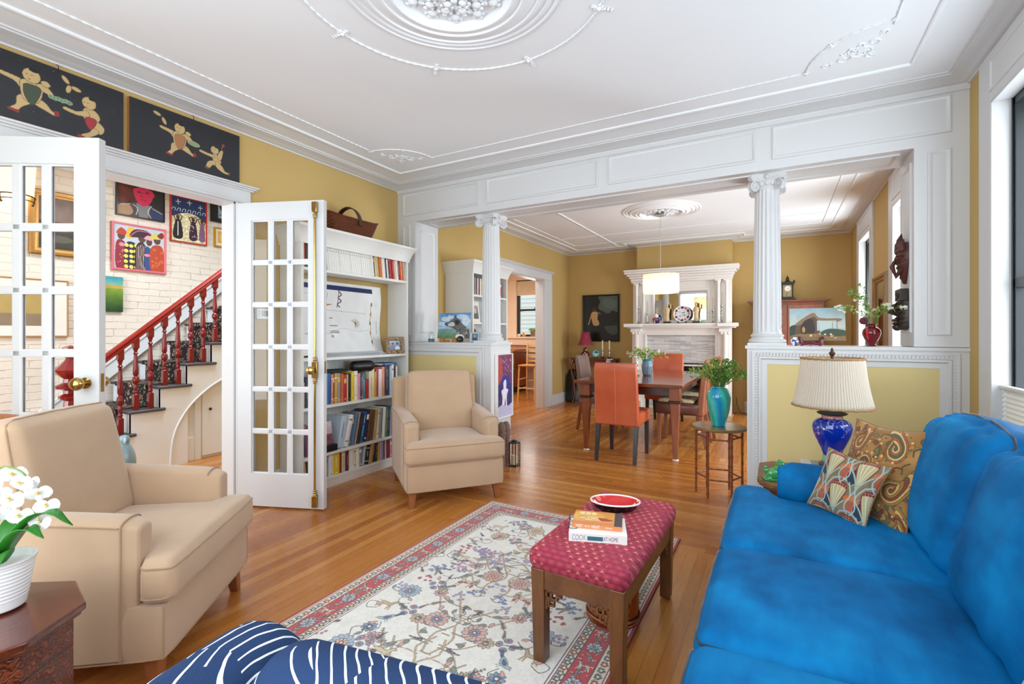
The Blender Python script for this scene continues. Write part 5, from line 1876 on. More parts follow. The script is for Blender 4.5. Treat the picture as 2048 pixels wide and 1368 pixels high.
# ------------------------------------------------------------------ navy chair in the foreground
t = NT('navy_streak_print')
co = t.coords()
v = t.n('TexVoronoi'); v.inputs['Scale'].default_value = 4.5; t.l(co, v.inputs['Vector'])
vm = t.n('VectorMath', operation='MULTIPLY_ADD'); t.l(v.outputs['Color'], vm.inputs[0]); vm.inputs[1].default_value = (0.5, 0.5, 0.25); t.l(v.outputs['Position'], vm.inputs[2])
ds = t.n('VectorMath', operation='DISTANCE'); t.l(vm.outputs[0], ds.inputs[0]); t.l(co, ds.inputs[1])
rn = t.math('ADD', t.math('DIVIDE', ds.outputs['Value'], 0.0175), t.math('MULTIPLY', t.noise(co, 9, 2), 1.2))
fr_ = t.math('FRACT', rn)
idr = t.n('TexWhiteNoise', noise_dimensions='1D'); t.l(t.math('FLOOR', rn), idr.inputs['W'])
gate = t.math('GREATER_THAN', t.math('ADD', t.noise(co, 5, 1), t.math('MULTIPLY', idr.outputs[0], 0.25)), 0.52)
ln_ = t.math('MULTIPLY', t.math('LESS_THAN', fr_, t.math('MULTIPLY_ADD', t.noise(co, 14, 1), 0.20, 0.07)), gate)
wv = t.noise(co, 330, 2)
t.bsdf(t.mix(ln_, t.mix(t.math('MULTIPLY', wv, .4), hx('22365a'), hx('2f486f')), hx('dfe3e4')), 0.92, 0, t.bump(t.math('ADD', wv, t.math('MULTIPLY', ln_, .6)), .3, .002), Specular_IOR_Level=0.2)
NAVY = t.m
nav = thing('armchair', 'navy armchair printed with white streaks, cut off at the bottom of the view', 'armchair', (-0.30, 0.25, 0), R(9.3))
def soft(name, sz, loc, r, puff, rx=0, n=(16, 16, 14)):
    m = MB(); m.M = T(*loc) @ Matrix.Rotation(R(rx), 4, 'X'); soft_box(m, cushion_fn(sz[0], sz[1], sz[2], r, puff), n[0], n[1], n[2])
    return build(name, m, NAVY, nav, sharp=85)
soft('arm', (0.170, 0.62, 0.72), (-0.385, 0.045, 0.445), 0.082, 0.004)
soft('arm', (0.160, 0.40, 0.72), (0.145, -0.10, 0.450), 0.078, 0.004)
soft('backrest', (0.46, 0.15, 0.75), (-0.100, 0.245, 0.442), 0.072, 0.008)
soft('seat', (0.36, 0.46, 0.36), (-0.12, -0.06, 0.27), 0.04, 0.01)
for x in (-0.38, 0.13):
    for y in (-0.22, 0.2 if x < 0 else 0.02): build('leg', MB().taper((x, y), .03, .03, 0, (x, y), .04, .04, .10), LEGW, nav)

# ------------------------------------------------------------------ carved side table with orchid
CARV_TOP = wood('mahogany_top', '3a1a12', '6b3120', 0.12, 'x', 4, 0.6)
t = NT('carved_mahogany')
co = t.coords(); sp = t.n('SeparateXYZ'); t.l(co, sp.inputs[0])
w1 = t.n('TexWave', wave_type='RINGS'); w1.inputs['Scale'].default_value = 22; w1.inputs['Distortion'].default_value = 14; w1.inputs['Detail'].default_value = 1.5; w1.inputs['Detail Scale'].default_value = 2.2
t.l(co, w1.inputs['Vector'])
v = t.voro(co, 42, 'Distance', 'SMOOTH_F1')
zline = t.math('LESS_THAN', t.math('ABSOLUTE', t.math('SUBTRACT', t.math('FRACT', t.math('MULTIPLY', sp.outputs[2], 9.0)), 0.5)), 0.03)
h = t.math('SUBTRACT', t.math('ADD', t.math('MULTIPLY', w1.outputs[1], 0.7), t.math('MULTIPLY', v, 0.5)), t.math('MULTIPLY', zline, 1.0))
t.bsdf(t.ramp(h, [(0.1, hx('2c120b')), (0.6, hx('5f2818')), (1.0, hx('7c3a22'))]), 0.28, 0, t.bump(h, 0.6, 0.003), Coat_Weight=0.3)
CARVED = t.m
tb = thing('side_table', 'octagonal carved mahogany side table holding the white orchid', 'table', (-1.875, 0.415, 0), R(-12))
Rr = 0.238
oc = lambda r: [(r * math.cos(R(22.5 + 45 * k)), r * math.sin(R(22.5 + 45 * k))) for k in range(8)]
m = MB(); m.prism(oc(Rr), mpz, 0.478, 0.500); m.prism(oc(Rr - 0.010), mpz, 0.466, 0.478)
build('top', m, CARV_TOP, tb, bevel=0.005)
m = MB(); m.prism(oc(Rr - 0.028), mpz, 0.09, 0.466)
build('panelled_body', m, CARVED, tb, bevel=0.004)
for k in range(8):
    a = R(22.5 + 45 * k)
    m = MB(); m.taper(((Rr - .035) * math.cos(a), (Rr - .035) * math.sin(a)), .034, .034, 0, ((Rr - .035) * math.cos(a), (Rr - .035) * math.sin(a)), .04, .04, .10)
    build('foot', m, CARVED, tb, bevel=0.003)

orch = thing('potted_orchid', 'white orchid in a ribbed white pot on the carved side table', 'plant', (-1.905, 0.475, 0.501))
def ribs(a, z): return 1.0 + (0.012 * math.sin(z * 2 * PI / 0.0105) if 0.03 < z < 0.128 else 0)
prf = [(0.0001, 0.004), (0.052, 0.004), (0.056, 0.008)] + [(0.056 + 0.020 * (i / 60), 0.008 + 0.124 * i / 60) for i in range(1, 61)] + [(0.0785, 0.134), (0.0785, 0.140), (0.074, 0.140), (0.072, 0.120), (0.0001, 0.118)]
build('pot', MB().lathe(prf, n=48, rfun=lambda a, z: ribs(a, z), caps=False), M('white_ribbed_pot', 'eeeeec', 0.25), orch, sharp=60)
LEAF = M('orchid_leaf', '2f7a25', 0.35, var=0.15, vs=14)
def blade(m, base, ang, L, w, lift, droop, n=10, twist=0.0):
    vs, fs = [], []
    c, q = math.cos(ang), math.sin(ang)
    for i in range(n + 1):
        u = i / n
        r = L * u; z = lift * math.sin(min(1, u * 1.1) * PI * 0.6) - droop * u * u
        ww = w * math.sin(PI * (0.08 + 0.92 * u) ** 0.75) + 0.001
        px, py, pz = base[0] + c * r, base[1] + q * r, base[2] + z
        vs += [(px - q * ww, py + c * ww, pz + ww * 0.35), (px, py, pz - 0.001), (px + q * ww, py - c * ww, pz + ww * 0.35)]
    for i in range(n):
        a = i * 3
        fs += [(a, a + 1, a + 4, a + 3), (a + 1, a + 2, a + 5, a + 4)]
    m.add(vs, fs)
for a, L, w, li, dr in ((R(35), .19, .030, .17, .06), (R(20), .15, .026, .12, .03), (R(-60), .16, .034, .10, .05), (R(-140), .17, .032, .09, .06), (R(140), .18, .030, .12, .05), (R(-15), .10, .03, .06, .03)):
    m = MB(); blade(m, (0, 0, .125), a, L, w, li, dr)
    o = build('leaf', m, LEAF, orch)
    sd = o.modifiers.new('thickness', 'SOLIDIFY'); sd.thickness = 0.002
STEM = M('orchid_stem', '6f8a45', 0.5)
m = MB()
stem = smooth2([(0, 0, .12), (-.03, 0, .26), (-.055, .005, .34), (-.05, .01, .38), (-.01, .02, .39), (.035, .035, .38), (.06, .05, .35)], 6)
m.tube(stem, .003, 6)
st2 = smooth2([(-.02, 0, .12), (-.10, -.02, .28), (-.12, -.02, .33), (-.09, 0, .37), (-.04, .02, .37), (.0, .03, .34)], 6)
m.tube(st2, .003, 6)
build('stem', m, STEM, orch)
PET = M('orchid_petal', 'e2e2e0', 0.55, var=0.02, Subsurface_Weight=0.2, Subsurface_Radius=(0.01, 0.01, 0.01))
YEL = M('orchid_lip', 'd9c27a', 0.5)
def orchid_flower(c, dirv, s, parent):
    m = MB()
    z = Vector(dirv).normalized(); x = z.cross(Vector((0, 0, 1))).normalized(); y = x.cross(z) * -1
    def petal(a, L, w, cup):
        vs, fs = [], []
        n = 7
        for i in range(n + 1):
            u = i / n
            ww = w * math.sin(PI * (0.10 + 0.88 * u)) ** 0.6
            r = L * u
            for j in range(-2, 3):
                lx = ww * j / 2; h = cup * (u * u) + 0.004 * (j * j) / 4 * -1
                v = x * (r * math.cos(a) - lx * math.sin(a)) + y * (r * math.sin(a) + lx * math.cos(a)) + z * h
                vs.append(Vector(c) + v * s)
        for i in range(n):
            for j in range(4): fs.append((i * 5 + j, i * 5 + j + 1, (i + 1) * 5 + j + 1, (i + 1) * 5 + j))
        m.add(vs, fs)
    for a, L, w, cu in ((R(90), .040, .017, .002), (R(210), .038, .015, .002), (R(330), .038, .015, .002), (R(5), .044, .028, .006), (R(175), .044, .028, .006)):
        petal(a, L, w, cu)
    o = build('flower', m, PET, parent)
    l = MB(); l.ball(Vector(c) + z * 0.008 * s, 0.006 * s, 8, 6); l.ball(Vector(c) + z * 0.014 * s - y * 0.010 * s, 0.007 * s, 8, 6, (1, 1, .7))
    build('lip', l, YEL, o)
rs = random.Random(9)
for (x, y, z) in ((.035, .03, .455), (.075, .05, .43), (.11, .06, .405), (.12, .075, .365), (.06, .02, .39), (.02, 0, .40), (-.02, .0, .43), (.0, -.02, .375), (.045, -.01, .355), (.085, .03, .345), (.125, .06, .325), (-.03, -.02, .36), (.10, .03, .44)):
    orchid_flower((x - 0.035, y, z - 0.085), (0.75 + rs.uniform(-.4, .2), -0.45 + rs.uniform(-.4, .3), rs.uniform(-.25, .25)), rs.uniform(.66, .80), orch)

# ------------------------------------------------------------------ end table behind the sofa arm, lamp
WEATH = wood('weathered_brown_wood', '5f4128', '8f6b46', 0.5, 'x', 5)
et = thing('end_table', 'weathered brown end table with a clipped corner behind the sofa arm', 'table', (0.20, 3.22, 0))
top = [(-0.30, -0.16), (-0.225, -0.255), (0.38, -0.255), (0.38, 0.30), (-0.225, 0.30), (-0.30, 0.22)]
m = MB(); m.prism(top, mpz, 0.425, 0.450)
m.prism([(a * 0.97, b * 0.97) for a, b in top], mpz, 0.412, 0.425)
build('top', m, WEATH, et, bevel=0.004)
gr = MB(); gr.box(-0.175, -0.173, -0.20, 0.28, 0.4495, 0.4508); gr.box(-0.28, 0.36, -0.205, -0.203, 0.4495, 0.4508)
build('inlay_line', gr, M('dark_groove', '3a2718', 0.7), et)
m = MB(); m.prism([(a * 0.90, b * 0.90) for a, b in top], mpz, 0.0, 0.412)
build('cabinet', m, wood('red_brown_wood', '4f2412', '7c4122', 0.35, 'z', 5), et, bevel=0.004)

BOOK_W = lambda n, c: M(n, c, 0.45)
for i, (w_, d_, h_, c_, lab, dx, rz) in enumerate(((0.30, 0.235, 0.036, '6f8aa0', 'blue grey photo book at the bottom of the stack under the lamp', 0.0, 3), (0.27, 0.215, 0.030, '5a5468', 'dark violet book in the middle of the stack under the lamp', 0.012, -2), (0.24, 0.20, 0.024, '8f9490', 'grey silvery book on top of the stack under the lamp', 0.002, 2))):
    z = 0.4515 + (0, 0.0365, 0.067)[i]
    b = thing('book', lab, 'book', (0.235 + dx, 3.16, z), R(rz), 'stack of books under the lamp')
    m = MB(); m.box(-w_ / 2, w_ / 2, -d_ / 2, d_ / 2, 0, .0025); m.box(-w_ / 2, w_ / 2, -d_ / 2, d_ / 2, h_ - .0025, h_); m.box(-w_ / 2, w_ / 2, -d_ / 2 - .002, -d_ / 2, 0, h_)
    build('cover', m, M('stack_cover_%d' % i, c_, 0.35), b, bevel=0.001)
    build('pages', MB().box(-w_ / 2 + .003, w_ / 2 - .003, -d_ / 2, d_ / 2 - .003, .0025, h_ - .0025), PAPER, b)
    if i == 2: build('title_band', MB().box(-w_ / 2 - .0003, -w_ / 2 + 0.05, -d_ / 2 - .0025, d_ / 2, .004, h_ + .0004), M('pale_label', 'd3d4d0', .5), b)

lampx, lampy, lampz = 0.265, 3.17, 0.4515 + 0.0915
lamp = thing('table_lamp', 'table lamp with a blue flowered vase base and a pleated cream shade', 'lamp', (lampx, lampy, lampz))
build('wood_foot', MB().lathe([(0.040, 0.0), (0.062, 0.002), (0.066, 0.010), (0.060, 0.016), (0.050, 0.020), (0.0001, 0.021)], n=32), wood('lamp_foot', '3a2015', '6a3f28', .3), lamp)
t = NT('cobalt_flower_glaze')
co = t.coords()
v = t.n('TexVoronoi'); v.inputs['Scale'].default_value = 26; t.l(co, v.inputs['Vector'])
nzm = t.noise(co, 9, 2)
dots = t.math('MULTIPLY', t.math('LESS_THAN', v.outputs['Distance'], 0.26), t.math('GREATER_THAN', nzm, 0.50))
sc_ = t.n('SeparateXYZ'); t.l(v.outputs['Color'], sc_.inputs[0])
fc = t.ramp(sc_.outputs[0], [(0.0, hx('d8c6d8')), (0.35, hx('c88aa8')), (0.55, hx('e3d9a8')), (0.75, hx('4fb8a0'))], 'CONSTANT')
br = t.math('MULTIPLY', t.math('LESS_THAN', t.math('ABSOLUTE', t.math('SUBTRACT', t.noise(co, 12, 2), 0.5)), 0.012), t.math('GREATER_THAN', nzm, 0.45))
c_ = t.mix(dots, t.mix(t.math('MULTIPLY', br, .7), hx('0d2aa0'), hx('9fb6cf')), fc)
sp = t.n('SeparateXYZ'); t.l(co, sp.inputs[0])
c_ = t.mix(t.math('LESS_THAN', sp.outputs[2], 0.060), c_, hx('6fb79a'))
c_ = t.mix(t.math('MULTIPLY', t.math('GREATER_THAN', sp.outputs[2], 0.262), t.math('GREATER_THAN', t.voro(co, 60), .3)), c_, hx('c98a7a'))
t.bsdf(c_, 0.10, 0, None, Coat_Weight=0.5)
vp = [(0.046, 0.020), (0.048, 0.030), (0.044, 0.055), (0.050, 0.085), (0.068, 0.125), (0.085, 0.165), (0.094, 0.200), (0.094, 0.222), (0.086, 0.243), (0.068, 0.256), (0.054, 0.262), (0.050, 0.272), (0.052, 0.280)]
build('vase_body', MB().lathe(smooth2(vp, 4), n=48), t.m, lamp)
PEW = M('dark_pewter', '3d4644', 0.45, 0.5)
build('cap', MB().lathe([(0.052, 0.280), (0.066, 0.284), (0.074, 0.291), (0.060, 0.298), (0.040, 0.306), (0.022, 0.313), (0.018, 0.325), (0.018, 0.350), (0.008, 0.356), (0.006, 0.61)], n=32), PEW, lamp)
z0, z1, r0, r1 = 0.330, 0.592, 0.190, 0.148
def pleat(a, z): return 1 + 0.012 * math.sin(a * 84)
t = NT('pleated_silk')
geo = t.coords(); sp = t.n('SeparateXYZ'); t.l(geo, sp.inputs[0])
ang = t.math('ARCTAN2', sp.outputs[1], sp.outputs[0])
pl = t.math('SINE', t.math('MULTIPLY', ang, 84.0))
pb = t.n('BsdfPrincipled'); pb.inputs['Roughness'].default_value = 0.8
t.l(t.mix(t.math('MULTIPLY_ADD', pl, 0.25, 0.5), hx('d6cbb8'), hx('f1ebdf')), pb.inputs['Base Color'])
tl = t.n('BsdfTranslucent'); tl.inputs[0].default_value = hx('f3e6cf')
mx = t.n('MixShader'); mx.inputs[0].default_value = 0.35
t.l(pb.outputs[0], mx.inputs[1]); t.l(tl.outputs[0], mx.inputs[2]); t.l(mx.outputs[0], t.out.inputs[0])
def sprof(n=12): return [(r0 + (r1 - r0) * (i / n) + 0.006 * math.sin(PI * i / n) * -1, z0 + (z1 - z0) * i / n) for i in range(n + 1)]
sh = build('shade', MB().lathe(sprof(), n=504, rfun=pleat, caps=False), t.m, lamp, sharp=80)
sd = sh.modifiers.new('thickness', 'SOLIDIFY'); sd.thickness = 0.0015
TRIMB = M('shade_braid', 'a07a4c', .8)
m = MB()
for r, z in ((r0 + .002, z0), (r1 + .002, z1)):
    m.tube([(r * math.cos(2 * PI * k / 64), r * math.sin(2 * PI * k / 64), z + .0015 * math.sin(k * 4)) for k in range(64)], .0052, 6, closed=True)
build('shade_braid', m, TRIMB, sh)
m = MB()
for k in range(3):
    a = 2 * PI * k / 3 + .4
    m.tube([(0, 0, z1 - .008), (r1 * math.cos(a), r1 * math.sin(a), z1 - .004)], .0018, 6)
build('spider', m, BRASS, lamp)
build('finial', MB().lathe([(0.005, .592), (0.009, .597), (0.006, .602), (0.013, .612), (0.016, .622), (0.009, .631), (0.005, .635), (0.008, .640), (0.004, .648), (0.0001, .652)], n=16), M('finial_bronze', '5f4030', .4, .6), lamp)

# green glazed lion
fd = thing('lion_figurine', 'green glazed lion figurine on the end table behind the sofa arm', 'figurine', (-0.02, 3.06, 0.4515), R(20))
JADE = M('green_glaze', '3f9a58', 0.08, var=0.25, vs=40, Coat_Weight=.5)
m = MB()
m.ball((0, 0, .034), .034, 14, 10, (1.15, .8, .95)); m.ball((.030, 0, .062), .026, 14, 10); m.ball((.040, 0, .085), .026, 14, 10, (1, .95, .9))
for k in range(9):
    a = 2 * PI * k / 9
    m.ball((.034 + .004 * math.cos(a), .022 * math.cos(a), .086 + .022 * math.sin(a)), .009, 8, 6)
m.ball((.062, 0, .080), .012, 10, 6); m.ball((-.036, 0, .052), .014, 8, 6); m.ball((-.040, 0, .070), .010, 8, 6)
for y in (-.018, .018): m.ball((.030, y, .014), .013, 8, 6, (1, .9, 1.1)); m.ball((-.024, y, .012), .014, 8, 6, (1.2, .9, .8))
build('body', m, JADE, fd, sharp=80)
build('base', MB().box(-.05, .05, -.028, .028, 0, .010), JADE, fd, bevel=.003)
# ------------------------------------------------------------------ bookcases
BCW = M('bookcase_white', 'e2e2dd', 0.45, var=0.012)
t = NT('beadboard_white')
sp = t.n('SeparateXYZ'); t.l(t.coords(), sp.inputs[0])
g = t.math('LESS_THAN', t.math('FRACT', t.math('DIVIDE', sp.outputs[1], 0.042)), 0.10)
t.bsdf(t.mix(t.math('MULTIPLY', g, 0.25), hx('dfe2e2'), hx('a9adae')), 0.5, 0, t.bump(t.math('SUBTRACT', 1.0, g), 0.8, 0.004))
BEAD = t.m


def bookcase(label, x0, x1, y0, y1, top, shelves, back_from, back_to, cz=0.10, group=None):
    t = thing('bookcase', label, 'bookcase', (x0, y0, 0))
    D, L = x1 - x0, y1 - y0
    s_ = 0.026
    build('side_panel', MB().box(0, D, 0, s_, 0, top), BCW, t, bevel=0.002)
    build('side_panel', MB().box(0, D, L - s_, L, 0, top), BCW, t, bevel=0.002)
    build('top_panel', MB().box(0, D, s_, L - s_, top - 0.026, top), BCW, t)
    for z in shelves:
        build('shelf', MB().box(0.008, D - 0.002, s_, L - s_, z - 0.024, z), BCW, t, bevel=0.002)
    build('plinth', MB().box(D - 0.02, D - 0.004, s_, L - s_, 0, shelves[-1] - 0.024), BCW, t)
    build('back_panel', MB().box(0.0, 0.008, s_, L - s_, back_from, back_to), BEAD, t)
    c = MB()
    mp = lambda a, b, h: (a, b, h)
    c.sweep([(0.0, 0.0), (D, 0.0), (D, L), (0.0, L)], [(0, top - 0.05), (-0.006, top - 0.05), (-0.008, top - 0.03), (-0.020, top + 0.0), (-0.026, top + cz * 0.25), (-0.045, top + cz * 0.6), (-0.055, top + cz * 0.75), (-0.060, top + cz * 0.8), (-0.062, top + cz), (0.05, top + cz)], mp)
    c.box(0.0, D, 0.0, L, top + cz - 0.012, top + cz - 0.001)
    build('cornice', c, BCW, t, bevel=0, sharp=25)
    return t


bookcase('tall white bookcase against the ochre wall, full of books', -3.498, -3.24, 2.46, 3.70, 2.035, [1.800, 1.077, 0.683, 0.290, 0.082], 0.082, 1.077, 0.095)
bookcase('white bookcase in the dining room beside the kitchen doorway', -3.498, -3.10, 4.65, 5.47, 2.03, [1.735, 1.41, 1.12, 0.75, 0.40, 0.08], 0.08, 2.03, 0.10)

NAMES = {'white': 'e6e5df', 'cream': 'ddd2b4', 'black': '1c1d20', 'navy': '22304f', 'blue': '2c5d97', 'sky blue': '6d9ecb', 'red': 'b52a33', 'dark red': '7b2128', 'orange': 'd9652f', 'rust': 'a8452b', 'yellow': 'e3c62e',
         'mustard': 'c99b38', 'green': '47754f', 'dark green': '25382e', 'grey': '8f9396', 'tan': 'b99460', 'brown': '6b4c30', 'pink': 'd58fa0', 'magenta': 'c23a72', 'purple': '6a3560', 'lilac': 'a79cb8', 'teal': '2f8a8c',
         'beige': 'cbb99c', 'salmon': 'd98a70', 'pale green': 'b9c7a4', 'maroon': '6d2436', 'pale blue': 'b8c9d6', 'pale yellow': 'e9dc9e', 'blue grey': '5d7488'}
BANDS = ['e9e4d4', '23262b', 'b5332f', 'd8b95a', '3a5a8c', 'f2f0ea']


def cover_mat(c): return M('cover_' + c.replace(' ', '_'), NAMES[c], 0.42, var=0.04)
def band_mat(h): return M('band_' + h, h, 0.5, var=0.02)
def book_mesh(th, h, d, cov, band, bspec):
    """spine faces +X, thickness along Y, origin at the bottom middle of the spine"""
    m = MB()
    m.cur = 0
    c = 0.0018
    m.box(-d, -0.003, -th / 2, -th / 2 + c, 0, h); m.box(-d, -0.003, th / 2 - c, th / 2, 0, h)
    n = 6
    ring = [(-0.004 + 0.004 * math.sin(PI * i / n), -th / 2 + th * i / n) for i in range(n + 1)]
    vs = [(a, b, z) for z in (0, h) for a, b in ring]
    fs = [(i, i + 1, n + 2 + i, n + 1 + i) for i in range(n)]
    m.add(vs, fs)
    m.cur = 1
    m.box(-d + 0.004, -0.004, -th / 2 + c, th / 2 - c, 0.002, h - 0.003)
    m.cur = 2
    for z0, z1, f in bspec:
        k = [(a + 0.0004, b * f, z) for z in (h * z0, h * z1) for a, b in ring]
        m.add(k, fs)
    return m


def shelf_row(seq_, y, z, xs, group, where, anchor, lean=0.0, rs=None, gap=0.0008, label_fn=None, wide=1.0):
    """a row of individual books; seq of (colour, thickness, height, lean or None)"""
    seq = [(q[0], q[1] * wide) + tuple(q[2:]) for q in seq_]
    n = len(seq)
    for i, it in enumerate(seq):
        col, th, h = it[0], it[1], it[2]
        ln = it[3] if len(it) > 3 and it[3] is not None else lean
        d = min(it[4] if len(it) > 4 else rs.uniform(0.15, 0.19), 0.19)
        band = rs.choice([b for b in BANDS if b.lower() != NAMES[col]])
        k = rs.randrange(5)
        bspec = [[(0.30, 0.78, 0.28)], [(0.70, 0.86, 0.9), (0.08, 0.14, 0.8)], [(0.35, 0.85, 0.22), (0.06, 0.12, 0.6)], [(0.20, 0.55, 0.3), (0.62, 0.88, 0.35)], [(0.82, 0.86, 0.95), (0.15, 0.18, 0.95), (0.4, 0.7, 0.2)]][k]
        if len(it) > 5: bspec = it[5]; band = it[6]
        foot = th / max(0.2, math.cos(ln)) + 0.0
        o = build('book', book_mesh(th, h, d, col, band, bspec), [cover_mat(col), PAPER, band_mat(band)], sharp=50)
        y0 = y + foot / 2
        o.location = (xs + rs.uniform(-0.012, 0.004), y0, z + 0.0008 + (th / 2) * abs(math.sin(ln)))
        o.rotation_euler = (ln, 0, 0)
        pos = label_fn(i, n)
        tag(o, '%s %s book%s' % ({True: 'thick', False: 'slim'}[th > 0.027], col, pos), 'book', group)
        y += foot + gap
    return y


ORD = ['first', 'second', 'third', 'fourth', 'fifth', 'sixth', 'seventh', 'eighth', 'ninth', 'tenth', 'eleventh', 'twelfth', 'thirteenth', 'fourteenth', 'fifteenth', 'sixteenth', 'seventeenth', 'eighteenth', 'nineteenth',
       'twentieth', 'twenty-first', 'twenty-second', 'twenty-third', 'twenty-fourth', 'twenty-fifth', 'twenty-sixth', 'twenty-seventh', 'twenty-eighth', 'twenty-ninth', 'thirtieth']
rs = random.Random(77)
fromright = lambda shelf: (lambda i, n: ', %s of tall bookcase, %s from its right end' % (shelf, ORD[n - 1 - i]))
# top shelf: a few behind the door glass, the white periodicals, then mixed spines
ln = R(-7)
y = shelf_row([('rust', .034, .215), ('black', .040, .225), ('maroon', .030, .215), ('brown', .03, .21)], 2.490, 1.800, -3.262, 'books on the top shelf', '', '', 0, rs, label_fn=lambda i, n: ', top shelf behind the door panes, %s from side panel' % ORD[i])
y = 2.700
yy = y
for i in range(22):
    th = 0.0222
    o = build('magazine', book_mesh(th, 0.262, 0.20, 'white', '1c1d20', [(0.60, 0.625, 0.75)] if i % 5 else [(0.0, 0.98, 0.22), (0.60, 0.625, 0.75)]), [cover_mat('white'), PAPER, band_mat('23262b')], sharp=50)
    o.location = (-3.258, yy + th / 2 + 0.030, 1.8028); o.rotation_euler = (R(6.5), 0, 0)
    tag(o, 'white periodical, top shelf, %s from the left of the matching white row' % ORD[i], 'magazine', 'row of white periodicals on the top shelf')
    yy += th + 0.0018
top = [('black', .014, .20), ('pale yellow', .019, .215), ('beige', .020, .205), ('mustard', .016, .20), ('orange', .024, .205), ('cream', .014, .205), ('white', .026, .225), ('dark green', .020, .21), ('white', .018, .185), ('dark red', .016, .21),
       ('red', .022, .22), ('red', .022, .205), ('beige', .020, .20), ('cream', .016, .21), ('white', .024, .195), ('dark red', .014, .20), ('orange', .026, .215), ('rust', .012, .20), ('beige', .020, .205), ('cream', .018, .20), ('grey', .018, .20)]
top = top[:19]
shelf_row(top, yy + 0.028, 1.800, -3.262, 'books on the top shelf', '', '', R(6), rs, label_fn=fromright('top shelf'), wide=1.13)
# shelf below the hanging
rowc = [('cream', .030, .20), ('navy', .024, .235), ('maroon', .024, .235), ('white', .03, .23), ('grey', .028, .22), ('teal', .02, .23)]
shelf_row(rowc, 2.490, 0.683, -3.262, 'books on the shelf under the chart', '', '', 0, rs, label_fn=lambda i, n: ', middle shelf behind the door panes, %s from side panel' % ORD[i])
rowc = [('sky blue', .034, .262), ('blue', .030, .258), ('salmon', .018, .248), ('dark red', .012, .25), ('mustard', .028, .252), ('grey', .026, .25), ('orange', .016, .245), ('red', .030, .232), ('beige', .012, .235), ('black', .030, .24),
        ('yellow', .028, .25), ('white', .034, .258), ('pink', .020, .235), ('navy', .018, .235), ('pink', .014, .23), ('teal', .024, .225), ('red', .030, .175), ('cream', .034, .245), ('pale yellow', .026, .27), ('mustard', .018, .235),
        ('magenta', .026, .255), ('white', .034, .255), ('salmon', .030, .275), ('navy', .040, .285), ('lilac', .012, .28), ('pale blue', .018, .27), ('white', .022, .29), ('navy', .022, .275), ('white', .018, .27)]
shelf_row(rowc, 2.695, 0.683, -3.262, 'books on the shelf under the chart', '', '', 0, rs, label_fn=fromright('middle shelf'), wide=1.20)
# leaning row
rowd = [('pale blue', .050, .27, R(-10)), ('white', .032, .275, R(-14)), ('blue grey', .028, .27, R(-12)), ('blue grey', .030, .28, R(-12)), ('salmon', .010, .285, R(-12)), ('dark green', .034, .27, R(-13)), ('blue', .034, .275, R(-12)),
        ('navy', .030, .285, R(-11)), ('brown', .026, .285, R(-10)), ('brown', .036, .275, R(-8)), ('tan', .022, .275, R(-8)), ('cream', .014, .275, R(-7)), ('cream', .020, .28, R(-6)), ('grey', .030, .28, R(-5)), ('white', .028, .285, R(-4)),
        ('green', .026, .28, R(-4)), ('navy', .024, .285, R(-3)), ('lilac', .020, .28, R(-3)), ('grey', .018, .28, R(-2))]
shelf_row(rowd, 2.840, 0.290, -3.262, 'leaning books on the second lowest shelf', '', '', 0, rs, gap=0.0, label_fn=fromright('second lowest shelf'), wide=1.28)
shelf_row([('purple', .040, .24, R(7)), ('salmon', .022, .25, R(6)), ('grey', .02, .24, R(5))], 2.530, 0.290, -3.262, 'leaning books on the second lowest shelf', '', '', 0, rs, label_fn=lambda i, n: ', second lowest shelf behind the door panes, %s from side panel' % ORD[i])
rowe = [('grey', .034, .165), ('white', .030, .175), ('yellow', .052, .172), ('dark red', .018, .17), ('beige', .018, .175), ('pale green', .018, .172), ('maroon', .022, .17), ('white', .026, .178), ('white', .020, .175), ('cream', .018, .175),
        ('white', .026, .172), ('grey', .028, .175), ('pale blue', .016, .175, R(-10)), ('black', .034, .172, R(-9)), ('tan', .034, .175, R(-12)), ('navy', .018, .17, R(-7)), ('black', .030, .17, R(-5)), ('mustard', .022, .172, R(-3)),
        ('lilac', .030, .172), ('purple', .022, .172), ('white', .020, .172), ('dark red', .026, .172), ('pink', .024, .17), ('purple', .024, .172), ('blue grey', .022, .17), ('white', .022, .17)]
shelf_row(rowe, 2.700, 0.082, -3.262, 'books on the bottom shelf', '', '', 0, rs, label_fn=fromright('bottom shelf'), wide=1.32)
shelf_row([('beige', .034, .17), ('black', .03, .17), ('white', .03, .17), ('brown', .03, .165)], 2.500, 0.082, -3.262, 'books on the bottom shelf', '', '', R(5), rs, label_fn=lambda i, n: ', bottom shelf behind the door panes, %s from side panel' % ORD[i])
# things lying on the books
o = build('book', book_mesh(.022, .19, .17, 'blue', 'e9e4d4', [(0.2, 0.8, 0.4)]), [cover_mat('blue'), PAPER, band_mat('e9e4d4')], sharp=50)
o.location = (-3.262, 3.360, 0.9815); o.rotation_euler = (R(-90), 0, 0)
tag(o, 'blue book lying flat across the tall spines on the middle shelf', 'book', 'books on the shelf under the chart')
m = MB(); f = cushion_fn(0.25, 0.10, 0.10, 0.048, 0); m.M = T(-3.30, 3.145, 0.978) @ Matrix.Rotation(R(84), 4, 'Z'); soft_box(m, f, 10, 8, 6)
o = build('glasses_case', m, M('black_case', '141517', 0.35), None, sharp=80); tag(o, 'rounded black case lying on top of the middle shelf books', 'case')
m = MB(); f = cushion_fn(0.26, 0.12, 0.022, 0.010, 0.002); m.M = T(-3.33, 2.83, 0.955) @ Matrix.Rotation(R(88), 4, 'Z'); soft_box(m, f, 10, 6, 3)
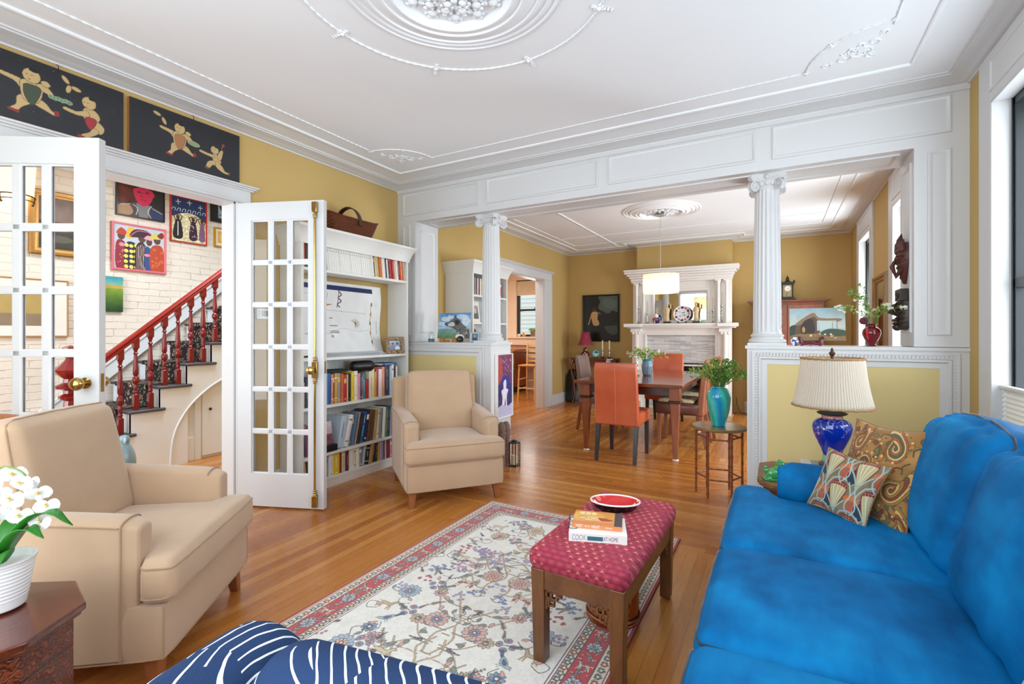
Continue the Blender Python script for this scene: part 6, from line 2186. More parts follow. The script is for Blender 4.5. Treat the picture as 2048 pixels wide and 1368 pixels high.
o = build('pouch', m, M('black_pouch', '1a1c20', 0.6), None, sharp=80); tag(o, 'flat black pouch lying over the blue books on the middle shelf', 'pouch')
o = build('folder', MB().box(-3.472, -3.466, 3.10, 3.37, 0.6845, 1.02), M('tan_board', 'a99a80', 0.7)); tag(o, 'tan cardboard folder standing behind the middle shelf books', 'folder')
# pink print on a stand at the left of the leaning row
fr = thing('picture_stand', 'pink and plum print on a black box on the second lowest bookcase shelf', 'picture', (-3.30, 2.735, 0.2905), 0)
build('box_base', MB().box(-.06, .055, -.075, .085, 0, .055), M('black_box', '17181a', .4), fr, bevel=.004)
cv = Cv(14, 20, 6, 'cdb9bd'); cv.grad(0, 20, 'd9ccd0', 'b08e98'); cv.rect(0, 11, 14, 20, '7c4658'); cv.mottle(.04, 1.2, 3)
g_ = color_grid('print', cv, lambda u, v: (0.030 - v * 0.03, -0.070 + u * 0.13, 0.060 + v * 0.185), painted('matte_print', .5), fr)
# photograph in a mosaic frame
t = NT('shell_mosaic')
v = t.voro(t.coords(), 130, 'Color'); s_ = t.n('SeparateXYZ'); t.l(v, s_.inputs[0])
t.bsdf(t.ramp(s_.outputs[0], [(0, hx('4a3826')), (.35, hx('8d7a5c')), (.6, hx('c9b48e')), (.85, hx('a36a48'))]), .35, 0, t.bump(t.voro(t.coords(), 130), .9, .006))
MOS = t.m
pf = thing('photo_frame', 'small photograph in a shell mosaic frame at the right of the chart shelf', 'picture frame', (-3.285, 3.560, 1.078), R(78))
m = MB()
for a in ((-.105, -.062, 0, .165), (.062, .105, 0, .165), (-.062, .062, 0, .040), (-.062, .062, .125, .165)): m.box(a[0], a[1], -.012, .004, a[2], a[3])
build('frame', m, MOS, pf, bevel=.004)
cv = Cv(124, 86, 1.0, '6b8ab0'); cv.grad(0, 86, 'a9c0d8', '3d5f8a'); cv.blob([(6, 86), (14, 56), (40, 48), (62, 60), (66, 86)], '2f4f86'); cv.ell(38, 36, 13, 16, '8a5a42'); cv.ell(38, 27, 14, 9, '2a2320'); cv.blob([(64, 86), (70, 58), (92, 50), (112, 62), (116, 86)], 'd8dde6'); cv.ell(90, 34, 12, 15, 'a9765a'); cv.ell(90, 25, 14, 9, '33231c')
flat_grid('photograph', cv, .126, .087, painted('glossy_photo', .2), pf, y=-.004, z0=.039)
pf.rotation_euler = (R(-8), 0, R(78))

# fabric chart hung in the open bay
cv = Cv(104, 66, 3.0, 'e4e4e2'); cv.mottle(.012, 6, 2)
cv.rect(0, 3, 92, 7.2, '27335f')
for a in (28.5, 31.5, 36, 37.3, 38.8): cv.line([(a, 10), (a, 19)], .35, '55565c')
cv.poly([(26, 19), (36, 20), (46, 20.5), (38, 22.5), (28, 22)], 'b9713a')
cv.curve([(51, 8), (54, 11), (51, 14), (54.5, 17), (51, 20), (54, 22.5)], 1.1, '6b4560', k=8); cv.line([(51, 8), (51, 23)], .8, '6b4560')
for i in range(26): cv.line([(22 + i * 2.4, 25.5 + i * .06), (23.4 + i * 2.4, 25.5 + i * .06)], .35, '6a6a70')
cv.curve([(2, 10), (3.2, 30), (1.5, 48), (3.4, 62)], .8, '5a4352')
cv.curve([(21, 60), (24.5, 54), (23, 48), (12, 47.5), (2, 47)], .6, '6e6e76'); cv.line([(2, 47.5), (44, 47.5)], .3, '8b8b90')
for q in range(9):
    a = -2.4 + q * .5
    cv.line([(72, 37), (72 + 5 * math.cos(a), 37 + 4.4 * math.sin(a))], .55, 'a2854a' if q % 2 else '5f5a46')
cv.curve([(91, 16), (90, 22), (91.5, 28), (90, 34), (91.3, 40), (90, 46), (91.5, 52), (90.5, 58)], .7, 'b08558')
for q in range(5): cv.ell(90.6, 18 + q * 9, 1.0, 2.0, ['7c6a55', 'b9855a'][q % 2])
for (a, b, w_) in ((44, 33, 3), (44, 40, 8), (44, 45, 9), (43, 46.4, 10), (44, 49, 2.5), (43.6, 50.4, 3)): cv.line([(a, b), (a + w_, b)], .5, '4a4c55')
cv.line([(99, 34), (99, 46)], .5, '7794a8'); cv.line([(2, 12), (40, 12)], .2, 'a9a9b0'); cv.curve([(40, 46), (60, 42), (75, 44), (95, 41)], .3, 'b9b9c0')
hang = color_grid('fabric_chart', cv, lambda u, v: (-3.452 + 0.014 * np.sin(u * 9 + 1) * (1 - v) + 0.010 * np.sin(v * 7 + u * 3) + 0.06 * (1 - v) ** 6, 2.49 + u * 1.035 + 0.006 * np.sin(v * 9), 1.085 + v * 0.645 + 0.012 * np.sin(u * 5) * (1 - v)), painted('printed_cotton_sheet', .9, .1, 300))
tag(hang, 'white printed cloth chart with a little sailing boat hanging in the bookcase', 'wall hanging')
m = MB()
rs2 = random.Random(3)
for i in range(7):
    z = 1.0785 + i * 0.0045
    m.M = T(-3.34, 2.98 + rs2.uniform(-.03, .03), z) @ Matrix.Rotation(R(rs2.uniform(-4, 4)), 4, 'Z')
    m.box(-.085 + rs2.uniform(0, .03), .085, -.34 + rs2.uniform(0, .1), .40 + rs2.uniform(-.06, .03), 0, .003)
o = build('paper_stack', m, M('loose_paper', 'c9cbd0', .6, var=.1, vs=30)); tag(o, 'loose stack of papers lying under the cloth chart', 'papers', None, 'stuff')

# wicker basket
t = NT('wicker')
co = t.coords(); sp = t.n('SeparateXYZ'); t.l(co, sp.inputs[0])
aa = t.math('SINE', t.math('MULTIPLY', t.math('ADD', sp.outputs[1], sp.outputs[2]), 300.0)); bb = t.math('SINE', t.math('MULTIPLY', t.math('SUBTRACT', sp.outputs[1], sp.outputs[2]), 300.0))
hgt = t.math('MULTIPLY', aa, bb)
t.bsdf(t.ramp(t.math('MULTIPLY_ADD', hgt, .5, .5), [(0, hx('3a1a0e')), (.5, hx('7c3f22')), (1, hx('a5603a'))]), .4, 0, t.bump(hgt, 1.0, .006))
WICK = t.m
bs = thing('wicker_basket', 'brown wicker basket with a leather handle on top of the tall bookcase', 'basket', (-3.365, 3.06, 2.131), 0)
m = MB()
def bring(sx_, sy_, z, dip=0): return [(sx_ * (abs(math.cos(a)) ** .55) * (1 if math.cos(a) > 0 else -1), sy_ * (abs(math.sin(a)) ** .55) * (1 if math.sin(a) > 0 else -1), z + dip * (abs(math.sin(a)) ** 3)) for a in [2 * PI * k / 48 for k in range(48)]]
rings = [bring(.085, .205, 0), bring(.095, .225, .04), bring(.105, .25, .09), bring(.115, .275, .135, .02), bring(.118, .285, .150, .03), bring(.108, .270, .145, .03), bring(.09, .22, .05)]
vs = [v_ for r_ in rings for v_ in r_]
m.add(vs, [(i * 48 + k, i * 48 + (k + 1) % 48, (i + 1) * 48 + (k + 1) % 48, (i + 1) * 48 + k) for i in range(6) for k in range(48)] + [tuple(range(47, -1, -1)), tuple(range(6 * 48, 7 * 48))])
build('body', m, WICK, bs, sharp=60)
m = MB(); m.tube(bring(.116, .283, .152, .03), .0075, 8, closed=True); build('rim', m, WICK, bs)
hd = MB()
pts = [(.118 * math.cos(PI * i / 16) * 1.0, 0, .10 + .165 * math.sin(PI * i / 16)) for i in range(17)]
vs = []
for p_ in pts:
    nrm = Vector((p_[0], 0, (p_[2] - .10) * .6)).normalized()
    for dy, dn in ((-.027, 0), (.027, 0), (.027, .008), (-.027, .008)): vs.append((p_[0] + nrm.x * dn, dy - .02, p_[2] + nrm.z * dn))
hd.add(vs, [(i * 4 + k, i * 4 + (k + 1) % 4, i * 4 + 4 + (k + 1) % 4, i * 4 + 4 + k) for i in range(16) for k in range(4)] + [(0, 1, 2, 3), (67, 66, 65, 64)])
o = build('handle', hd, M('dark_leather', '3a2117', .35), bs)
# handle stands a little askew
o.rotation_euler = (0, 0, R(16))

# thermostat on the wall
th_ = thing('thermostat', 'white thermostat on the ochre wall seen through the door panes', 'thermostat', (-3.499, 2.325, 1.385))
build('housing', MB().box(0, .022, -.072, .072, 0, .082), M('white_plastic', 'e8e8e4', .35), th_, bevel=.005)
build('display', MB().box(.0218, .0232, -.035, .045, .022, .066), M('lcd_green', '6d7d68', .25), th_)
for i in range(3): build('button', MB().box(.0218, .0235, -.060, -.048, .018 + .018 * i, .027 + .018 * i), M('grey_plastic', 'a9abaa', .4), th_)

# dining bookcase contents
seq2 = [('black', .03, .21), ('salmon', .02, .20), ('grey', .025, .205), ('navy', .022, .21), ('beige', .02, .2), ('white', .025, .2), ('dark red', .02, .205), ('cream', .03, .2), ('grey', .025, .2), ('brown', .025, .2), ('white', .03, .2), ('tan', .03, .205), ('rust', .025, .2), ('navy', .02, .2),
        ('white', .03, .2), ('grey', .03, .2), ('orange', .025, .2), ('black', .03, .2), ('dark red', .02, .2), ('cream', .03, .2), ('maroon', .03, .19), ('tan', .03, .2), ('brown', .02, .2), ('beige', .03, .2), ('rust', .03, .2)]
shelf_row(seq2, 4.682, 1.735, -3.125, 'books in the dining room bookcase', '', '', 0, rs, label_fn=lambda i, n: ', top shelf of the dining room bookcase, %s from near side' % ORD[i])
for (yc, h_, w_, lab) in ((4.80, .20, .13, 'grey portrait photograph in a cream mount in the dining bookcase'), (5.30, .17, .12, 'small framed photograph at the far end of the dining bookcase shelf')):
    p_ = thing('photo_frame', lab, 'picture frame', (-3.16, yc, 1.411), R(90)); p_.rotation_euler = (R(-6), 0, R(90))
    build('mount', MB().box(-w_ / 2 - .03, w_ / 2 + .03, -.008, .004, 0, h_ + .05), M('cream_mount', 'e3dccd', .6), p_, bevel=.002)
    cv = Cv(13, 20, 3, '7d8084'); cv.grad(0, 20, '9ea1a5', '4f5256'); cv.ell(6.5, 8, 3, 4, 'b9b5ae'); cv.blob([(2, 20), (3, 13), (7, 12), (10, 14), (12, 20)], '5d5f63')
    flat_grid('photograph', cv, w_, h_ * .8, painted('glossy_photo'), p_, y=-.009, z0=.04)
sg = thing('wood_figure', 'brown carved figure on the lower shelf of the dining bookcase', 'figurine', (-3.2, 4.83, 1.121))
m = MB(); m.lathe([(.03, 0), (.035, .01), (.025, .05), (.036, .10), (.026, .14), (.030, .17), (.022, .20), (.0001, .215)], n=16)
build('body', m, wood('carved_brown', '4a2815', '7c4a2a', .4), sg)
sg = thing('wood_figure', 'dark wooden figure beside the column in the dining bookcase', 'figurine', (-3.2, 5.33, 1.121))
m = MB(); m.lathe([(.02, 0), (.022, .02), (.014, .06), (.024, .11), (.015, .15), (.018, .18), (.0001, .20)], n=14)
build('body', m, wood('carved_dark', '2b1a12', '4f3022', .4), sg)

# ------------------------------------------------------------------ pictures
def hung(name, label, cat, cv, w, h, loc, rz, frame=None, fw=0.02, fd=0.02, mat=None, tilt=0, edge='3a2a1c', group=None, mount=None, mw=0.0):
    """picture hanging on a wall: canvas part, frame part; loc is the bottom centre, the face looks along local -Y"""
    t = thing(name, label, cat, loc, rz, group)
    if tilt: t.rotation_euler = (tilt, 0, rz)
    flat_grid('canvas', cv, w, h, mat or painted(), t, y=-fd)
    m = MB()
    if frame:
        mp = lambda a, b, hh: (a, -hh, b)
        m.sweep([(-w / 2, 0), (w / 2, 0), (w / 2, h), (-w / 2, h)], [(0.0, fd - .001), (-.002, fd + .006), (-fw * .35, fd + .006), (-fw * .5, fd + .010), (-fw * .85, fd + .010), (-fw, fd + .004), (-fw, 0)], mp)
        build('frame', m, frame, t, sharp=30)
        build('backing', MB().box(-w / 2, w / 2, -fd + .003, 0, 0, h), M('backing_board', '5a4a38', .8), t)
    else:
        m.box(-w / 2, w / 2, -fd + .0005, 0, 0, h)
        build('stretcher', m, M('canvas_edge_' + edge, edge, .6), t)
    return t


GOLDB = '9c8a5e'
def child_figure(cv, x, y, s, fl, apron, pose=0):
    """one of the playing children inlaid on the lacquer boards"""
    G, E = 'bfa472', '54442c'
    P = lambda pts: [(x + fl * s * a, y + s * b) for a, b in pts]
    if pose == 0:      # striding, arm thrown out
        cv.blob(P([(-.2, -.1), (-1.1, -.25), (-1.15, -.1), (-.6, .05), (-.35, .35), (-.15, .25)]), G, edge=E, ew=.7)
        cv.blob(P([(-.15, .5), (-.5, .7), (-.55, 1.1), (-.75, 1.35), (-.5, 1.4), (-.3, 1.15), (.0, .85)]), G, edge=E, ew=.7)
        cv.blob(P([(.1, .5), (.5, .65), (.75, .95), (.95, 1.0), (.85, 1.15), (.55, 1.05), (.1, .85)]), G, edge=E, ew=.7)
        cv.blob(P([(-.35, -.15), (.3, -.15), (.4, .3), (.2, .8), (-.25, .8), (-.4, .3)]), G, edge=E, ew=.7)
        cv.blob(P([(.2, -.15), (.5, -.2), (.8, .1), (.75, .25), (.45, .15), (.2, .1)]), G, edge=E, ew=.7)
        cv.blob(P([(.35, -.35), (.55, -.42), (.7, -.25), (.55, -.12), (.38, -.18)]), G, edge=E, ew=.7)
        cv.blob(P([(-.22, .0), (.28, .0), (.32, .35), (.05, .95), (-.2, .7), (-.3, .3)]), apron, edge='2a2a22', ew=.5)
        cv.poly(P([(-.8, 1.33), (-.4, 1.4), (-.45, 1.52), (-.85, 1.45)]), '8c2e2a'); cv.poly(P([(.82, .92), (1.0, .86), (1.05, 1.1), (.85, 1.18)]), '8c2e2a')
        cv.ell(x, y - .45 * s, .34 * s, .36 * s, G, edge=E, ew=.8); cv.ell(x + fl * .1 * s, y - .74 * s, .2 * s, .09 * s, '1d1b1c')
    elif pose == 1:    # crouching to present a dish
        cv.blob(P([(-.1, -.2), (.35, -.15), (.55, .2), (.35, .5), (-.1, .5), (-.25, .1)]), G, edge=E, ew=.7)
        cv.blob(P([(-.1, .35), (.45, .4), (.75, .7), (.6, 1.05), (.2, 1.0), (-.05, .75)]), G, edge=E, ew=.7)
        cv.blob(P([(.25, .8), (.05, 1.1), (-.3, 1.35), (-.15, 1.5), (.2, 1.3), (.5, 1.0)]), G, edge=E, ew=.7)
        cv.blob(P([(-.05, -.05), (-.5, .15), (-1.0, .1), (-1.05, .25), (-.5, .35), (.05, .25)]), G, edge=E, ew=.7)
        cv.blob(P([(-.05, .3), (.35, .3), (.35, .6), (.1, .95), (-.12, .6)]), apron, edge='5a2222', ew=.5)
        cv.poly(P([(-.4, 1.35), (-.05, 1.45), (-.1, 1.58), (-.5, 1.5)]), '8c2e2a')
        cv.ell(x + fl * .05 * s, y - .5 * s, .33 * s, .36 * s, G, edge=E, ew=.8); cv.ell(x + fl * .2 * s, y - .78 * s, .18 * s, .1 * s, '1d1b1c')
    else:              # kneeling runner
        cv.blob(P([(-.1, -.1), (.35, 0), (.45, .45), (.1, .55), (-.15, .3)]), G, edge=E, ew=.7)
        cv.blob(P([(.0, .4), (-.45, .55), (-.6, .95), (-.35, 1.0), (-.15, .75), (.1, .7)]), G, edge=E, ew=.7)
        cv.blob(P([(.1, .4), (.5, .6), (.75, .95), (1.05, 1.0), (1.0, 1.12), (.6, 1.1), (.1, .8)]), G, edge=E, ew=.7)
        cv.blob(P([(-.1, .0), (-.6, -.05), (-1.0, -.1), (-1.05, .04), (-.6, .14), (.0, .2)]), G, edge=E, ew=.7)
        cv.blob(P([(.2, -.05), (.45, -.5), (.6, -.45), (.5, .1), (.3, .3)]), G, edge=E, ew=.7)
        cv.poly(P([(-.65, .92), (-.35, 1.02), (-.45, 1.15), (-.7, 1.05)]), '6e4a2e'); cv.poly(P([(.98, .95), (1.12, .9), (1.12, 1.15), (1.0, 1.2)]), '6e4a2e')
        cv.ell(x, y - .38 * s, .3 * s, .3 * s, G, edge=E, ew=.8); cv.ell(x + fl * .12 * s, y - .62 * s, .14 * s, .06 * s, '2a2725')
    hx0, hy0 = x - fl * .1 * s, y - (.42 if pose != 2 else .36) * s
    cv.line([(hx0 - .12 * s, hy0 - .05 * s), (hx0 - .04 * s, hy0 - .07 * s)], .8, '3a2e22'); cv.line([(hx0 + .06 * s, hy0 - .05 * s), (hx0 + .14 * s, hy0 - .07 * s)], .8, '3a2e22')
    cv.line([(hx0 - .02 * s, hy0 + .16 * s), (hx0 + .06 * s, hy0 + .16 * s)], .9, '9c3a30')


LACQ = painted('lacquer_board', 0.28, 0.05, 60, coat=.2)
cv = Cv(208, 104, 1.5, '22252b'); cv.mottle(.006, 3, 4)
child_figure(cv, 84, 42, 33, 1, '3f4a3a', 0); child_figure(cv, 156, 56, 31, 1, '9c3034', 1)
for a, b, r in ((126, 14, .9), (140, 24, .2), (130, 28, 1.8)): cv.ell(a, b, 8, 3.8, 'bfa472', r, edge='54442c', ew=.7)
for i in range(6): cv.ell(108 + i * 4.6, 50 + (i % 2), 4.2, 3.4, '5f8a68', edge='a9b48a', ew=.6)
for k in range(10): cv.ell(rs.uniform(0, 208), rs.uniform(0, 104), .6, .5, '8a8f96')
hung('lacquer_panel', 'black lacquer board with two playing children, left one above the hall doorway', 'painting', cv, 0.688, 0.345, (-3.497, 1.055, 2.390), R(90), None, fd=0.022, mat=LACQ, edge='a8713e')
cv = Cv(208, 104, 1.5, '22252b'); cv.mottle(.006, 3, 7)
child_figure(cv, 86, 42, 30, 1, 'a4714a', 0); child_figure(cv, 154, 60, 29, 1, '9c3034', 2)
for a, b, r in ((46, 14, .3), (58, 24, 1.1)): cv.ell(a, b, 8, 3.6, 'bfa472', r, edge='54442c', ew=.7)
cv.ell(112, 50, 12, 5, '7d9a78', .1, edge='bfa472', ew=.8); cv.ell(172, 33, 3.2, 3.2, '8c3040'); cv.line([(168, 42), (172, 34)], .8, 'bfa472')
hung('lacquer_panel', 'black lacquer board with a child and a kneeling one, right one above the hall doorway', 'painting', cv, 0.688, 0.345, (-3.497, 1.772, 2.385), R(90), None, fd=0.022, mat=LACQ, edge='a8713e')
for y in (1.10, 1.80):
    m = MB(); m.tube([(-3.474, y, 2.728), (-3.466, y - .006, 2.748), (-3.478, y - .01, 2.756)], .0022, 6)
    o = build('hook', m, DARKM); tag(o, 'small dark hook over the %s black lacquer board' % ('left' if y < 1.5 else 'right'), 'hook')

# stair hall pictures
XB = HB + 0.004
def on_brick(name, label, cv, y0, y1, z0, z1, **k): return hung(name, label, 'painting', cv, y1 - y0, z1 - z0, (XB, (y0 + y1) / 2, z0), R(90), **k)
BLKF = M('black_frame', '16171a', .3); PINKF = M('pink_frame', 'd4707c', .4); GOLDF = M('old_gold_frame', '9a6f35', .35, .55, var=.15, vs=20); THING = M('thin_gold_frame', 'b58b5a', .35, .3); BRIGHTG = M('bright_gold_frame', 'c9962f', .3, .6)
cv = Cv(62, 47, 2.0, '5a2418'); cv.mottle(.03, 8, 2); cv.rect(40, 0, 62, 47, '1d1a18'); cv.blob([(0, 30), (16, 28), (30, 24), (46, 28), (62, 36), (62, 47), (0, 47)], '4a4650')
cv.blob([(0, 34), (14, 30), (20, 40), (14, 47), (0, 47)], 'a8876a'); cv.blob([(42, 30), (62, 36), (62, 47), (46, 47)], '26355e'); cv.poly([(24, 26), (44, 26), (40, 47), (28, 47)], '7c7c80')
cv.blob([(22, 2), (34, -6), (46, 2), (46, 16), (40, 26), (32, 29), (25, 22), (21, 12)], 'c4244e'); cv.blob([(19, -2), (34, -12), (50, -2), (48, 3), (34, -1), (22, 3)], '17120f'); cv.ell(28, 8, 2.6, 1.2, '3a1a18'); cv.ell(39, 7, 2.6, 1.2, '3a1a18')
cv.curve([(33, 7), (31, 14), (34, 15)], .7, '6a1028'); cv.curve([(29, 20), (33, 19), (38, 20)], 1.2, '8a1020'); cv.ell(47, 9, 2, 4, 'b82a4c'); cv.curve([(20, 29), (26, 34), (24, 44)], .8, 'ded6c8'); cv.curve([(45, 27), (40, 36), (44, 45)], .8, 'ded6c8'); cv.curve([(4, 32), (16, 29)], .8, 'd9cfb8'); cv.curve([(46, 30), (60, 36)], .7, 'd9cfb8')
on_brick('portrait_painting', 'portrait of a person with a crimson face in a black frame on the brick wall', cv, 2.375, 2.80, 2.535, 2.855, frame=BLKF, fw=.014)
cv = Cv(96, 88, 1.7, 'b9c6d4'); cv.mottle(.01, 10, 2)
SK = '5a3a30'
cv.blob([(4, 88), (3, 40), (12, 30), (22, 42), (24, 88)], '8c2436'); cv.ell(13, 22, 7, 8, SK); cv.blob([(4, 18), (12, 6), (22, 12), (20, 20)], 'b5362c'); 
for k in range(18): cv.ell(rs.uniform(6, 22), rs.uniform(50, 86), .9, .9, 'd9a9a0')
cv.blob([(20, 88), (20, 42), (30, 32), (44, 42), (46, 88)], '1d1d38')
for k in range(15): cv.ell(22 + (k % 3) * 9 + rs.uniform(-1, 1), 40 + (k // 3) * 11 + rs.uniform(-1, 1), 4.0, 3.6, 'e8cf62', rs.random()); 
cv.blob([(22, 22), (26, 4), (36, 4), (38, 16), (32, 26)], 'd8b23c'); cv.blob([(40, 88), (40, 42), (52, 30), (62, 46), (64, 88)], '2a2030')
for k in range(7): cv.line([(42 + k * 3.4, 34 + abs(k - 3) * 2.5), (42 + k * 3.0, 88)], .9, 'd8b9a8')
cv.ell(52, 22, 7.5, 9, SK); cv.blob([(28, 20), (38, 6), (60, 5), (72, 14), (62, 18), (40, 22)], '3a1a2c'); cv.curve([(30, 20), (44, 8), (64, 8), (72, 14)], 2.2, 'b9587a')
cv.blob([(58, 88), (58, 44), (64, 38), (72, 50), (72, 88)], '2d4a86'); cv.ell(66, 28, 6, 8, SK); cv.blob([(56, 22), (64, 14), (74, 20), (70, 24)], 'd8a0b4')
cv.blob([(70, 88), (68, 44), (80, 32), (94, 40), (96, 88)], 'b3452c')
for k in range(14): cv.ell(rs.uniform(72, 94), rs.uniform(42, 86), 2.8, 2.6, 'c96038')
cv.ell(82, 22, 7, 9, SK); cv.blob([(66, 20), (76, 8), (92, 10), (96, 18), (80, 20)], 'cdbf6a'); cv.blob([(82, 12), (92, 4), (96, 12), (90, 18)], '7c2a34'); cv.ell(62, 56, 6, 3, 'd9849a'); cv.ell(14, 40, 5, 4, 'c98a9a')
on_brick('painting', 'pink framed painting of women in big hats and patterned dresses', cv, 2.345, 2.805, 1.965, 2.42, frame=PINKF, fw=.024)
cv = Cv(68, 92, 1.7, 'd8cfa8'); cv.mottle(.10, 2.2, 3); cv.blob([(0, 0), (68, 0), (68, 42), (50, 33), (34, 30), (18, 33), (0, 40)], '1d2f5c'); 
for k in range(7): cv.curve([(k * 10, 29), (k * 10 + 3, 23), (k * 10 + 7, 24), (k * 10 + 6, 29)], 1.1, 'bcd2de')
for (a, b) in ((12, 10), (34, 8), (56, 14)): cv.line([(a, b - 5), (a + 1, b + 5)], 1.3, 'd9d9cf'); cv.line([(a - 4, b), (a + 5, b - 1)], 1.2, 'd9d9cf')
for (a, c_, k) in ((12, '17171c', 9), (42, '3a1c34', 8), (60, '7c5a78', 6)):
    cv.blob([(a - k, 84), (a - k * .6, 52), (a, 46), (a + k * .7, 52), (a + k, 84)], c_); cv.ell(a, 42, 3.6, 5, '4a3026'); cv.line([(a - 4, 50), (a - 8, 40), (a - 2, 36)], 2.2, '4a3026'); cv.line([(a + 4, 50), (a + 8, 40), (a + 3, 36)], 2.2, '4a3026')
for k in range(14): cv.ell(rs.uniform(36, 48), rs.uniform(54, 80), .8, .8, 'd8cfe0')
cv.line([(12, 52), (12, 80)], 2, 'd9d9d9')
on_brick('folk_painting', 'red edged folk panel of dancing figures under a starry blue sky', cv, 2.885, 3.255, 2.345, 2.845, frame=M('red_frame', 'b52a24', .4), fw=.014)
cv = Cv(44, 42, 1.6, '1a1a1d'); cv.rect(12, 4, 44, 34, '9aa4ae'); cv.blob([(14, 4), (30, 2), (44, 8), (40, 24), (26, 26)], '20242c'); cv.curve([(14, 28), (26, 20), (40, 30)], 2, '3f5a8a')
on_brick('painting', 'black framed blue and black picture high by the doorway edge', cv, 3.33, 3.60, 2.66, 2.87, frame=BLKF, fw=.014)
cv = Cv(40, 46, 1.6, 'e9dcb8'); cv.rect(5, 6, 35, 38, 'd9a850'); cv.ell(20, 22, 12, 14, 'e6c070'); cv.blob([(16, 38), (15, 28), (18, 22), (16, 14), (20, 9), (24, 14), (23, 22), (26, 30), (25, 38)], '2a2326'); cv.rect(14, 36, 27, 39, 'a9a9a0')
on_brick('framed_print', 'small gold framed print of a dark figurine on the brick wall', cv, 3.372, 3.60, 2.36, 2.565, frame=BRIGHTG, fw=.016)
cv = Cv(40, 66, 1.6, '3a7d86'); cv.grad(0, 20, '2f8fa0', '7fb9a8'); cv.rect(0, 16, 40, 22, 'b99a4a'); cv.grad(22, 66, '7a9a2a', '143a1c'); cv.mottle(.02, 5, 3)
on_brick('landscape_painting', 'unframed green field painting under a teal sky on the brick wall', cv, 2.16, 2.418, 1.500, 1.865, frame=None, fd=.03, edge='1c3a2c')
cv = Cv(60, 70, 1.4, '5c4a46'); cv.grad(0, 32, '6f5f5c', '7c6a62'); cv.grad(32, 70, '4a4440', '2e2e28'); cv.mottle(.03, 7, 4); cv.ell(44, 24, 3, 2, 'e6c9a8'); cv.ell(44, 24, 1.4, 1.2, 'fff0d8'); cv.ell(20, 56, 14, 5, '55564a')
on_brick('seascape_painting', 'large dark seascape in a heavy gold frame behind the left door panes', cv, 1.76, 2.20, 2.08, 2.56, frame=GOLDF, fw=.065, fd=.035)
cv = Cv(80, 56, 1.4, 'e9e4dc'); cv.rect(12, 9, 68, 46, 'a58f52'); cv.grad(9, 9, 'a58f52', 'a58f52'); cv.rect(12, 9, 68, 34, 'ad965a'); cv.rect(12, 34, 68, 46, '8a7762'); cv.mottle(.008, 5, 3)
on_brick('framed_print', 'gold framed ochre landscape print with a wide cream mount behind the left door', cv, 1.32, 1.965, 1.255, 1.77, frame=THING, fw=.014)

# wall sconce
sc_ = thing('wall_sconce', 'lit half drum wall sconce with a bronze frame on the brick wall', 'lamp', (HB + 0.002, 1.60, 2.50))
t = NT('lit_parchment_shade')
e = t.n('Emission'); e.inputs[0].default_value = hx('ffe3bd'); e.inputs[1].default_value = 1.6
t.l(e.outputs[0], t.out.inputs[0])
m = MB()
ar = [(0.17 * math.sin(PI * i / 16) * 1.0, 0.13 * -math.cos(PI * i / 16)) for i in range(17)]
vs = [(a * 1.0, b, .02) for a, b in ar] + [(a * 1.12, b * 1.12, .33) for a, b in ar]
m.add(vs, [(i, i + 1, 18 + i, 17 + i) for i in range(16)])
build('shade', m, t.m, sc_)
BRZ = M('bronze', '5a452c', .35, .8)
m = MB(); m.tube([(a * 1.06, b * 1.06, .012) for a, b in ar], .006, 6); m.tube([(a * 1.02, b * 1.02, -.03) for a, b in ar], .005, 6)
for i in (3, 8, 13): a, b = ar[i]; m.tube([(a * 1.05, b * 1.05, .015), (a * 1.02, b * 1.02, -.03), (a * .95, b * .95, -.05)], .006, 6); m.ball((a * .95, b * .95, -.055), .012, 8, 6)
build('bracket', m, BRZ, sc_)

# tall gold framed mirror sliver beside the sconce
# blue grey glazed bird in the hall
bd = thing('bird_statue', 'blue grey glazed standing bird statue in the hall beside the stairs', 'statue', (-4.62, 1.865, 0), R(-20))
m = MB()
m.lathe(smooth2([(.0001, 0), (.050, .004), (.055, .05), (.062, .12), (.085, .20), (.082, .28), (.060, .345), (.042, .375), (.040, .40), (.042, .42), (.030, .445), (.0001, .455)], 3), n=24, sx=.9, sy=.9)
m.tube([(.01, 0, .425), (.045, 0, .42), (.085, 0, .395)], [.026, .018, .003], 10)
build('body', m, M('blue_grey_glaze', '7d9aa6', .2, var=.12, vs=14, Coat_Weight=.3), bd, sharp=60)
o = build('door_mat', MB().box(-4.75, -4.2, 3.05, 3.9, .0005, .008), M('mat_tan', 'a9854f', .95)); tag(o, 'tan mat on the hall floor by the doorway', 'mat')
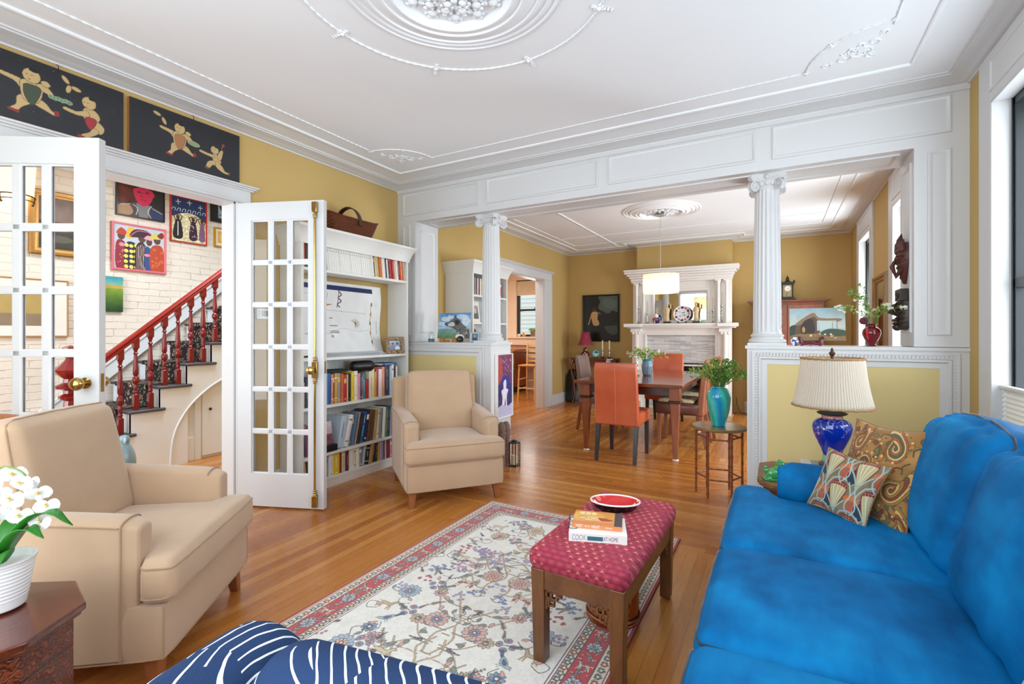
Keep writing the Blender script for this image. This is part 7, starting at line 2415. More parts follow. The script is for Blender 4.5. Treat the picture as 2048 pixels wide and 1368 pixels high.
# ------------------------------------------------------------------ dining table and chairs
MAHOG = wood('mahogany', '4a1f12', '8a4a2c', 0.16, 'x', 3, 0.5)
MAHOGZ = wood('mahogany_leg', '6a3018', 'a05c36', 0.28, 'z', 4, 0.3)
tab = thing('dining_table', 'large mahogany dining table with tapering legs under the pendant lamp', 'table', (-1.365, 5.80, 0))
tx, ty = 0.565, 0.955
m = MB(); m.box(-tx, tx, -ty, ty, .738, .772)
build('tabletop', m, MAHOG, tab, bevel=.004)
m = MB()
for s_ in (-1, 1):
    m.box(-tx + .14, tx - .14, s_ * (ty - .155) - .011, s_ * (ty - .155) + .011, .642, .738); m.box(s_ * (tx - .085) - .011, s_ * (tx - .085) + .011, -ty + .18, ty - .18, .642, .738)
build('apron', m, wood('burl_apron', '2f1712', '5e3a30', .3, 'x', 9, .3), tab, bevel=.002)
for sx_ in (-1, 1):
    for sy_ in (-1, 1):
        x, y = sx_ * (tx - .095), sy_ * (ty - .155)
        lg = build('leg', MB().taper((x, y), .105, .105, .60, (x, y), .105, .105, .738).taper((x, y), .042, .042, .014, (x, y), .088, .088, .575), MAHOGZ, tab, bevel=.004)
        build('collar', MB().box(x - .062, x + .062, y - .062, y + .062, .575, .600), M('dark_collar', '2b1712', .3), lg, bevel=.006)
        build('glide', MB().lathe([(.030, 0), (.034, .004), (.030, .012), (.020, .014)], (x, y, 0), 20), M('white_glide', 'e6e2dc', .4), lg)


def leather(name, a, b, rough=.35):
    if name in MC: return MC[name]
    t = NT(name); co = t.coords()
    t.bsdf(t.ramp(t.noise(co, 4, 3), [(.3, hx(a)), (.7, hx(b))]), rough, 0, t.bump(t.voro(co, 220, 'Distance'), .15, .002), Coat_Weight=.15)
    MC[name] = t.m
    return t.m


LORG = leather('orange_leather', 'b8502c', 'cc6238')
LBRN = leather('brown_leather', '5a3226', '75463a')
LTAN = leather('rust_brown_leather', '84482c', 'a0603c')
LGRY = leather('grey_brown_leather', '6a524a', '8a6f66')
LEGD = wood('ebonised_leg', '1d1b1e', '34313a', .3, 'z')
STITCH = M('stitching', 'e2a98a', .7)


def parsons(label, loc, rz, lea, legm, group, pad=None, backm=None):
    t = thing('dining_chair', label, 'chair', loc, rz, group)
    w, sd = .445, .50
    f = cushion_fn(w, sd, .125, .014, .010)
    m = MB(); m.M = T(0, 0, .425); soft_box(m, f, 8, 8, 4)
    build('seat', m, lea, t, sharp=60)
    # back: one slab from the skirt to the top, leaning back a little
    m = MB(); secs = []
    for i in range(13):
        u = i / 12; z = .362 + (.985 - .362) * u
        y = .215 + .02 + .075 * max(0, u - .12) ** 1.3
        wt = w / 2 * (1 - .045 * u); th_ = .036 * (1 - .25 * u)
        if i == 12: th_ *= .55; wt -= .006
        secs.append([(-wt, y - th_, z), (wt, y - th_, z), (wt, y + th_, z), (-wt, y + th_, z)])
    vs = [v for s_ in secs for v in s_]
    m.add(vs, [(i * 4 + k, i * 4 + (k + 1) % 4, i * 4 + 4 + (k + 1) % 4, i * 4 + 4 + k) for i in range(12) for k in range(4)] + [(3, 2, 1, 0), (48, 49, 50, 51)])
    bk_ = build('backrest', m, backm or lea, t, bevel=.012, sharp=50)
    st = MB()
    st.tube([((secs[i][2][0] + secs[i][3][0]) / 2, secs[i][2][1] + .0008, secs[i][2][2]) for i in range(12)], .0016, 5)
    for s_ in (2, 3): st.tube([(secs[i][s_][0] * .965, secs[i][s_][1] + .0002, secs[i][s_][2]) for i in range(1, 12)], .0012, 5)
    build('seam', st, STITCH, bk_)
    for sx_ in (-1, 1):
        build('leg', MB().taper((sx_ * (w / 2 - .032), -sd / 2 + .035), .032, .032, 0, (sx_ * (w / 2 - .032), -sd / 2 + .040), .044, .044, .37), legm, t, bevel=.002)
        build('leg', MB().taper((sx_ * (w / 2 - .030), sd / 2 + .045), .032, .034, 0, (sx_ * (w / 2 - .030), sd / 2 - .02), .044, .046, .37), legm, t, bevel=.002)
    if pad:
        f = cushion_fn(w - .03, sd - .10, .045, .020, .010)
        m = MB(); m.M = T(0, -.03, .512); soft_box(m, f, 8, 8, 3)
        build('seat_pad', m, pad, t, sharp=60)
    return t


t = NT('patterned_seat_pad'); v = t.voro(t.coords(), 55, 'Distance')
t.bsdf(t.ramp(v, [(0.0, hx('5a5238')), (.25, hx('a89c6a')), (.5, hx('d9cfa8'))]), .85)
PADM = t.m
parsons('orange leather dining chair with its back to the living room', (-1.403, 4.93, 0), R(180), LORG, LEGD, 'orange leather dining chairs')
parsons('orange leather dining chair at the far fireplace end of the table', (-1.40, 6.98, 0), 0, LORG, LEGD, 'orange leather dining chairs')
parsons('grey brown leather dining chair on the left side of the table', (-2.04, 6.20, 0), R(92), LGRY, MAHOGZ, 'brown leather dining chairs')
parsons('brown leather dining chair, right side of the table, nearer of its pair', (-.975, 5.82, 0), R(-90), LBRN, MAHOGZ, 'brown leather dining chairs', PADM, LTAN)
parsons('brown leather dining chair, right side of the table, farther of its pair', (-.955, 6.48, 0), R(-92), LBRN, MAHOGZ, 'brown leather dining chairs', PADM, LTAN)


def sprigs(name, base, n, spread, height, leaf, mat, parent, seed, droop=.3, leafn=9, r0=.004, blossoms=None, width=.35, stemr=.0016):
    rs = random.Random(seed); m = MB(); st = MB(); tips = []
    for k in range(n):
        a = rs.uniform(0, 2 * PI); sp_ = spread * math.sqrt(rs.random()); h = height * rs.uniform(.55, 1.05) * (1 - .35 * (sp_ / spread) ** 2)
        p0 = Vector((base[0] + r0 * math.cos(a), base[1] + r0 * math.sin(a), base[2]))
        p2 = Vector((base[0] + sp_ * math.cos(a), base[1] + sp_ * math.sin(a), base[2] + h))
        p1 = (p0 + p2) / 2 + Vector((-.15 * sp_ * math.cos(a), -.15 * sp_ * math.sin(a), h * .18))
        p3 = p2 + Vector((math.cos(a), math.sin(a), 0)) * sp_ * .25 - Vector((0, 0, droop * h * .25 * rs.random()))
        pts = [Vector(q) for q in smooth2([p0, p1, p2, p3], 6)]
        st.tube(pts, stemr, 4)
        tips.append(pts[-1])
        for j in range(leafn):
            u = .22 + .78 * (j + rs.random()) / leafn
            i = min(len(pts) - 2, int(u * (len(pts) - 1)))
            p = pts[i]; d = (pts[i + 1] - pts[i]).normalized()
            side = d.cross(Vector((rs.uniform(-1, 1), rs.uniform(-1, 1), rs.uniform(-1, 1)))).normalized()
            ld = (side + d * rs.uniform(.2, .9)).normalized(); L = leaf * rs.uniform(.6, 1.2)
            w_ = ld.cross(Vector((rs.uniform(-1, 1), rs.uniform(-1, 1), 1))).normalized() * L * width
            m.add([p, p + ld * L * .5 + w_, p + ld * L, p + ld * L * .5 - w_], [(0, 1, 2, 3)])
    o = build(name, m, mat, parent, sharp=20)
    build('stems', st, M('green_stem', '5c7a3a', .6), parent)
    if blossoms:
        for bn, bm, cnt, sz in blossoms:
            b = MB()
            for q in range(cnt):
                p = tips[rs.randrange(len(tips))] + Vector((rs.uniform(-1, 1), rs.uniform(-1, 1), rs.uniform(-.6, .8))) * sz * 1.6
                for j in range(5):
                    a = 2 * PI * j / 5 + rs.random(); dz = rs.uniform(-.3, .3)
                    b.ball(tuple(p + Vector((math.cos(a), math.sin(a) * .6, math.sin(a) * .8 + dz)) * sz * .55), sz * .45, 6, 4, (1, 1, .7))
            build(bn, b, bm, parent, sharp=80)
    return tips


GREEN = M('fresh_green_leaf', '6f9f3e', .5, var=.35, vs=40)
GREEN2 = M('fern_green_leaf', '8fab48', .5, var=.35, vs=40)
DGREEN = M('dark_green_leaf', '1f3a22', .4, var=.3, vs=30)

# vase and flowers on the dining table
t = NT('striped_raku_glaze'); sp = t.n('SeparateXYZ'); t.l(t.coords(), sp.inputs[0])
ang = t.math('ARCTAN2', sp.outputs[1], sp.outputs[0]); w = t.math('SINE', t.math('ADD', t.math('MULTIPLY', ang, 7.0), t.math('MULTIPLY', t.noise(t.coords(), 10), 2.0)))
c_ = t.ramp(t.math('MULTIPLY_ADD', w, .5, .5), [(0, hx('7a5a58')), (.45, hx('8f9aa8')), (.7, hx('4f9ab0')), (1, hx('5a7f9a'))])
c_ = t.mix(t.math('GREATER_THAN', sp.outputs[2], .165), c_, hx('2f8a94'))
t.bsdf(c_, .15)
dv = thing('vase_of_flowers', 'blue striped vase of pale garden flowers on the dining table', 'vase', (-1.365, 5.80, .7725))
build('vase', MB().lathe(smooth2([(.0001, 0), (.045, .002), (.058, .06), (.064, .12), (.052, .165), (.056, .195)], 4) + [(.050, .195), (.046, .17), (.0001, .16)], n=32, caps=False), t.m, dv)
PKP = M('pink_petal', 'e3a9a8', .6); WHP = M('white_petal', 'eeece2', .6); YLP = M('pale_yellow_petal', 'dccf8a', .6); REDP = M('dark_red_petal', '5f0f24', .5)
sprigs('foliage', (0, 0, .17), 34, .20, .17, .035, GREEN2, dv, 3, .8, 7, .03, [('white_blossom', WHP, 16, .016), ('pink_blossom', PKP, 5, .020), ('yellow_blossom', YLP, 14, .012)])
fg = thing('figurine', 'small white and brown porcelain figurine beside the table vase', 'figurine', (-1.47, 5.72, .7725))
m = MB(); m.lathe([(.030, 0), (.034, .01), (.018, .03), (.028, .07), (.018, .11), (.024, .14), (.020, .165), (.0001, .18)], n=14)
t = NT('mottled_porcelain'); t.bsdf(t.mix(t.math('GREATER_THAN', t.noise(t.coords(), 45, 3), .55), hx('ece6dc'), hx('7a5548')), .2)
build('body', m, t.m, fg)

# pendant lamp
pd = thing('pendant_lamp', 'lit pendant lamp with an oval pleated ivory shade over the dining table', 'lamp', (-1.27, 6.10, 0))
build('canopy', MB().lathe([(.0001, 2.740), (.065, 2.742), (.070, 2.750), (.045, 2.790), (.030, 2.800)], n=32, caps=False), M('chrome', 'c9c9c9', .12, 1.0), pd)
build('cord', MB().tube([(0, 0, 2.03), (0, 0, 2.76)], .0028, 6), M('grey_cord', 'b5b1a8', .5), pd)
t = NT('lit_ribbon_shade')
sp = t.n('SeparateXYZ'); t.l(t.coords(), sp.inputs[0]); ang = t.math('ARCTAN2', sp.outputs[1], sp.outputs[0])
pl = t.math('MULTIPLY_ADD', t.math('SINE', t.math('MULTIPLY', ang, 46.0)), .5, .5)
tl = t.n('BsdfTranslucent'); tl.inputs[0].default_value = hx('ecd6b4')
df = t.n('BsdfDiffuse'); df.inputs[0].default_value = hx('e9dac0')
em = t.n('Emission'); t.l(t.mix(pl, hx('f2cfa0'), hx('ffedd2')), em.inputs[0]); em.inputs[1].default_value = .22
mx = t.n('MixShader'); mx.inputs[0].default_value = .5; t.l(tl.outputs[0], mx.inputs[1]); t.l(df.outputs[0], mx.inputs[2])
ad = t.n('AddShader'); t.l(mx.outputs[0], ad.inputs[0]); t.l(em.outputs[0], ad.inputs[1]); t.l(ad.outputs[0], t.out.inputs[0])
def wav(a, z): return 1 + .035 * math.sin(9 * a) + .012 * math.sin(46 * a)
sh = build('shade', MB().lathe([(.205, 1.775), (.212, 1.80), (.215, 1.90), (.210, 2.015)], n=184, sx=1.0, sy=.62, rfun=wav, caps=False), t.m, pd, sharp=80)
m = MB(); m.tube([(.20 * math.cos(a), .125 * math.sin(a), 2.02) for a in [2 * PI * k / 24 for k in range(24)]], .003, 6, closed=True); m.tube([(-.2, 0, 2.02), (.2, 0, 2.02)], .003, 6)
for x in (-.09, .09): m.tube([(x, 0, 1.93), (x, 0, 2.02)], .008, 8)
build('frame', m, M('chrome'), pd)
for x in (-.09, .09):
    build('bulb', MB().ball((x, 0, 1.905), .024, 12, 8), emit('warm_bulb', 'fff0d8', 2.5), pd)

# ------------------------------------------------------------------ fireplace
MW = M('mantel_white', 'e6e2dc', .4, var=.015)
mt = thing('fireplace_mantel', 'tall white mantelpiece with slim columns, mirror and grey tile surround', 'fireplace', (-1.39, 8.26, 0))
L2 = .77
m = MB()
for s_ in (-1, 1):
    m.box(min(s_ * .535, s_ * L2), max(s_ * .535, s_ * L2), -.14, -.001, 0, 1.36); m.box(min(s_ * .60, s_ * .775), max(s_ * .60, s_ * .775), -.24, -.14, 0, .16); m.box(min(s_ * .60, s_ * .775), max(s_ * .60, s_ * .775), -.24, -.14, 1.30, 1.36)
m.box(-.535, .535, -.14, -.001, 1.25, 1.36); m.box(-L2, L2, -.16, -.001, 1.34, 1.37)
m.sweep([(-.535, 1.25 - .47), (.535, .78), (.535, 1.25), (-.535, 1.25)], [(-.03, .145), (-.02, .152), (-.005, .152), (0, .145)], lambda a, b, h: (a, -h, b))
build('surround', m, MW, mt, bevel=.004)
m = MB()
m.box(-.83, .83, -.235, -.001, 1.365, 1.385); m.box(-.845, .845, -.26, -.001, 1.385, 1.405); m.box(-.86, .86, -.275, -.001, 1.405, 1.442)
for s_ in (-1, 1):
    m.box(min(s_ * .58, s_ * .875), max(s_ * .58, s_ * .875), -.30, -.20, 1.385, 1.442)
build('mantel_shelf', m, MW, mt, bevel=.005)
for s_ in (-1, 1):
    c = MB(); c.lathe([(.055, .16), (.055, .175), (.044, .19), (.042, .22), (.043, .7), (.037, 1.25), (.045, 1.262), (.050, 1.28), (.050, 1.30)], (s_ * .685, -.19, 0), 24)
    for q in (-1, 1): c.ball((s_ * .685 + q * .05, -.225, 1.283), .022, 10, 8, (1, .8, 1))
    build('lower_column', c, MW, mt)
    for k in (.58, .70):
        c = MB(); c.lathe([(.040, 1.443), (.040, 1.455), (.030, 1.47), (.029, 1.5), (.024, 2.06), (.030, 2.07), (.040, 2.11)], (s_ * k, -.13, 0), 20)
        c.box(s_ * k - .042, s_ * k + .042, -.172, -.088, 2.105, 2.125)
        build('upper_column', c, MW, mt)
m = MB()
m.box(-L2, -.40, -.08, -.001, 1.442, 2.13); m.box(.40, L2, -.08, -.001, 1.442, 2.13); m.box(-.40, .40, -.08, -.001, 1.96, 2.13); m.box(-.40, .40, -.08, -.001, 1.442, 1.50)
mpm = lambda a, b, h: (a, -h, b)
m.sweep([(-.40, 1.50), (.40, 1.50), (.40, 1.96), (-.40, 1.96)], [(-.05, .08), (-.045, .095), (-.02, .095), (-.012, .088), (0, .080), (.0, .055)], mpm)
build('overmantel', m, MW, mt, bevel=.003)
m = MB()
for (x, y, z0, z1) in ((.78, .17, 2.125, 2.155), (.79, .18, 2.155, 2.20), (.81, .20, 2.20, 2.235), (.84, .235, 2.235, 2.27), (.875, .27, 2.27, 2.31), (.885, .28, 2.31, 2.345)):
    m.box(-x, x, -y, -.001, z0, z1)
build('cornice', m, MW, mt, bevel=.008)
MIRR = M('mirror_silver', 'e6e6e2', .03, 1.0, var=0)
build('mirror', MB().box(-.402, .402, -.060, -.055, 1.50, 1.96), MIRR, mt)
t = NT('stacked_grey_stone')
sp = t.n('SeparateXYZ'); t.l(t.coords(), sp.inputs[0]); cb = t.n('CombineXYZ'); t.l(sp.outputs[0], cb.inputs[0]); t.l(sp.outputs[2], cb.inputs[1])
b_ = t.n('TexBrick'); t.l(cb.outputs[0], b_.inputs['Vector']); b_.inputs['Scale'].default_value = 1; b_.inputs['Brick Width'].default_value = .17; b_.inputs['Row Height'].default_value = .014
b_.inputs['Mortar Size'].default_value = .0012; b_.inputs['Color1'].default_value = hx('eceae8'); b_.inputs['Color2'].default_value = hx('9a9c9e'); b_.inputs['Mortar'].default_value = hx('6f7072'); b_.inputs['Bias'].default_value = -.1
t.bsdf(t.mix(t.math('MULTIPLY', t.noise(t.coords(), 30, 3), .5), b_.outputs[0], hx('c4c2c0')), .3, 0, t.bump(b_.outputs[1], .5, .004))
m = MB(); m.box(-.535, .535, -.075, -.001, .80, 1.25); m.box(-.535, -.40, -.075, -.001, 0, .80); m.box(.40, .535, -.075, -.001, 0, .80)
build('tile_surround', m, t.m, mt)
m = MB(); m.box(-.40, .40, -.085, -.06, .70, .80); m.box(-.40, .40, -.03, -.001, 0, .70); m.box(-.40, -.37, -.085, -.03, 0, .7); m.box(.37, .40, -.085, -.03, 0, .7)
fb_ = build('firebox', m, BLACK, mt)
m = MB()
for k in range(5): m.tube([(-.12 + k * .06, -.088, .735), (-.11 + k * .06, -.090, .762), (-.09 + k * .06, -.088, .745)], .006, 6)
build('ornament', m, M('iron_relief', '3c3d40', .4), fb_)
m = MB(); m.box(-.80, .80, -.70, -.001, .0005, .012)
o = build('hearth_slab', m, M('hearth_tile', 'b9906a', .4, var=.15, vs=12), mt)

# objects on the mantelshelf
MZ = 1.4425
def mobj(name, label, cat, x, y=-.16, group=None, rz=0): return thing(name, label, cat, (x, 8.26 + y, MZ), rz, group)
for x, hs, hc, lab in ((-2.03, .27, .47, 'tall silver candlestick at the left end of the mantel shelf'), (-1.895, .17, .37, 'shorter silver candlestick second from the left on the mantel'),
                       (-.880, .20, .40, 'silver candlestick right of the mirror, inner of the pair'), (-.752, .27, .48, 'tall silver candlestick at the right end of the mantel shelf')):
    c = mobj('candlestick', lab, 'candlestick', x, -.215 if abs(x + 1.39) > .6 else -.19, 'silver candlesticks on the mantel')
    pr = [(.038, 0), (.040, .006), (.020, .018), (.010, .03)]
    k = 5
    for i in range(k):
        z = .03 + (hs - .05) * i / k; dz = (hs - .05) / k
        pr += [(.008, z + dz * .1), (.015, z + dz * .35), (.015, z + dz * .5), (.008, z + dz * .8)]
    pr += [(.016, hs - .015), (.017, hs), (.010, hs)]
    build('stick', MB().lathe(pr, n=16), SILVER, c)
    build('candle', MB().lathe([(.0065, hs - .004), (.0050, hc - .006), (.0015, hc)], n=10), M('tan_taper', 'b5a07c', .5), c)
def imari(name):
    if name in MC: return MC[name]
    t = NT(name); co = t.coords(); v = t.voro(co, 22, 'Color'); s_ = t.n('SeparateXYZ'); t.l(v, s_.inputs[0])
    c_ = t.ramp(s_.outputs[0], [(0, hx('1c2a6b')), (.30, hx('e9e6e2')), (.55, hx('b8492f')), (.75, hx('e9e6e2')), (.88, hx('24357c'))], 'CONSTANT')
    t.bsdf(c_, .12); MC[name] = t.m
    return t.m
c = mobj('ginger_jar', 'small blue, white and rust lidded ginger jar on the mantel', 'jar', -1.755)
build('jar', MB().lathe(smooth2([(.034, 0), (.042, .02), (.060, .06), (.058, .09), (.035, .112), (.032, .12)], 3), n=28), imari('imari_glaze'), c)
build('lid', MB().lathe([(.030, .119), (.038, .126), (.036, .145), (.018, .160), (.010, .168), (.0001, .172)], n=24), imari('imari_glaze'), c)
IVORY = M('old_ivory', 'd3b888', .4, var=.2, vs=60, bump=.5, bs=90, bd=.004)
for x, lab, hat in ((-1.580, 'ivory figurine of a robed figure left of the painted plate', 0), (-1.130, 'ivory figurine of a robed figure right of the painted plate', 1)):
    c = mobj('ivory_figurine', lab, 'figurine', x, group='pair of ivory figurines')
    build('plinth', MB().box(-.058, .058, -.035, .035, 0, .032), BLACK, c, bevel=.004)
    m = MB(); m.lathe(smooth2([(.034, .032), (.040, .06), (.034, .12), (.038, .18), (.044, .215), (.032, .255), (.016, .270)], 3), n=18, sx=1, sy=.75)
    m.ball((0, -.004, .295), .022, 12, 8, (1, 1, 1.2)); m.tube([(-.036, 0, .235), (-.052, -.02, .19), (-.02, -.04, .175)], .010, 8); m.tube([(.036, 0, .235), (.055, -.015, .25), (.050, -.02, .31)], .010, 8)
    if hat: m.box(-.03, .03, -.02, .02, .318, .326)
    m.ball((-.002, 0, .325), .013, 8, 6)
    build('figure', m, IVORY, c, sharp=70)
c = mobj('painted_plate', 'round blue, rust and white painted plate on a stand at the middle of the mantel', 'plate', -1.342, -.17)
cv = Cv(100, 100, 1.4, 'ece9e6'); 
cv.ell(50, 50, 49, 49, 'c9c4c0'); cv.ell(50, 50, 47.5, 47.5, 'ece9e6')
for k in range(6):
    a = 2 * PI * k / 6 - PI / 2
    x, y = 50 + 38 * math.cos(a), 50 + 38 * math.sin(a)
    cv.ell(x, y, 9, 7, '1d2450', a + PI / 2); cv.ell(x, y, 5, 3, '3a4580', a)
    a += PI / 6; x, y = 50 + 38 * math.cos(a), 50 + 38 * math.sin(a)
    cv.ell(x, y, 9, 6, 'c06a55', a + PI / 2); 
    for q in range(6): cv.ell(x + rs.uniform(-6, 6), y + rs.uniform(-6, 6), 2, 2, rs.choice(['b8492f', 'e6d9cf', '7c8f6a']))
cv.ell(50, 50, 27, 27, '8f9aa8'); cv.ell(50, 50, 25.5, 25.5, 'dfe2e4')
for q in range(16): cv.ell(50 + rs.uniform(-15, 15), 50 + rs.uniform(-12, 12), rs.uniform(2, 5), rs.uniform(1, 3), rs.choice(['4f5a7a', '6a8a7c', 'b87a6a', '2a3050']), rs.uniform(0, 3))
# disc mesh coloured from the canvas
def disc_plate(name, cv, r, mat, parent, depth=.02, n=64, rings=34):
    vs, cols = [], []
    for i in range(rings + 1):
        q = r * i / rings
        z = depth * (max(0, (i / rings) - .55) / .45) ** 1.5
        for k in range(n):
            a = 2 * PI * k / n
            vs.append((q * math.cos(a), -z, q * math.sin(a)))
            jx = min(cv.nx - 1, int((.5 + .499 * q / r * math.cos(a)) * cv.nx)); jy = min(cv.ny - 1, int((.5 - .499 * q / r * math.sin(a)) * cv.ny))
            cols.append(cv.a[jy, jx])
    m = MB(); m.add(vs, [(i * n + k, i * n + (k + 1) % n, (i + 1) * n + (k + 1) % n, (i + 1) * n + k) for i in range(rings) for k in range(n)])
    o = build(name, m, mat, parent, sharp=80)
    c = np.clip(np.array(cols), 0, 1); c = np.where(c <= .04045, c / 12.92, ((c + .055) / 1.055) ** 2.4)
    at = o.data.color_attributes.new('Col', 'FLOAT_COLOR', 'POINT'); at.data.foreach_set('color', np.concatenate([c, np.ones((len(c), 1))], 1).astype(np.float32).ravel())
    sd = o.modifiers.new('thickness', 'SOLIDIFY'); sd.thickness = .003
    return o
o = disc_plate('plate', cv, .137, painted('plate_glaze', .12), c); o.location = (0, 0, .150); o.rotation_euler = (R(-10), 0, 0)
m = MB()
for x in (-.06, .06): m.tube([(x, -.06, .004), (x, -.03, .012), (x, .05, .006)], .006, 6); m.tube([(x, -.055, .006), (x, -.062, .035)], .005, 6); m.tube([(x, .01, .01), (x * .6, .04, .12)], .005, 6)
build('stand', m, BLACK, c)
c = mobj('glass_vase', 'clear looped glass vase near the right of the mantel mirror', 'vase', -1.005)
GL2 = glass('clear_green_glass', (.86, .95, .88, 1), .2)
m = MB(); m.lathe([(.03, 0), (.034, .006), (.012, .02), (.012, .06), (.03, .09)], n=20); m.tube([(.042 * math.cos(a), 0, .145 + .055 * math.sin(a)) for a in [2 * PI * k / 20 for k in range(20)]], .008, 8, closed=True)
build('body', m, GL2, c)
c = mobj('glass_tumbler', 'little green tinted glass beside the looped glass vase', 'glass', -1.065, -.20)
build('body', MB().lathe([(.018, 0), (.022, .002), (.026, .075), (.024, .075), (.020, .006)], n=18, caps=False), GL2, c)

# painting of a bather over the lamp table
cv = Cv(74, 96, 1.6, '1b1f1e'); cv.mottle(.008, 9, 3)
cv.blob([(34, 0), (74, 0), (74, 34), (62, 32), (54, 38), (44, 34), (32, 26), (36, 12)], '4c5a52'); cv.blob([(44, 6), (70, 10), (72, 24), (54, 28), (42, 20)], '56655c')
cv.blob([(46, 66), (72, 64), (72, 82), (60, 84), (50, 76)], '3e4d47'); cv.blob([(0, 0), (28, 0), (34, 14), (26, 30), (0, 30)], '121414')
cv.blob([(0, 50), (30, 44), (74, 36), (74, 62), (40, 66), (0, 74)], '171a1a'); cv.blob([(16, 70), (24, 60), (36, 60), (44, 72), (50, 96), (8, 96)], '16191c')
cv.blob([(16, 40), (20, 34), (28, 34), (31, 40), (30, 50), (34, 58), (32, 64), (22, 64), (18, 54)], 'c49e68'); cv.curve([(17, 40), (14, 50), (10, 62)], 2.2, 'b8905c'); cv.curve([(30, 36), (36, 38)], 1.6, 'a8854f'); cv.curve([(24, 38), (24, 50), (26, 60)], .6, '8a6a42')
cv.ell(22, 30, 4.2, 4.4, '4a2d1c')
hung('bather_painting', 'dark painting of a seated bather seen from behind in a black frame', 'painting', cv, .64, .80, (-2.855, 8.556, 1.165), 0, frame=M('black_lacquer_frame', '15120f', .2), fw=.032, fd=.03, mat=painted('varnished_canvas', .22))

# lamp table in the corner
CW = wood('dark_cherry', '3f170f', '6f3020', .25, 'x', 4, .4)
lt_ = thing('console_table', 'dark console table with curved legs under the bather painting', 'table', (-2.90, 8.30, 0))
m = MB(); m.prism([(-.42, .22), (-.42, -.10), (-.30, -.22), (.30, -.22), (.42, -.10), (.42, .22)], mpz, .812, .838); m.prism([(-.38, .20), (-.38, -.08), (-.28, -.18), (.28, -.18), (.38, -.08), (.38, .20)], mpz, .74, .812)
build('top', m, CW, lt_, bevel=.004)
for (x, y) in ((-.38, -.07), (.38, -.07), (-.38, .20), (.38, .20)):
    m = MB(); s_ = 1 if x > 0 else -1
    m.tube(smooth2([(x, y, .80), (x + s_ * .035, y - .02, .66), (x - s_ * .01, y, .42), (x - s_ * .03, y + .01, .18), (x + s_ * .015, y - .01, 0.006)], 5), [.026 - .014 * i / 20 for i in range(21)], 8)
    build('leg', m, CW, lt_)
TZ = .8385
lp = thing('table_lamp', 'small lamp with a crimson bell shade on the console table', 'lamp', (-3.045, 8.24, TZ))
t = NT('burgundy_flower_glaze'); v = t.voro(t.coords(), 40, 'Color'); s_ = t.n('SeparateXYZ'); t.l(v, s_.inputs[0]); t.bsdf(t.ramp(s_.outputs[0], [(0, hx('5c1a22')), (.6, hx('d8c8be')), (.8, hx('7a2a2e'))], 'CONSTANT'), .15)
build('base', MB().lathe(smooth2([(.030, 0), (.045, .015), (.072, .055), (.072, .085), (.040, .115), (.042, .14), (.036, .165), (.014, .185)], 4) + [(.006, .19), (.006, .30)], n=28), t.m, lp)
CR = fabric('crimson_silk', '8c1f38', .7, .3, vs=14)
o = build('shade', MB().lathe([(.150, .232), (.128, .265), (.100, .33), (.082, .39), (.074, .465)], n=48, rfun=lambda a, z: 1 + .012 * math.cos(8 * a), caps=False), CR, lp); sd = o.modifiers.new('thickness', 'SOLIDIFY'); sd.thickness = .002
pl_ = thing('blue_plate', 'small turquoise plate on a stand beside the crimson lamp', 'plate', (-2.840, 8.24, TZ))
cv = Cv(60, 60, 1.2, '4fb3b0'); cv.ell(30, 30, 29, 29, '3fa6a6'); cv.ell(30, 30, 23, 23, 'a9d9d4'); cv.ell(30, 26, 15, 14, '2c6a98'); cv.blob([(14, 34), (26, 26), (34, 32), (46, 30), (44, 44), (18, 44)], 'd3e6e0'); cv.ell(30, 22, 8, 5, '1d4a78')
o = disc_plate('plate', cv, .072, painted('plate_glaze'), pl_, .012, 40, 20); o.location = (0, 0, .085); o.rotation_euler = (R(-12), 0, 0)
m = MB()
for x in (-.03, .03): m.tube([(x, -.03, .004), (x, .03, .004)], .004, 6); m.tube([(x, -.028, .004), (x, -.032, .025)], .004, 6); m.tube([(x, .01, .006), (x * .5, .02, .09)], .003, 6)
build('stand', m, M('dark_wood_stand', '2a1710', .4), pl_)
for x, lab in ((-2.710, 'cream candle in a silver leaf candlestick on the console table, left of its pair'), (-2.585, 'cream candle in a silver leaf candlestick on the console table, right of its pair')):
    c = thing('candlestick', lab, 'candlestick', (x, 8.20, TZ), 0, 'pair of leaf candlesticks on the console table')
    m = MB(); m.lathe([(.035, 0), (.038, .008), (.014, .02), (.010, .06), (.018, .10), (.010, .13), (.020, .155), (.017, .165)], n=16)
    for k in range(8):
        a = 2 * PI * k / 8; blade(m, (0, 0, .012), a, .065, .016, .03, .02, 5)
    build('stick', m, SILVER, c, sharp=70)
    build('candle', MB().lathe([(.0125, .16), (.0125, .31), (.004, .316)], n=14), M('cream_wax', 'e6dcc0', .5), c)

# black cases leaning in the corner
for (x, y, h, lab, rx) in ((-3.41, 8.46, .60, 'black moulded case leaning in the corner by the kitchen doorway', -5), (-3.395, 8.33, .54, 'shorter black carved case leaning in front of the other', -7)):
    c = thing('instrument_case', lab, 'case', (x, y, 0.004), R(-8)); c.rotation_euler = (R(rx), 0, R(-8))
    f = cushion_fn(.17, .055, h, .026, .004)
    def f3(p, f=f, h=h): q = f(p); q.x *= (1 - .16 * abs(q.z / h * 2) ** 3); return q
    m = MB(); m.M = T(0, 0, h / 2); soft_box(m, f3, 10, 4, 20)
    build('shell', m, M('black_moulded', '15171a', .25, bump=.4, bs=12, bd=.01), c, sharp=70)
    build('rim', MB().tube([(.072 * math.cos(a) * (1 if abs(math.sin(a)) < .8 else .95), -.030, h / 2 + (h / 2 - .03) * math.sin(a)) for a in [2 * PI * k / 28 for k in range(28)]], .004, 6, closed=True), M('dark_rim', '2c3034', .3), c)

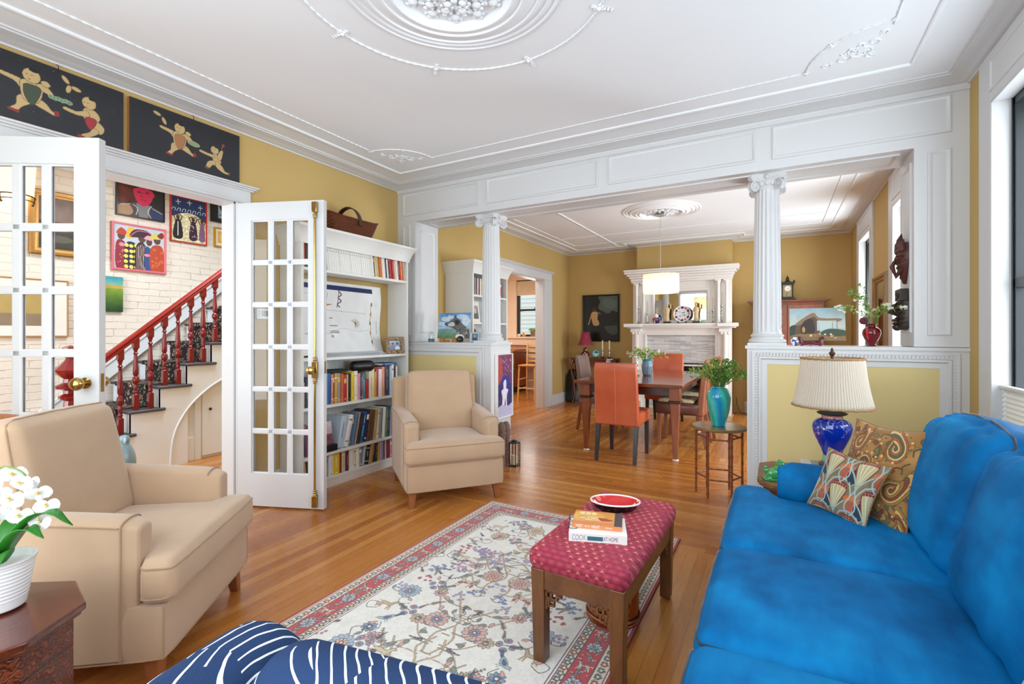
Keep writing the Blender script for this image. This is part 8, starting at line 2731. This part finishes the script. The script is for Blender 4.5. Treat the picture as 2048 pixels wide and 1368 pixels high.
# ------------------------------------------------------------------ cabinet, clock, mirror on the right
CH = wood('cherry_cabinet', '6a3420', '94553a', .3, 'z', 4, .2)
CHX = wood('cherry_cabinet_top', '5a2a1a', '80462f', .3, 'x', 4, .2)
cb_ = thing('glazed_cabinet', 'cherry wood cabinet with glazed doors in the dining room corner', 'cabinet', (.13, 8.36, 0))
m = MB(); m.box(-.46, -.43, -.17, .17, 0, 1.73); m.box(.43, .46, -.17, .17, 0, 1.73); m.box(-.43, .43, .15, .17, 0, 1.73); m.box(-.43, .43, -.17, .15, 0, .10); m.box(-.43, .43, -.17, .15, 1.70, 1.73); m.box(-.012, .012, -.17, .15, .1, 1.70)
build('body', m, CH, cb_, bevel=.002)
m = MB(); m.prism([(-.535, -.24), (.535, -.24), (.50, .19), (-.50, .19)], mpz, 1.748, 1.772); m.prism([(-.49, -.20), (.49, -.20), (.48, .18), (-.48, .18)], mpz, 1.73, 1.748)
build('top', m, CHX, cb_, bevel=.004)
for z in (.48, .83, 1.13, 1.42): build('shelf', MB().box(-.43, .43, -.15, .15, z - .02, z), CH, cb_)
for s_ in (-1, 1):
    x0, x1 = (-.455, -.006) if s_ < 0 else (.006, .455)
    m = MB(); m.box(x0, x0 + .06, -.195, -.172, .1, 1.70); m.box(x1 - .06, x1, -.195, -.172, .1, 1.70); m.box(x0 + .06, x1 - .06, -.195, -.172, 1.64, 1.70); m.box(x0 + .06, x1 - .06, -.195, -.172, .1, .18)
    m.box(x0 + .06, x1 - .06, -.190, -.176, 1.56, 1.575)
    for q in (1, 2): xx = x0 + .06 + (x1 - x0 - .12) * q / 3; m.box(xx - .006, xx + .006, -.190, -.176, 1.56, 1.64)
    d_ = build('door', m, CH, cb_, bevel=.002)
    build('pane', MB().box(x0 + .05, x1 - .05, -.184, -.182, .17, 1.65), GLASS, d_)
    build('knob', MB().ball((x1 - .03 if s_ < 0 else x0 + .03, -.205, .95), .012, 10, 8), DARKM, d_)
rs = random.Random(31)
cols = ['blue', 'white', 'cream', 'navy', 'grey', 'pale blue', 'white', 'tan', 'dark red']
k = 0
for z, zn in ((1.42, 'upper'), (1.13, 'middle')):
    x = -.30
    for i in range(9):
        th_ = rs.uniform(.024, .034); h = rs.uniform(.19, .235); cn = cols[(i * 2 + k) % 9]
        o = build('book', book_mesh(th_, h, .17, cn, 'e9e4d4', [(.25, .75, .4)]), [cover_mat(cn), PAPER, band_mat('e9e4d4')], sharp=50)
        o.location = (.13 + x + th_ / 2, 8.26, z + .001); o.rotation_euler = (0, 0, R(-90))
        tag(o, '%s book, %s shelf of the cherry cabinet, %s from the left' % (cn, zn, ORD[i]), 'book', 'books inside the cherry cabinet')
        x += th_ + .0008
    k += 1
ck = thing('mantel_clock', 'ornate bronze clock with a white dial on top of the cherry cabinet', 'clock', (.135, 8.33, 1.7725))
CBZ = M('dark_bronze', '3c3a30', .35, .7, bump=.6, bs=70, bd=.004)
m = MB(); m.box(-.10, .10, -.07, .07, 0, .02); m.box(-.085, .085, -.06, .06, .02, .055)
for sx_ in (-1, 1):
    for sy_ in (-1, 1): m.ball((sx_ * .095, sy_ * .06, .012), .016, 8, 6); m.lathe([(.010, .055), (.007, .08), (.008, .20), (.011, .235)], (sx_ * .068, sy_ * .045, 0), 10)
m.box(-.085, .085, -.06, .06, .235, .262); m.box(-.098, .098, -.07, .07, .262, .278)
m.lathe([(.05, .278), (.03, .30), (.018, .315), (.024, .33), (.018, .35), (.006, .365), (.0001, .39)], n=14)
for sx_ in (-1, 1): m.ball((sx_ * .085, -.05, .290), .014, 8, 6)
build('case', m, CBZ, ck, bevel=.003)
build('glass_body', MB().box(-.058, .058, -.038, .038, .056, .234), M('clock_backing', 'a38f72', .3), ck)
cv = Cv(60, 60, 1.2, 'f0ece2'); cv.ell(30, 30, 29, 29, 'b89a5a'); cv.ell(30, 30, 26, 26, 'f2eee4')
for q in range(12): a = q * PI / 6; cv.line([(30 + 19 * math.sin(a), 30 - 19 * math.cos(a)), (30 + 24 * math.sin(a), 30 - 24 * math.cos(a))], 2.2, '26262a')
cv.ell(30, 30, 10, 10, 'd8c89a'); cv.line([(30, 30), (24, 16)], 1.8, '1b1b1e'); cv.line([(30, 30), (44, 26)], 2.0, '1b1b1e')
o = disc_plate('dial', cv, .044, painted('dial_enamel', .3), ck, .001, 40, 20); o.location = (0, -.042, .180)
build('pendulum', MB().ball((0, -.042, .085), .014, 10, 8, (1, .3, 1)).tube([(0, -.042, .09), (0, -.042, .13)], .002, 5), BRASS, ck)
mr = thing('wall_mirror', 'gold brown framed mirror on the dining wall between the windows', 'mirror', (XRD - .004, 6.12, .80), R(-90))
m = MB(); m.sweep([(-.27, 0.08), (.27, .08), (.27, 1.0), (-.27, 1.0)], [(0, .02), (-.012, .034), (-.030, .030), (-.045, .046), (-.070, .044), (-.080, .02), (-.080, 0)], lambda a, b, h: (a, -h, b))
build('frame', m, wood('gilt_wood', '6a4a26', 'a8834e', .35, 'z', 9), mr, sharp=30)
build('glass', MB().box(-.272, .272, -.018, -.002, .078, 1.002), MIRR, mr)
m = MB(); m.tube([(-.58, 8.545, .24), (-.57, 8.53, .14), (-.54, 8.50, .05), (-.50, 8.46, .006), (-.40, 8.44, .005), (-.20, 8.46, .005)], .004, 6)
o = build('power_cord', m, BLACK); tag(o, 'thin black power cord running down the dining room skirting', 'cord')

# ------------------------------------------------------------------ things on the right half wall
HW = 1.188
cv = Cv(108, 66, 1.8, 'a9b8b4'); cv.grad(0, 40, '93aeb6', 'c4c6ba'); cv.mottle(.02, 9, 2); cv.blob([(0, 66), (0, 40), (12, 34), (24, 38), (30, 54), (24, 66)], '2f3d34')
cv.blob([(14, 56), (16, 30), (34, 18), (46, 14), (56, 22), (56, 58)], '5a4a34'); cv.blob([(12, 32), (46, 10), (60, 20), (100, 22), (94, 28), (72, 28), (56, 24), (46, 18), (22, 34)], '8a6f52')
cv.blob([(22, 40), (30, 26), (44, 22), (50, 40), (46, 54), (26, 54)], '33291f'); cv.rect(54, 26, 92, 46, 'b9c9c4', .9); cv.line([(92, 26), (92, 52)], 1, '5a4a38'); cv.line([(84, 28), (82, 50)], .8, '5a4a38')
cv.blob([(0, 66), (10, 54), (50, 52), (108, 50), (108, 66)], '8a6a42'); cv.blob([(60, 50), (78, 42), (108, 46), (108, 56), (70, 56)], '3f4a38')
for q in range(9): cv.ell(rs.uniform(30, 90), rs.uniform(50, 60), 2.4, 1.4, rs.choice(['e3d9c0', 'c9a878', 'b5713f']))
cv.ell(28, 44, 3, 6, 'b98a5a')
hung('farm_painting', 'unframed landscape of a thatched barn leaning on the right half wall', 'painting', cv, .335, .232, (.245, 3.985, 1.222), R(4), fd=.012, mat=painted('oil_canvas', .4, .2, 90), tilt=R(-9), edge='8a8270')
PLUM = wood('plum_wood', '4a1424', '7a2c40', .25, 'x', 6)
st = thing('plate_stand', 'plum coloured curved wooden stand in front of the barn painting', 'stand', (.205, 3.945, HW))
m = MB()
for y in (-.02, .02): m.tube(smooth2([(-.075, y, .055), (-.062, y, .050), (-.055, y, .020), (-.03, y, .014), (0, y, .026), (.03, y, .014), (.055, y, .020), (.062, y, .050), (.075, y, .058)], 4), .0095, 8)
for x in (-.058, .0, .058): m.tube([(x, -.035, .008), (x, .035, .008)], .008, 6)
for x in (-.05, .05): m.tube([(x, -.03, .009), (x * 1.1, -.04, .0)], .006, 6)
build('frame', m, PLUM, st)
eg = thing('porcelain_egg', 'blue and white porcelain egg beside the right column', 'ornament', (.108, 3.93, HW))
m = MB(); m.lathe([(.0001, .004), (.012, .006), (.022, .018), (.0255, .032), (.022, .048), (.012, .060), (.0001, .064)], n=24)
t = NT('blue_white_glaze'); t.bsdf(t.mix(t.math('GREATER_THAN', t.noise(t.coords(), 55, 3), .53), hx('f0f1f2'), hx('27408a')), .1)
build('egg', m, t.m, eg); build('ring', MB().lathe([(.014, 0), (.016, .004), (.012, .008)], n=16, caps=False), t.m, eg)
rv = thing('vase_of_flowers', 'ruby red glass vase of wild flowers on the right half wall', 'vase', (.556, 4.0, HW))
t = NT('ruby_glass')
p_ = t.bsdf(hx('7a0616'), .04, 0, None, Transmission_Weight=.55, IOR=1.45, Coat_Weight=.5)
build('vase', MB().lathe(smooth2([(.026, 0), (.028, .008), (.022, .016), (.040, .05), (.052, .085), (.045, .115), (.026, .130), (.024, .140), (.030, .150)], 4), n=36, caps=True), t.m, rv)
LF = sprigs('foliage', (0, 0, .135), 20, .16, .20, .028, GREEN2, rv, 12, .3, 9, .018, [('white_blossom', WHP, 46, .011), ('yellow_blossom', YLP, 6, .008)], .3, .0011)
sprigs('fern_frond', (0.0, 0, .135), 5, .17, .30, .02, GREEN, rv, 5, -.2, 26, .012, None, .35, .001)
m = MB()
for k in range(9):
    a = 2 * PI * k / 9; m.ball((-.048 + .013 * math.cos(a), -.03, .170 + .013 * math.sin(a)), .012, 8, 6, (1, .6, 1))
m.ball((-.048, -.034, .170), .013, 8, 6)
build('red_bloom', m, REDP, rv)

# carved masks on the pilaster
MK = wood('old_carved_wood', '2a1512', '5c2f2a', .45, 'z', 6)
mk = thing('leaf_mask', 'dark red carved wooden mask with leaf points, upper one on the pilaster', 'mask', (.7465, 4.03, 1.60), R(-90))
m = MB(); 
def mask_surface(m, w, h, dep, fn, n=26, k=18):
    vs = []
    for i in range(n + 1):
        z = h * i / n; hw = w * fn(i / n) / 2
        for j in range(k + 1):
            a = PI * j / k
            x = -hw * math.cos(a); y = -dep * math.sin(a) * (fn(i / n) ** .5) * (1 + .16 * math.sin(i * 1.9 + 3 * math.cos(a)) )
            vs.append((x, y, z))
    m.add(vs, [(i * (k + 1) + j, i * (k + 1) + j + 1, (i + 1) * (k + 1) + j + 1, (i + 1) * (k + 1) + j) for i in range(n) for j in range(k)])
mask_surface(m, .17, .27, .055, lambda u: max(.03, math.sin(PI * min(1, u * .62 + .02)) if u < .75 else math.sin(PI * .485) * (1 - (u - .75) * 1.2)))
for x, z, L in ((-.055, .22, .10), (0.0, .25, .085), (.055, .22, .07)):
    m.tube([(x, -.03, z), (x * 1.1, -.035, z + L * .5), (x * 1.15, -.025, z + L)], [.026, .018, .002], 8)
m.tube([(0, -.055, .05), (0, -.075, .12), (0, -.06, .16)], [.006, .015, .008], 8)
for s_ in (-1, 1): m.tube([(s_ * .02, -.055, .17), (s_ * .045, -.05, .165), (s_ * .065, -.03, .175)], .008, 6); m.tube([(s_ * .0, -.055, .045), (s_ * .03, -.05, .055), (s_ * .05, -.03, .10)], .007, 6)
build('face', m, MK, mk, sharp=45)
mk = thing('wooden_head', 'black brown carved wooden head in profile, lower one on the pilaster', 'mask', (.7465, 4.02, 1.298), R(-90))
MK2 = wood('black_brown_wood', '17120f', '3a2c26', .4, 'z', 6)
m = MB(); mask_surface(m, .15, .26, .058, lambda u: .62 + .38 * math.sin(PI * min(1, max(0, u * .9 + .12))) ** .8)
m.box(-.072, .072, -.050, -.004, .19, .268); m.tube([(0, -.05, .10), (0, -.085, .115), (0, -.06, .17)], [.012, .018, .010], 8)
m.tube([(-.03, -.055, .065), (0, -.07, .062), (.03, -.055, .065)], .011, 8); m.tube([(-.03, -.052, .045), (0, -.068, .042), (.03, -.052, .045)], .010, 8); m.ball((0, -.05, .018), .026, 10, 8)
for s_ in (-1, 1): m.ball((s_ * .035, -.048, .145), .014, 10, 6, (1.3, .6, .7))
m.tube([(.045, -.05, .225), (.03, -.062, .24), (.01, -.056, .225), (.03, -.05, .21), (.045, -.05, .225)], .008, 6)
build('head', m, MK2, mk, bevel=.004, sharp=45)

# ------------------------------------------------------------------ things on the left half wall
cv = Cv(64, 42, 2.4, '6fa3cf'); cv.grad(0, 26, '5b94c8', 'a9c9df'); cv.mottle(.03, 6, 3); 
for (x, y, a, b) in ((14, 10, 9, 4), (24, 7, 7, 3), (48, 7, 12, 4), (56, 13, 9, 4), (8, 18, 8, 3), (50, 18, 12, 3)): cv.ell(x, y, a, b, 'e3ebf0', .1, .75)
cv.grad(27, 42, '7fa09a', '5f8a5c'); cv.mottle(.03, 3, 9)
cv.blob([(14, 17), (22, 15), (30, 9), (33, 3), (36, 9), (42, 12), (50, 20), (60, 28), (63, 42), (44, 42), (38, 30), (30, 25), (20, 22), (14, 20)], '6a6664', edge='1d1d1f', ew=.5)
cv.blob([(22, 17), (30, 15), (33, 20), (28, 23), (20, 21)], 'cfcac4'); cv.blob([(34, 12), (42, 14), (40, 20), (34, 18)], '2a2a2c'); cv.ell(31, 15, 1.2, 1, '121212'); cv.ell(14.5, 18, 1.6, 1.2, '151515')
for q in range(26): cv.ell(rs.uniform(38, 60), rs.uniform(22, 40), rs.uniform(.8, 2), rs.uniform(.6, 1.4), rs.choice(['2a2a2c', 'c4beb6', '8a8580', '1b1b1d']), rs.uniform(0, 3))
cv.blob([(38, 36), (50, 36), (54, 42), (38, 42)], 'e9e6e2'); cv.curve([(24, 22), (30, 23), (36, 26)], .7, '1d1d1f')
hung('dog_painting', 'painting of a grey and black dog against a blue sky on a small easel', 'painting', cv, .405, .262, (-2.890, 3.985, 1.225), R(-1), fd=.012, mat=painted('oil_canvas'), tilt=R(-8), edge='d9d5cc')
es = thing('tabletop_easel', 'small light wood easel holding the dog painting', 'easel', (-2.885, 3.975, HW))
m = MB()
PINE = wood('pale_pine', 'b58a55', 'd6b07c', .5, 'x', 6)
for x in (-.09, .0, .09): m.box(x - .016, x + .016, -.045, .03, 0, .034)
m.box(-.12, .12, -.03, -.018, .020, .034)
for x in (-.07, .07): m.tube([(x, .02, .0), (x * .4, .055, .20)], .005, 6)
build('frame', m, PINE, es, bevel=.003)
for i, (x, lab) in enumerate(((-2.975, 'small carved wood block left of centre on the left half wall'), (-2.815, 'little tan wood figure beside the black disc on the left half wall'))):
    o = build('wood_block', MB().lathe([(.022, 0), (.026, .012), (.018, .03), (.022, .042), (.0001, .048)], n=10), M('golden_wood', 'a87436', .45, var=.2)); o.location = (x, 3.905, HW); tag(o, lab, 'ornament')
dk = thing('disc_speaker', 'small round black speaker standing on the left half wall', 'speaker', (-2.750, 3.90, HW))
m = MB(); m.M = T(0, 0, .0315) @ Matrix.Rotation(R(90), 4, 'X'); m.lathe([(.026, -.014), (.031, -.010), (.031, .010), (.027, .014)], n=36); build('body', m, M('black_plastic', '141516', .35), dk)
m = MB(); m.M = T(0, -.0150, .0315)
for x in (-.009, .009): m.box(x - .005, x + .005, -.001, 0, -.003, .003)
build('mark', m, M('grey_mark', 'b9bcbe', .4), dk)
cl = thing('glass_cloche', 'tiny glass dome on a blue base at the left of the half wall', 'ornament', (-3.165, 3.97, HW))
build('base', MB().lathe([(.034, 0), (.034, .030), (.030, .034)], n=28), M('slate_blue', '4f6478', .4), cl)
build('dome', MB().lathe([(.031, .034), (.031, .075), (.024, .098), (.010, .110), (.0001, .112)], n=28, caps=False), GL2, cl)
p_ = thing('photo_frame', 'small silver blue photo frame next to the left column', 'picture frame', (-2.598, 3.93, HW), R(6)); p_.rotation_euler = (R(-9), 0, R(6))
m = MB(); m.sweep([(-.036, .018), (.036, .018), (.036, .084), (-.036, .084)], [(0, .006), (-.004, .010), (-.014, .010), (-.018, .004), (-.018, -.004)], lambda a, b, h: (a, -h, b)); build('frame', m, M('silver_blue_frame', 'a9bcc8', .3, .3), p_)
cv = Cv(40, 36, 1.5, '5f7486'); cv.blob([(8, 36), (10, 22), (20, 18), (30, 22), (32, 36)], '2f3844'); cv.ell(20, 13, 6, 7, 'b8917a')
flat_grid('photograph', cv, .072, .066, painted('glossy_photo'), p_, y=-.004, z0=.018)
sg = thing('wood_figure', 'small brown wooden animal behind the left column', 'figurine', (-2.585, 4.13, HW))
m = MB(); m.ball((0, 0, .05), .032, 12, 8, (.8, .8, 1.3)); m.ball((-.005, 0, .10), .022, 10, 8); m.box(-.025, .025, -.02, .02, 0, .02)
build('body', m, M('golden_brown_wood', '7a4a22', .4, var=.2), sg, sharp=70)

# painting on the end of the left half wall
cv = Cv(30, 62, 3.6, '4a1f4e'); cv.grad(0, 30, '7a2c4c', '4a2466'); cv.grad(30, 62, '2b2560', '35256a'); cv.mottle(.09, 1.6, 6, False); cv.blob([(0, 4), (8, 6), (10, 22), (0, 28)], 'a8443e'); 
for q in range(46): cv.ell(rs.uniform(6, 28), rs.uniform(2, 26), rs.uniform(.2, .5), rs.uniform(.3, 1.1), rs.choice(['e6b0a0', 'd86a70', 'b8c0e0', 'c84050']), rs.uniform(-.4, .4))
cv.blob([(6, 30), (10, 23), (18, 22), (24, 27), (22, 33), (16, 26), (10, 30)], '1f2f8c'); cv.blob([(12, 28), (16, 25), (18, 28), (18, 34), (22, 36), (19, 42), (20, 52), (24, 55), (18, 56), (16, 44), (13, 56), (8, 58), (10, 44), (8, 36), (12, 34)], 'dcd6e6')
cv.blob([(0, 54), (8, 50), (22, 52), (30, 50), (30, 62), (0, 62)], 'b9b4d0'); cv.mottle(.03, 1.2, 8, False)
hung('violet_painting', 'tall narrow violet and red painting on the end of the left half wall', 'painting', cv, .282, .60, (-2.3485, 4.054, .467), R(90), frame=M('white_frame', 'ebe9e6', .35), fw=.010, fd=.022)
lg = thing('lantern', 'small black metal and glass lantern on the floor beside the half wall end', 'lantern', (-2.225, 4.055, 0), R(12))
m = MB()
hexp = [(.058 * math.cos(R(60 * k)), .058 * math.sin(R(60 * k))) for k in range(6)]
for x, y in hexp: m.box(x - .004, x + .004, y - .004, y + .004, 0, .225)
m.prism(hexp, mpz, 0, .010); m.prism([(a * 1.08, b * 1.08) for a, b in hexp], mpz, .22, .232); m.lathe([(.03, .232), (.03, .24), (.006, .25)], n=6)
build('cage', m, DARKM, lg, bevel=.001)
build('glass', MB().prism([(a * .93, b * .93) for a, b in hexp], mpz, .011, .219), GLASS, lg)
build('candle', MB().lathe([(.026, .011), (.026, .10), (.004, .102)], n=18), M('cream_wax'), lg)
BARK = M('rough_bark', '7a6258', .9, var=.5, vs=50, bump=1.0, bs=45, bd=.02)
for i, (x, y, h) in enumerate(((-2.292, 3.935, .430), (-2.285, 4.010, .425))):
    m = MB(); m.lathe([(.030, 0), (.036, .06), (.032, .2), (.038, .33), (.034, h - .03), (.018, h)], n=16, rfun=lambda a, z: 1 + .10 * math.sin(5 * a + 20 * z))
    o = build('driftwood_log', m, BARK); o.location = (x, y, 0); tag(o, ('rough grey brown log standing nearest the armchair, by the lantern', 'rough grey brown log behind the first, against the violet painting')[i], 'log', 'standing logs by the half wall')

# ------------------------------------------------------------------ bamboo table with the teal vase
BAMB = wood('bamboo_brown', '5a2a12', '8a4c22', .28, 'z', 6, .3)
bt = thing('bamboo_table', 'round bamboo legged side table beside the right half wall', 'table', (-.405, 4.115, 0))
m = MB(); m.lathe([(.200, .522), (.206, .528), (.206, .540), (.200, .545)], n=56); build('top', m, wood('table_top_olive', '5f4a2a', '8f7444', .22, 'x', 5, .4), bt, sharp=30)
hexb = [(.168 * math.cos(R(60 * k + 8)), .168 * math.sin(R(60 * k + 8))) for k in range(6)]
def bamboo(m, a, b, r, nodes):
    a, b = Vector(a), Vector(b); pts, rr = [], []
    for i in range(nodes * 4 + 1):
        u = i / (nodes * 4); pts.append(a + (b - a) * u); rr.append(r * (1.28 if i % 4 == 2 else 1.0))
    m.tube(pts, rr, 10)
for x, y in hexb:
    m = MB(); bamboo(m, (x, y, 0), (x, y, .523), .0082, 7); build('leg', m, BAMB, bt, sharp=60)
for k in range(6):
    a, b = hexb[k], hexb[(k + 1) % 6]
    for z in (.145, .455):
        m = MB(); bamboo(m, (a[0], a[1], z + (.012 if k % 2 else 0)), (b[0], b[1], z + (.012 if k % 2 else 0)), .0060, 3); build('stretcher', m, BAMB, bt, sharp=60)
t = NT('teal_swirl_glaze'); co = t.coords(); sp = t.n('SeparateXYZ'); t.l(co, sp.inputs[0]); ang = t.math('ARCTAN2', sp.outputs[1], sp.outputs[0])
w = t.math('SINE', t.math('ADD', t.math('MULTIPLY', ang, 3.0), t.math('ADD', t.math('MULTIPLY', sp.outputs[2], 9.0), t.math('MULTIPLY', t.noise(co, 7), 3.0))))
c_ = t.ramp(t.math('MULTIPLY_ADD', w, .5, .5), [(0, hx('148cba')), (.45, hx('26b2bc')), (.8, hx('3cbc88')), (1, hx('22a0aa'))])
thin = t.math('LESS_THAN', t.math('ABSOLUTE', t.math('SUBTRACT', w, .35)), .035)
t.bsdf(t.mix(t.math('MULTIPLY', thin, .5), c_, hx('b9d9c8')), .06, 0, None, Coat_Weight=.6)
tv = thing('vase_of_greenery', 'large teal glazed vase of leafy greenery on the bamboo table', 'vase', (-.405, 4.10, .5455))
build('vase', MB().lathe(smooth2([(.046, 0), (.050, .006), (.058, .04), (.078, .12), (.088, .20), (.086, .25), (.066, .290), (.044, .303), (.046, .312)], 5) + [(.040, .312), (.036, .30), (.0001, .28)], n=48, caps=False), t.m, tv)
sprigs('foliage', (0, 0, .285), 64, .18, .25, .021, GREEN, tv, 8, .5, 24, .03, None, .34, .0012)
sprigs('fern_frond', (0, 0, .285), 40, .215, .23, .026, GREEN2, tv, 18, 1.4, 16, .03, [('white_blossom', M('tiny_white_flower', 'e3e8ea', .6), 20, .006)], .28, .0012)

# ------------------------------------------------------------------ kitchen
MAPLE = wood('maple', 'c9a26c', 'e6c795', .4, 'z', 5)
def stool(label, x, y, rz):
    t = thing('bar_stool', label, 'stool', (x, y, 0), rz, 'maple ladder back bar stools')
    for sx_ in (-1, 1):
        m = MB(); m.tube(smooth2([(sx_ * .165, .225, 0), (sx_ * .155, .175, .30), (sx_ * .150, .165, .68), (sx_ * .152, .185, .92), (sx_ * .165, .215, 1.09)], 5), .0165, 8); build('back_post', m, MAPLE, t)
        m = MB(); m.tube([(sx_ * .175, -.19, 0), (sx_ * .16, -.16, .66)], .016, 8); build('leg', m, MAPLE, t)
        for z in (.22, .40): m = MB(); m.tube([(sx_ * .172, -.18, z), (sx_ * .157, .19, z + .02)], .010, 6); build('stretcher', m, MAPLE, t)
    for z, y_ in ((.25, -.18), (.36, .185)): m = MB(); m.tube([(-.16, y_, z), (.16, y_, z)], .011, 6); build('stretcher', m, MAPLE, t)
    for z, h in ((1.045, .055), (.93, .04), (.83, .038), (.745, .034)):
        m = MB(); m.add([(x_, .205 + .0 * (z > 1) + .018 * (1 - (x_ / .16) ** 2) + d, zz) for d in (0, .012) for zz in (z - h / 2, z + h / 2 + 0.0) for x_ in (-.155, -.08, 0, .08, .155)], [(i, i + 1, i + 6, i + 5) for i in range(4)] + [(10 + i, 15 + i, 16 + i, 11 + i) for i in range(4)] + [(5 + i, 6 + i, 16 + i, 15 + i) for i in range(4)] + [(i, 10 + i, 11 + i, i + 1) for i in range(4)])
        build('slat', m, MAPLE, t)
    build('seat', MB().box(-.18, .18, -.19, .19, .655, .685), M('rush_seat', 'b9854a', .7, bump=.5, bs=80), t, bevel=.01)
stool('maple ladder back bar stool in the kitchen doorway, seen whole', -4.125, 8.17, R(2))
stool('maple bar stool mostly hidden by the doorway casing', -3.98, 8.69, R(4))
ct = thing('kitchen_counter', 'orange wood breakfast counter under the kitchen window', 'counter', (-4.45, 9.2, 0))
build('worktop', MB().box(-.50, .75, -.25, .30, .86, .90), M('dark_stone', '4a2a1c', .2), ct, bevel=.004)
build('cabinet', MB().box(-.05, .75, -.02, .30, 0, .86), M('orange_wood', 'b8652c', .35, var=.12), ct)
oc_ = thing('kitchen_cabinet', 'low orange wood cabinet left of the bar stool in the kitchen', 'cabinet', (-5.33, 9.35, 0))
build('body', MB().box(-.35, .35, -.25, .30, .12, .93), M('orange_wood'), oc_, bevel=.006)
build('plinth', MB().box(-.33, .33, -.2, .28, 0, .12), BLACK, oc_)
build('door', MB().box(-.01, .34, -.262, -.25, .16, .89), M('orange_wood'), oc_, bevel=.004)
kp = thing('potted_plant', 'dark leaved plant hanging over beside the orange kitchen cabinet', 'plant', (-4.95, 8.80, 0))
build('pot', MB().lathe([(.07, 0), (.085, .02), (.10, .16), (.11, .46), (.10, .46), (.0001, .44)], n=24, caps=False), M('grey_pot', '3f4244', .4), kp)
m = MB()
for k in range(16): blade(m, (0, 0, .50), 2 * PI * k / 16 + rs.uniform(-.2, .2), rs.uniform(.16, .26), .022, rs.uniform(.08, .20), rs.uniform(.1, .25), 6)
build('leaves', m, DGREEN, kp)
# lily on the ledge edge and things on the sill
SZ = 1.211
SY = KY - .07
kb_ = thing('potted_basil', 'small green plant in a mosaic pot on the kitchen sill', 'plant', (-4.80, SY, SZ))
build('pot', MB().lathe([(.050, 0), (.056, .01), (.065, .12), (.062, .12), (.0001, .11)], n=20, caps=False), MOS, kb_)
sprigs('foliage', (0, 0, .10), 26, .10, .10, .035, M('bright_green_leaf', '7cb23a', .5, var=.2), kb_, 6, .2, 6, .03, None, .45)
bb_ = thing('blue_bottle', 'cobalt blue bottle with lavender stems at the right of the kitchen sill', 'bottle', (-4.575, SY, SZ))
build('bottle', MB().lathe([(.022, 0), (.024, .01), (.024, .06), (.010, .085), (.010, .11)], n=16), M('cobalt_glass', '1f3f98', .08), bb_)
sprigs('foliage', (0, 0, .10), 5, .05, .14, .02, M('lavender', '8a9a9a', .6), bb_, 3, .2, 5, .004, None, .2)
o = build('gourd', MB().lathe(smooth2([(.02, 0), (.042, .02), (.040, .055), (.022, .085), (.012, .10), (.0001, .105)], 3), n=20), M('amber_gourd', 'd39638', .35)); o.location = (-5.03, SY, SZ); tag(o, 'amber gourd shaped ornament on the kitchen sill', 'ornament')
o = build('shell', MB().ball((0, 0, .03), .04, 10, 8, (1.1, .8, .8)), M('shell_white', 'dcd8d6', .4)); o.location = (-5.16, SY, SZ - .001); tag(o, 'pale shell at the left end of the kitchen sill', 'shell')
ly = thing('yellow_flower', 'yellow and white flower on a stem in front of the orange cabinet', 'flower', (-5.02, 9.02, 0))
m = MB(); m.tube([(0, .03, .0), (0, .03, .80), (.02, 0, .86)], .004, 5); build('stem', m, M('green_stem'), ly)
m = MB()
for k in range(6): blade(m, (.03, -.02, .86), 2 * PI * k / 6, .07, .02, .03, .01, 5)
build('petals', m, M('yellow_petal', 'e6cf4a', .5), ly)
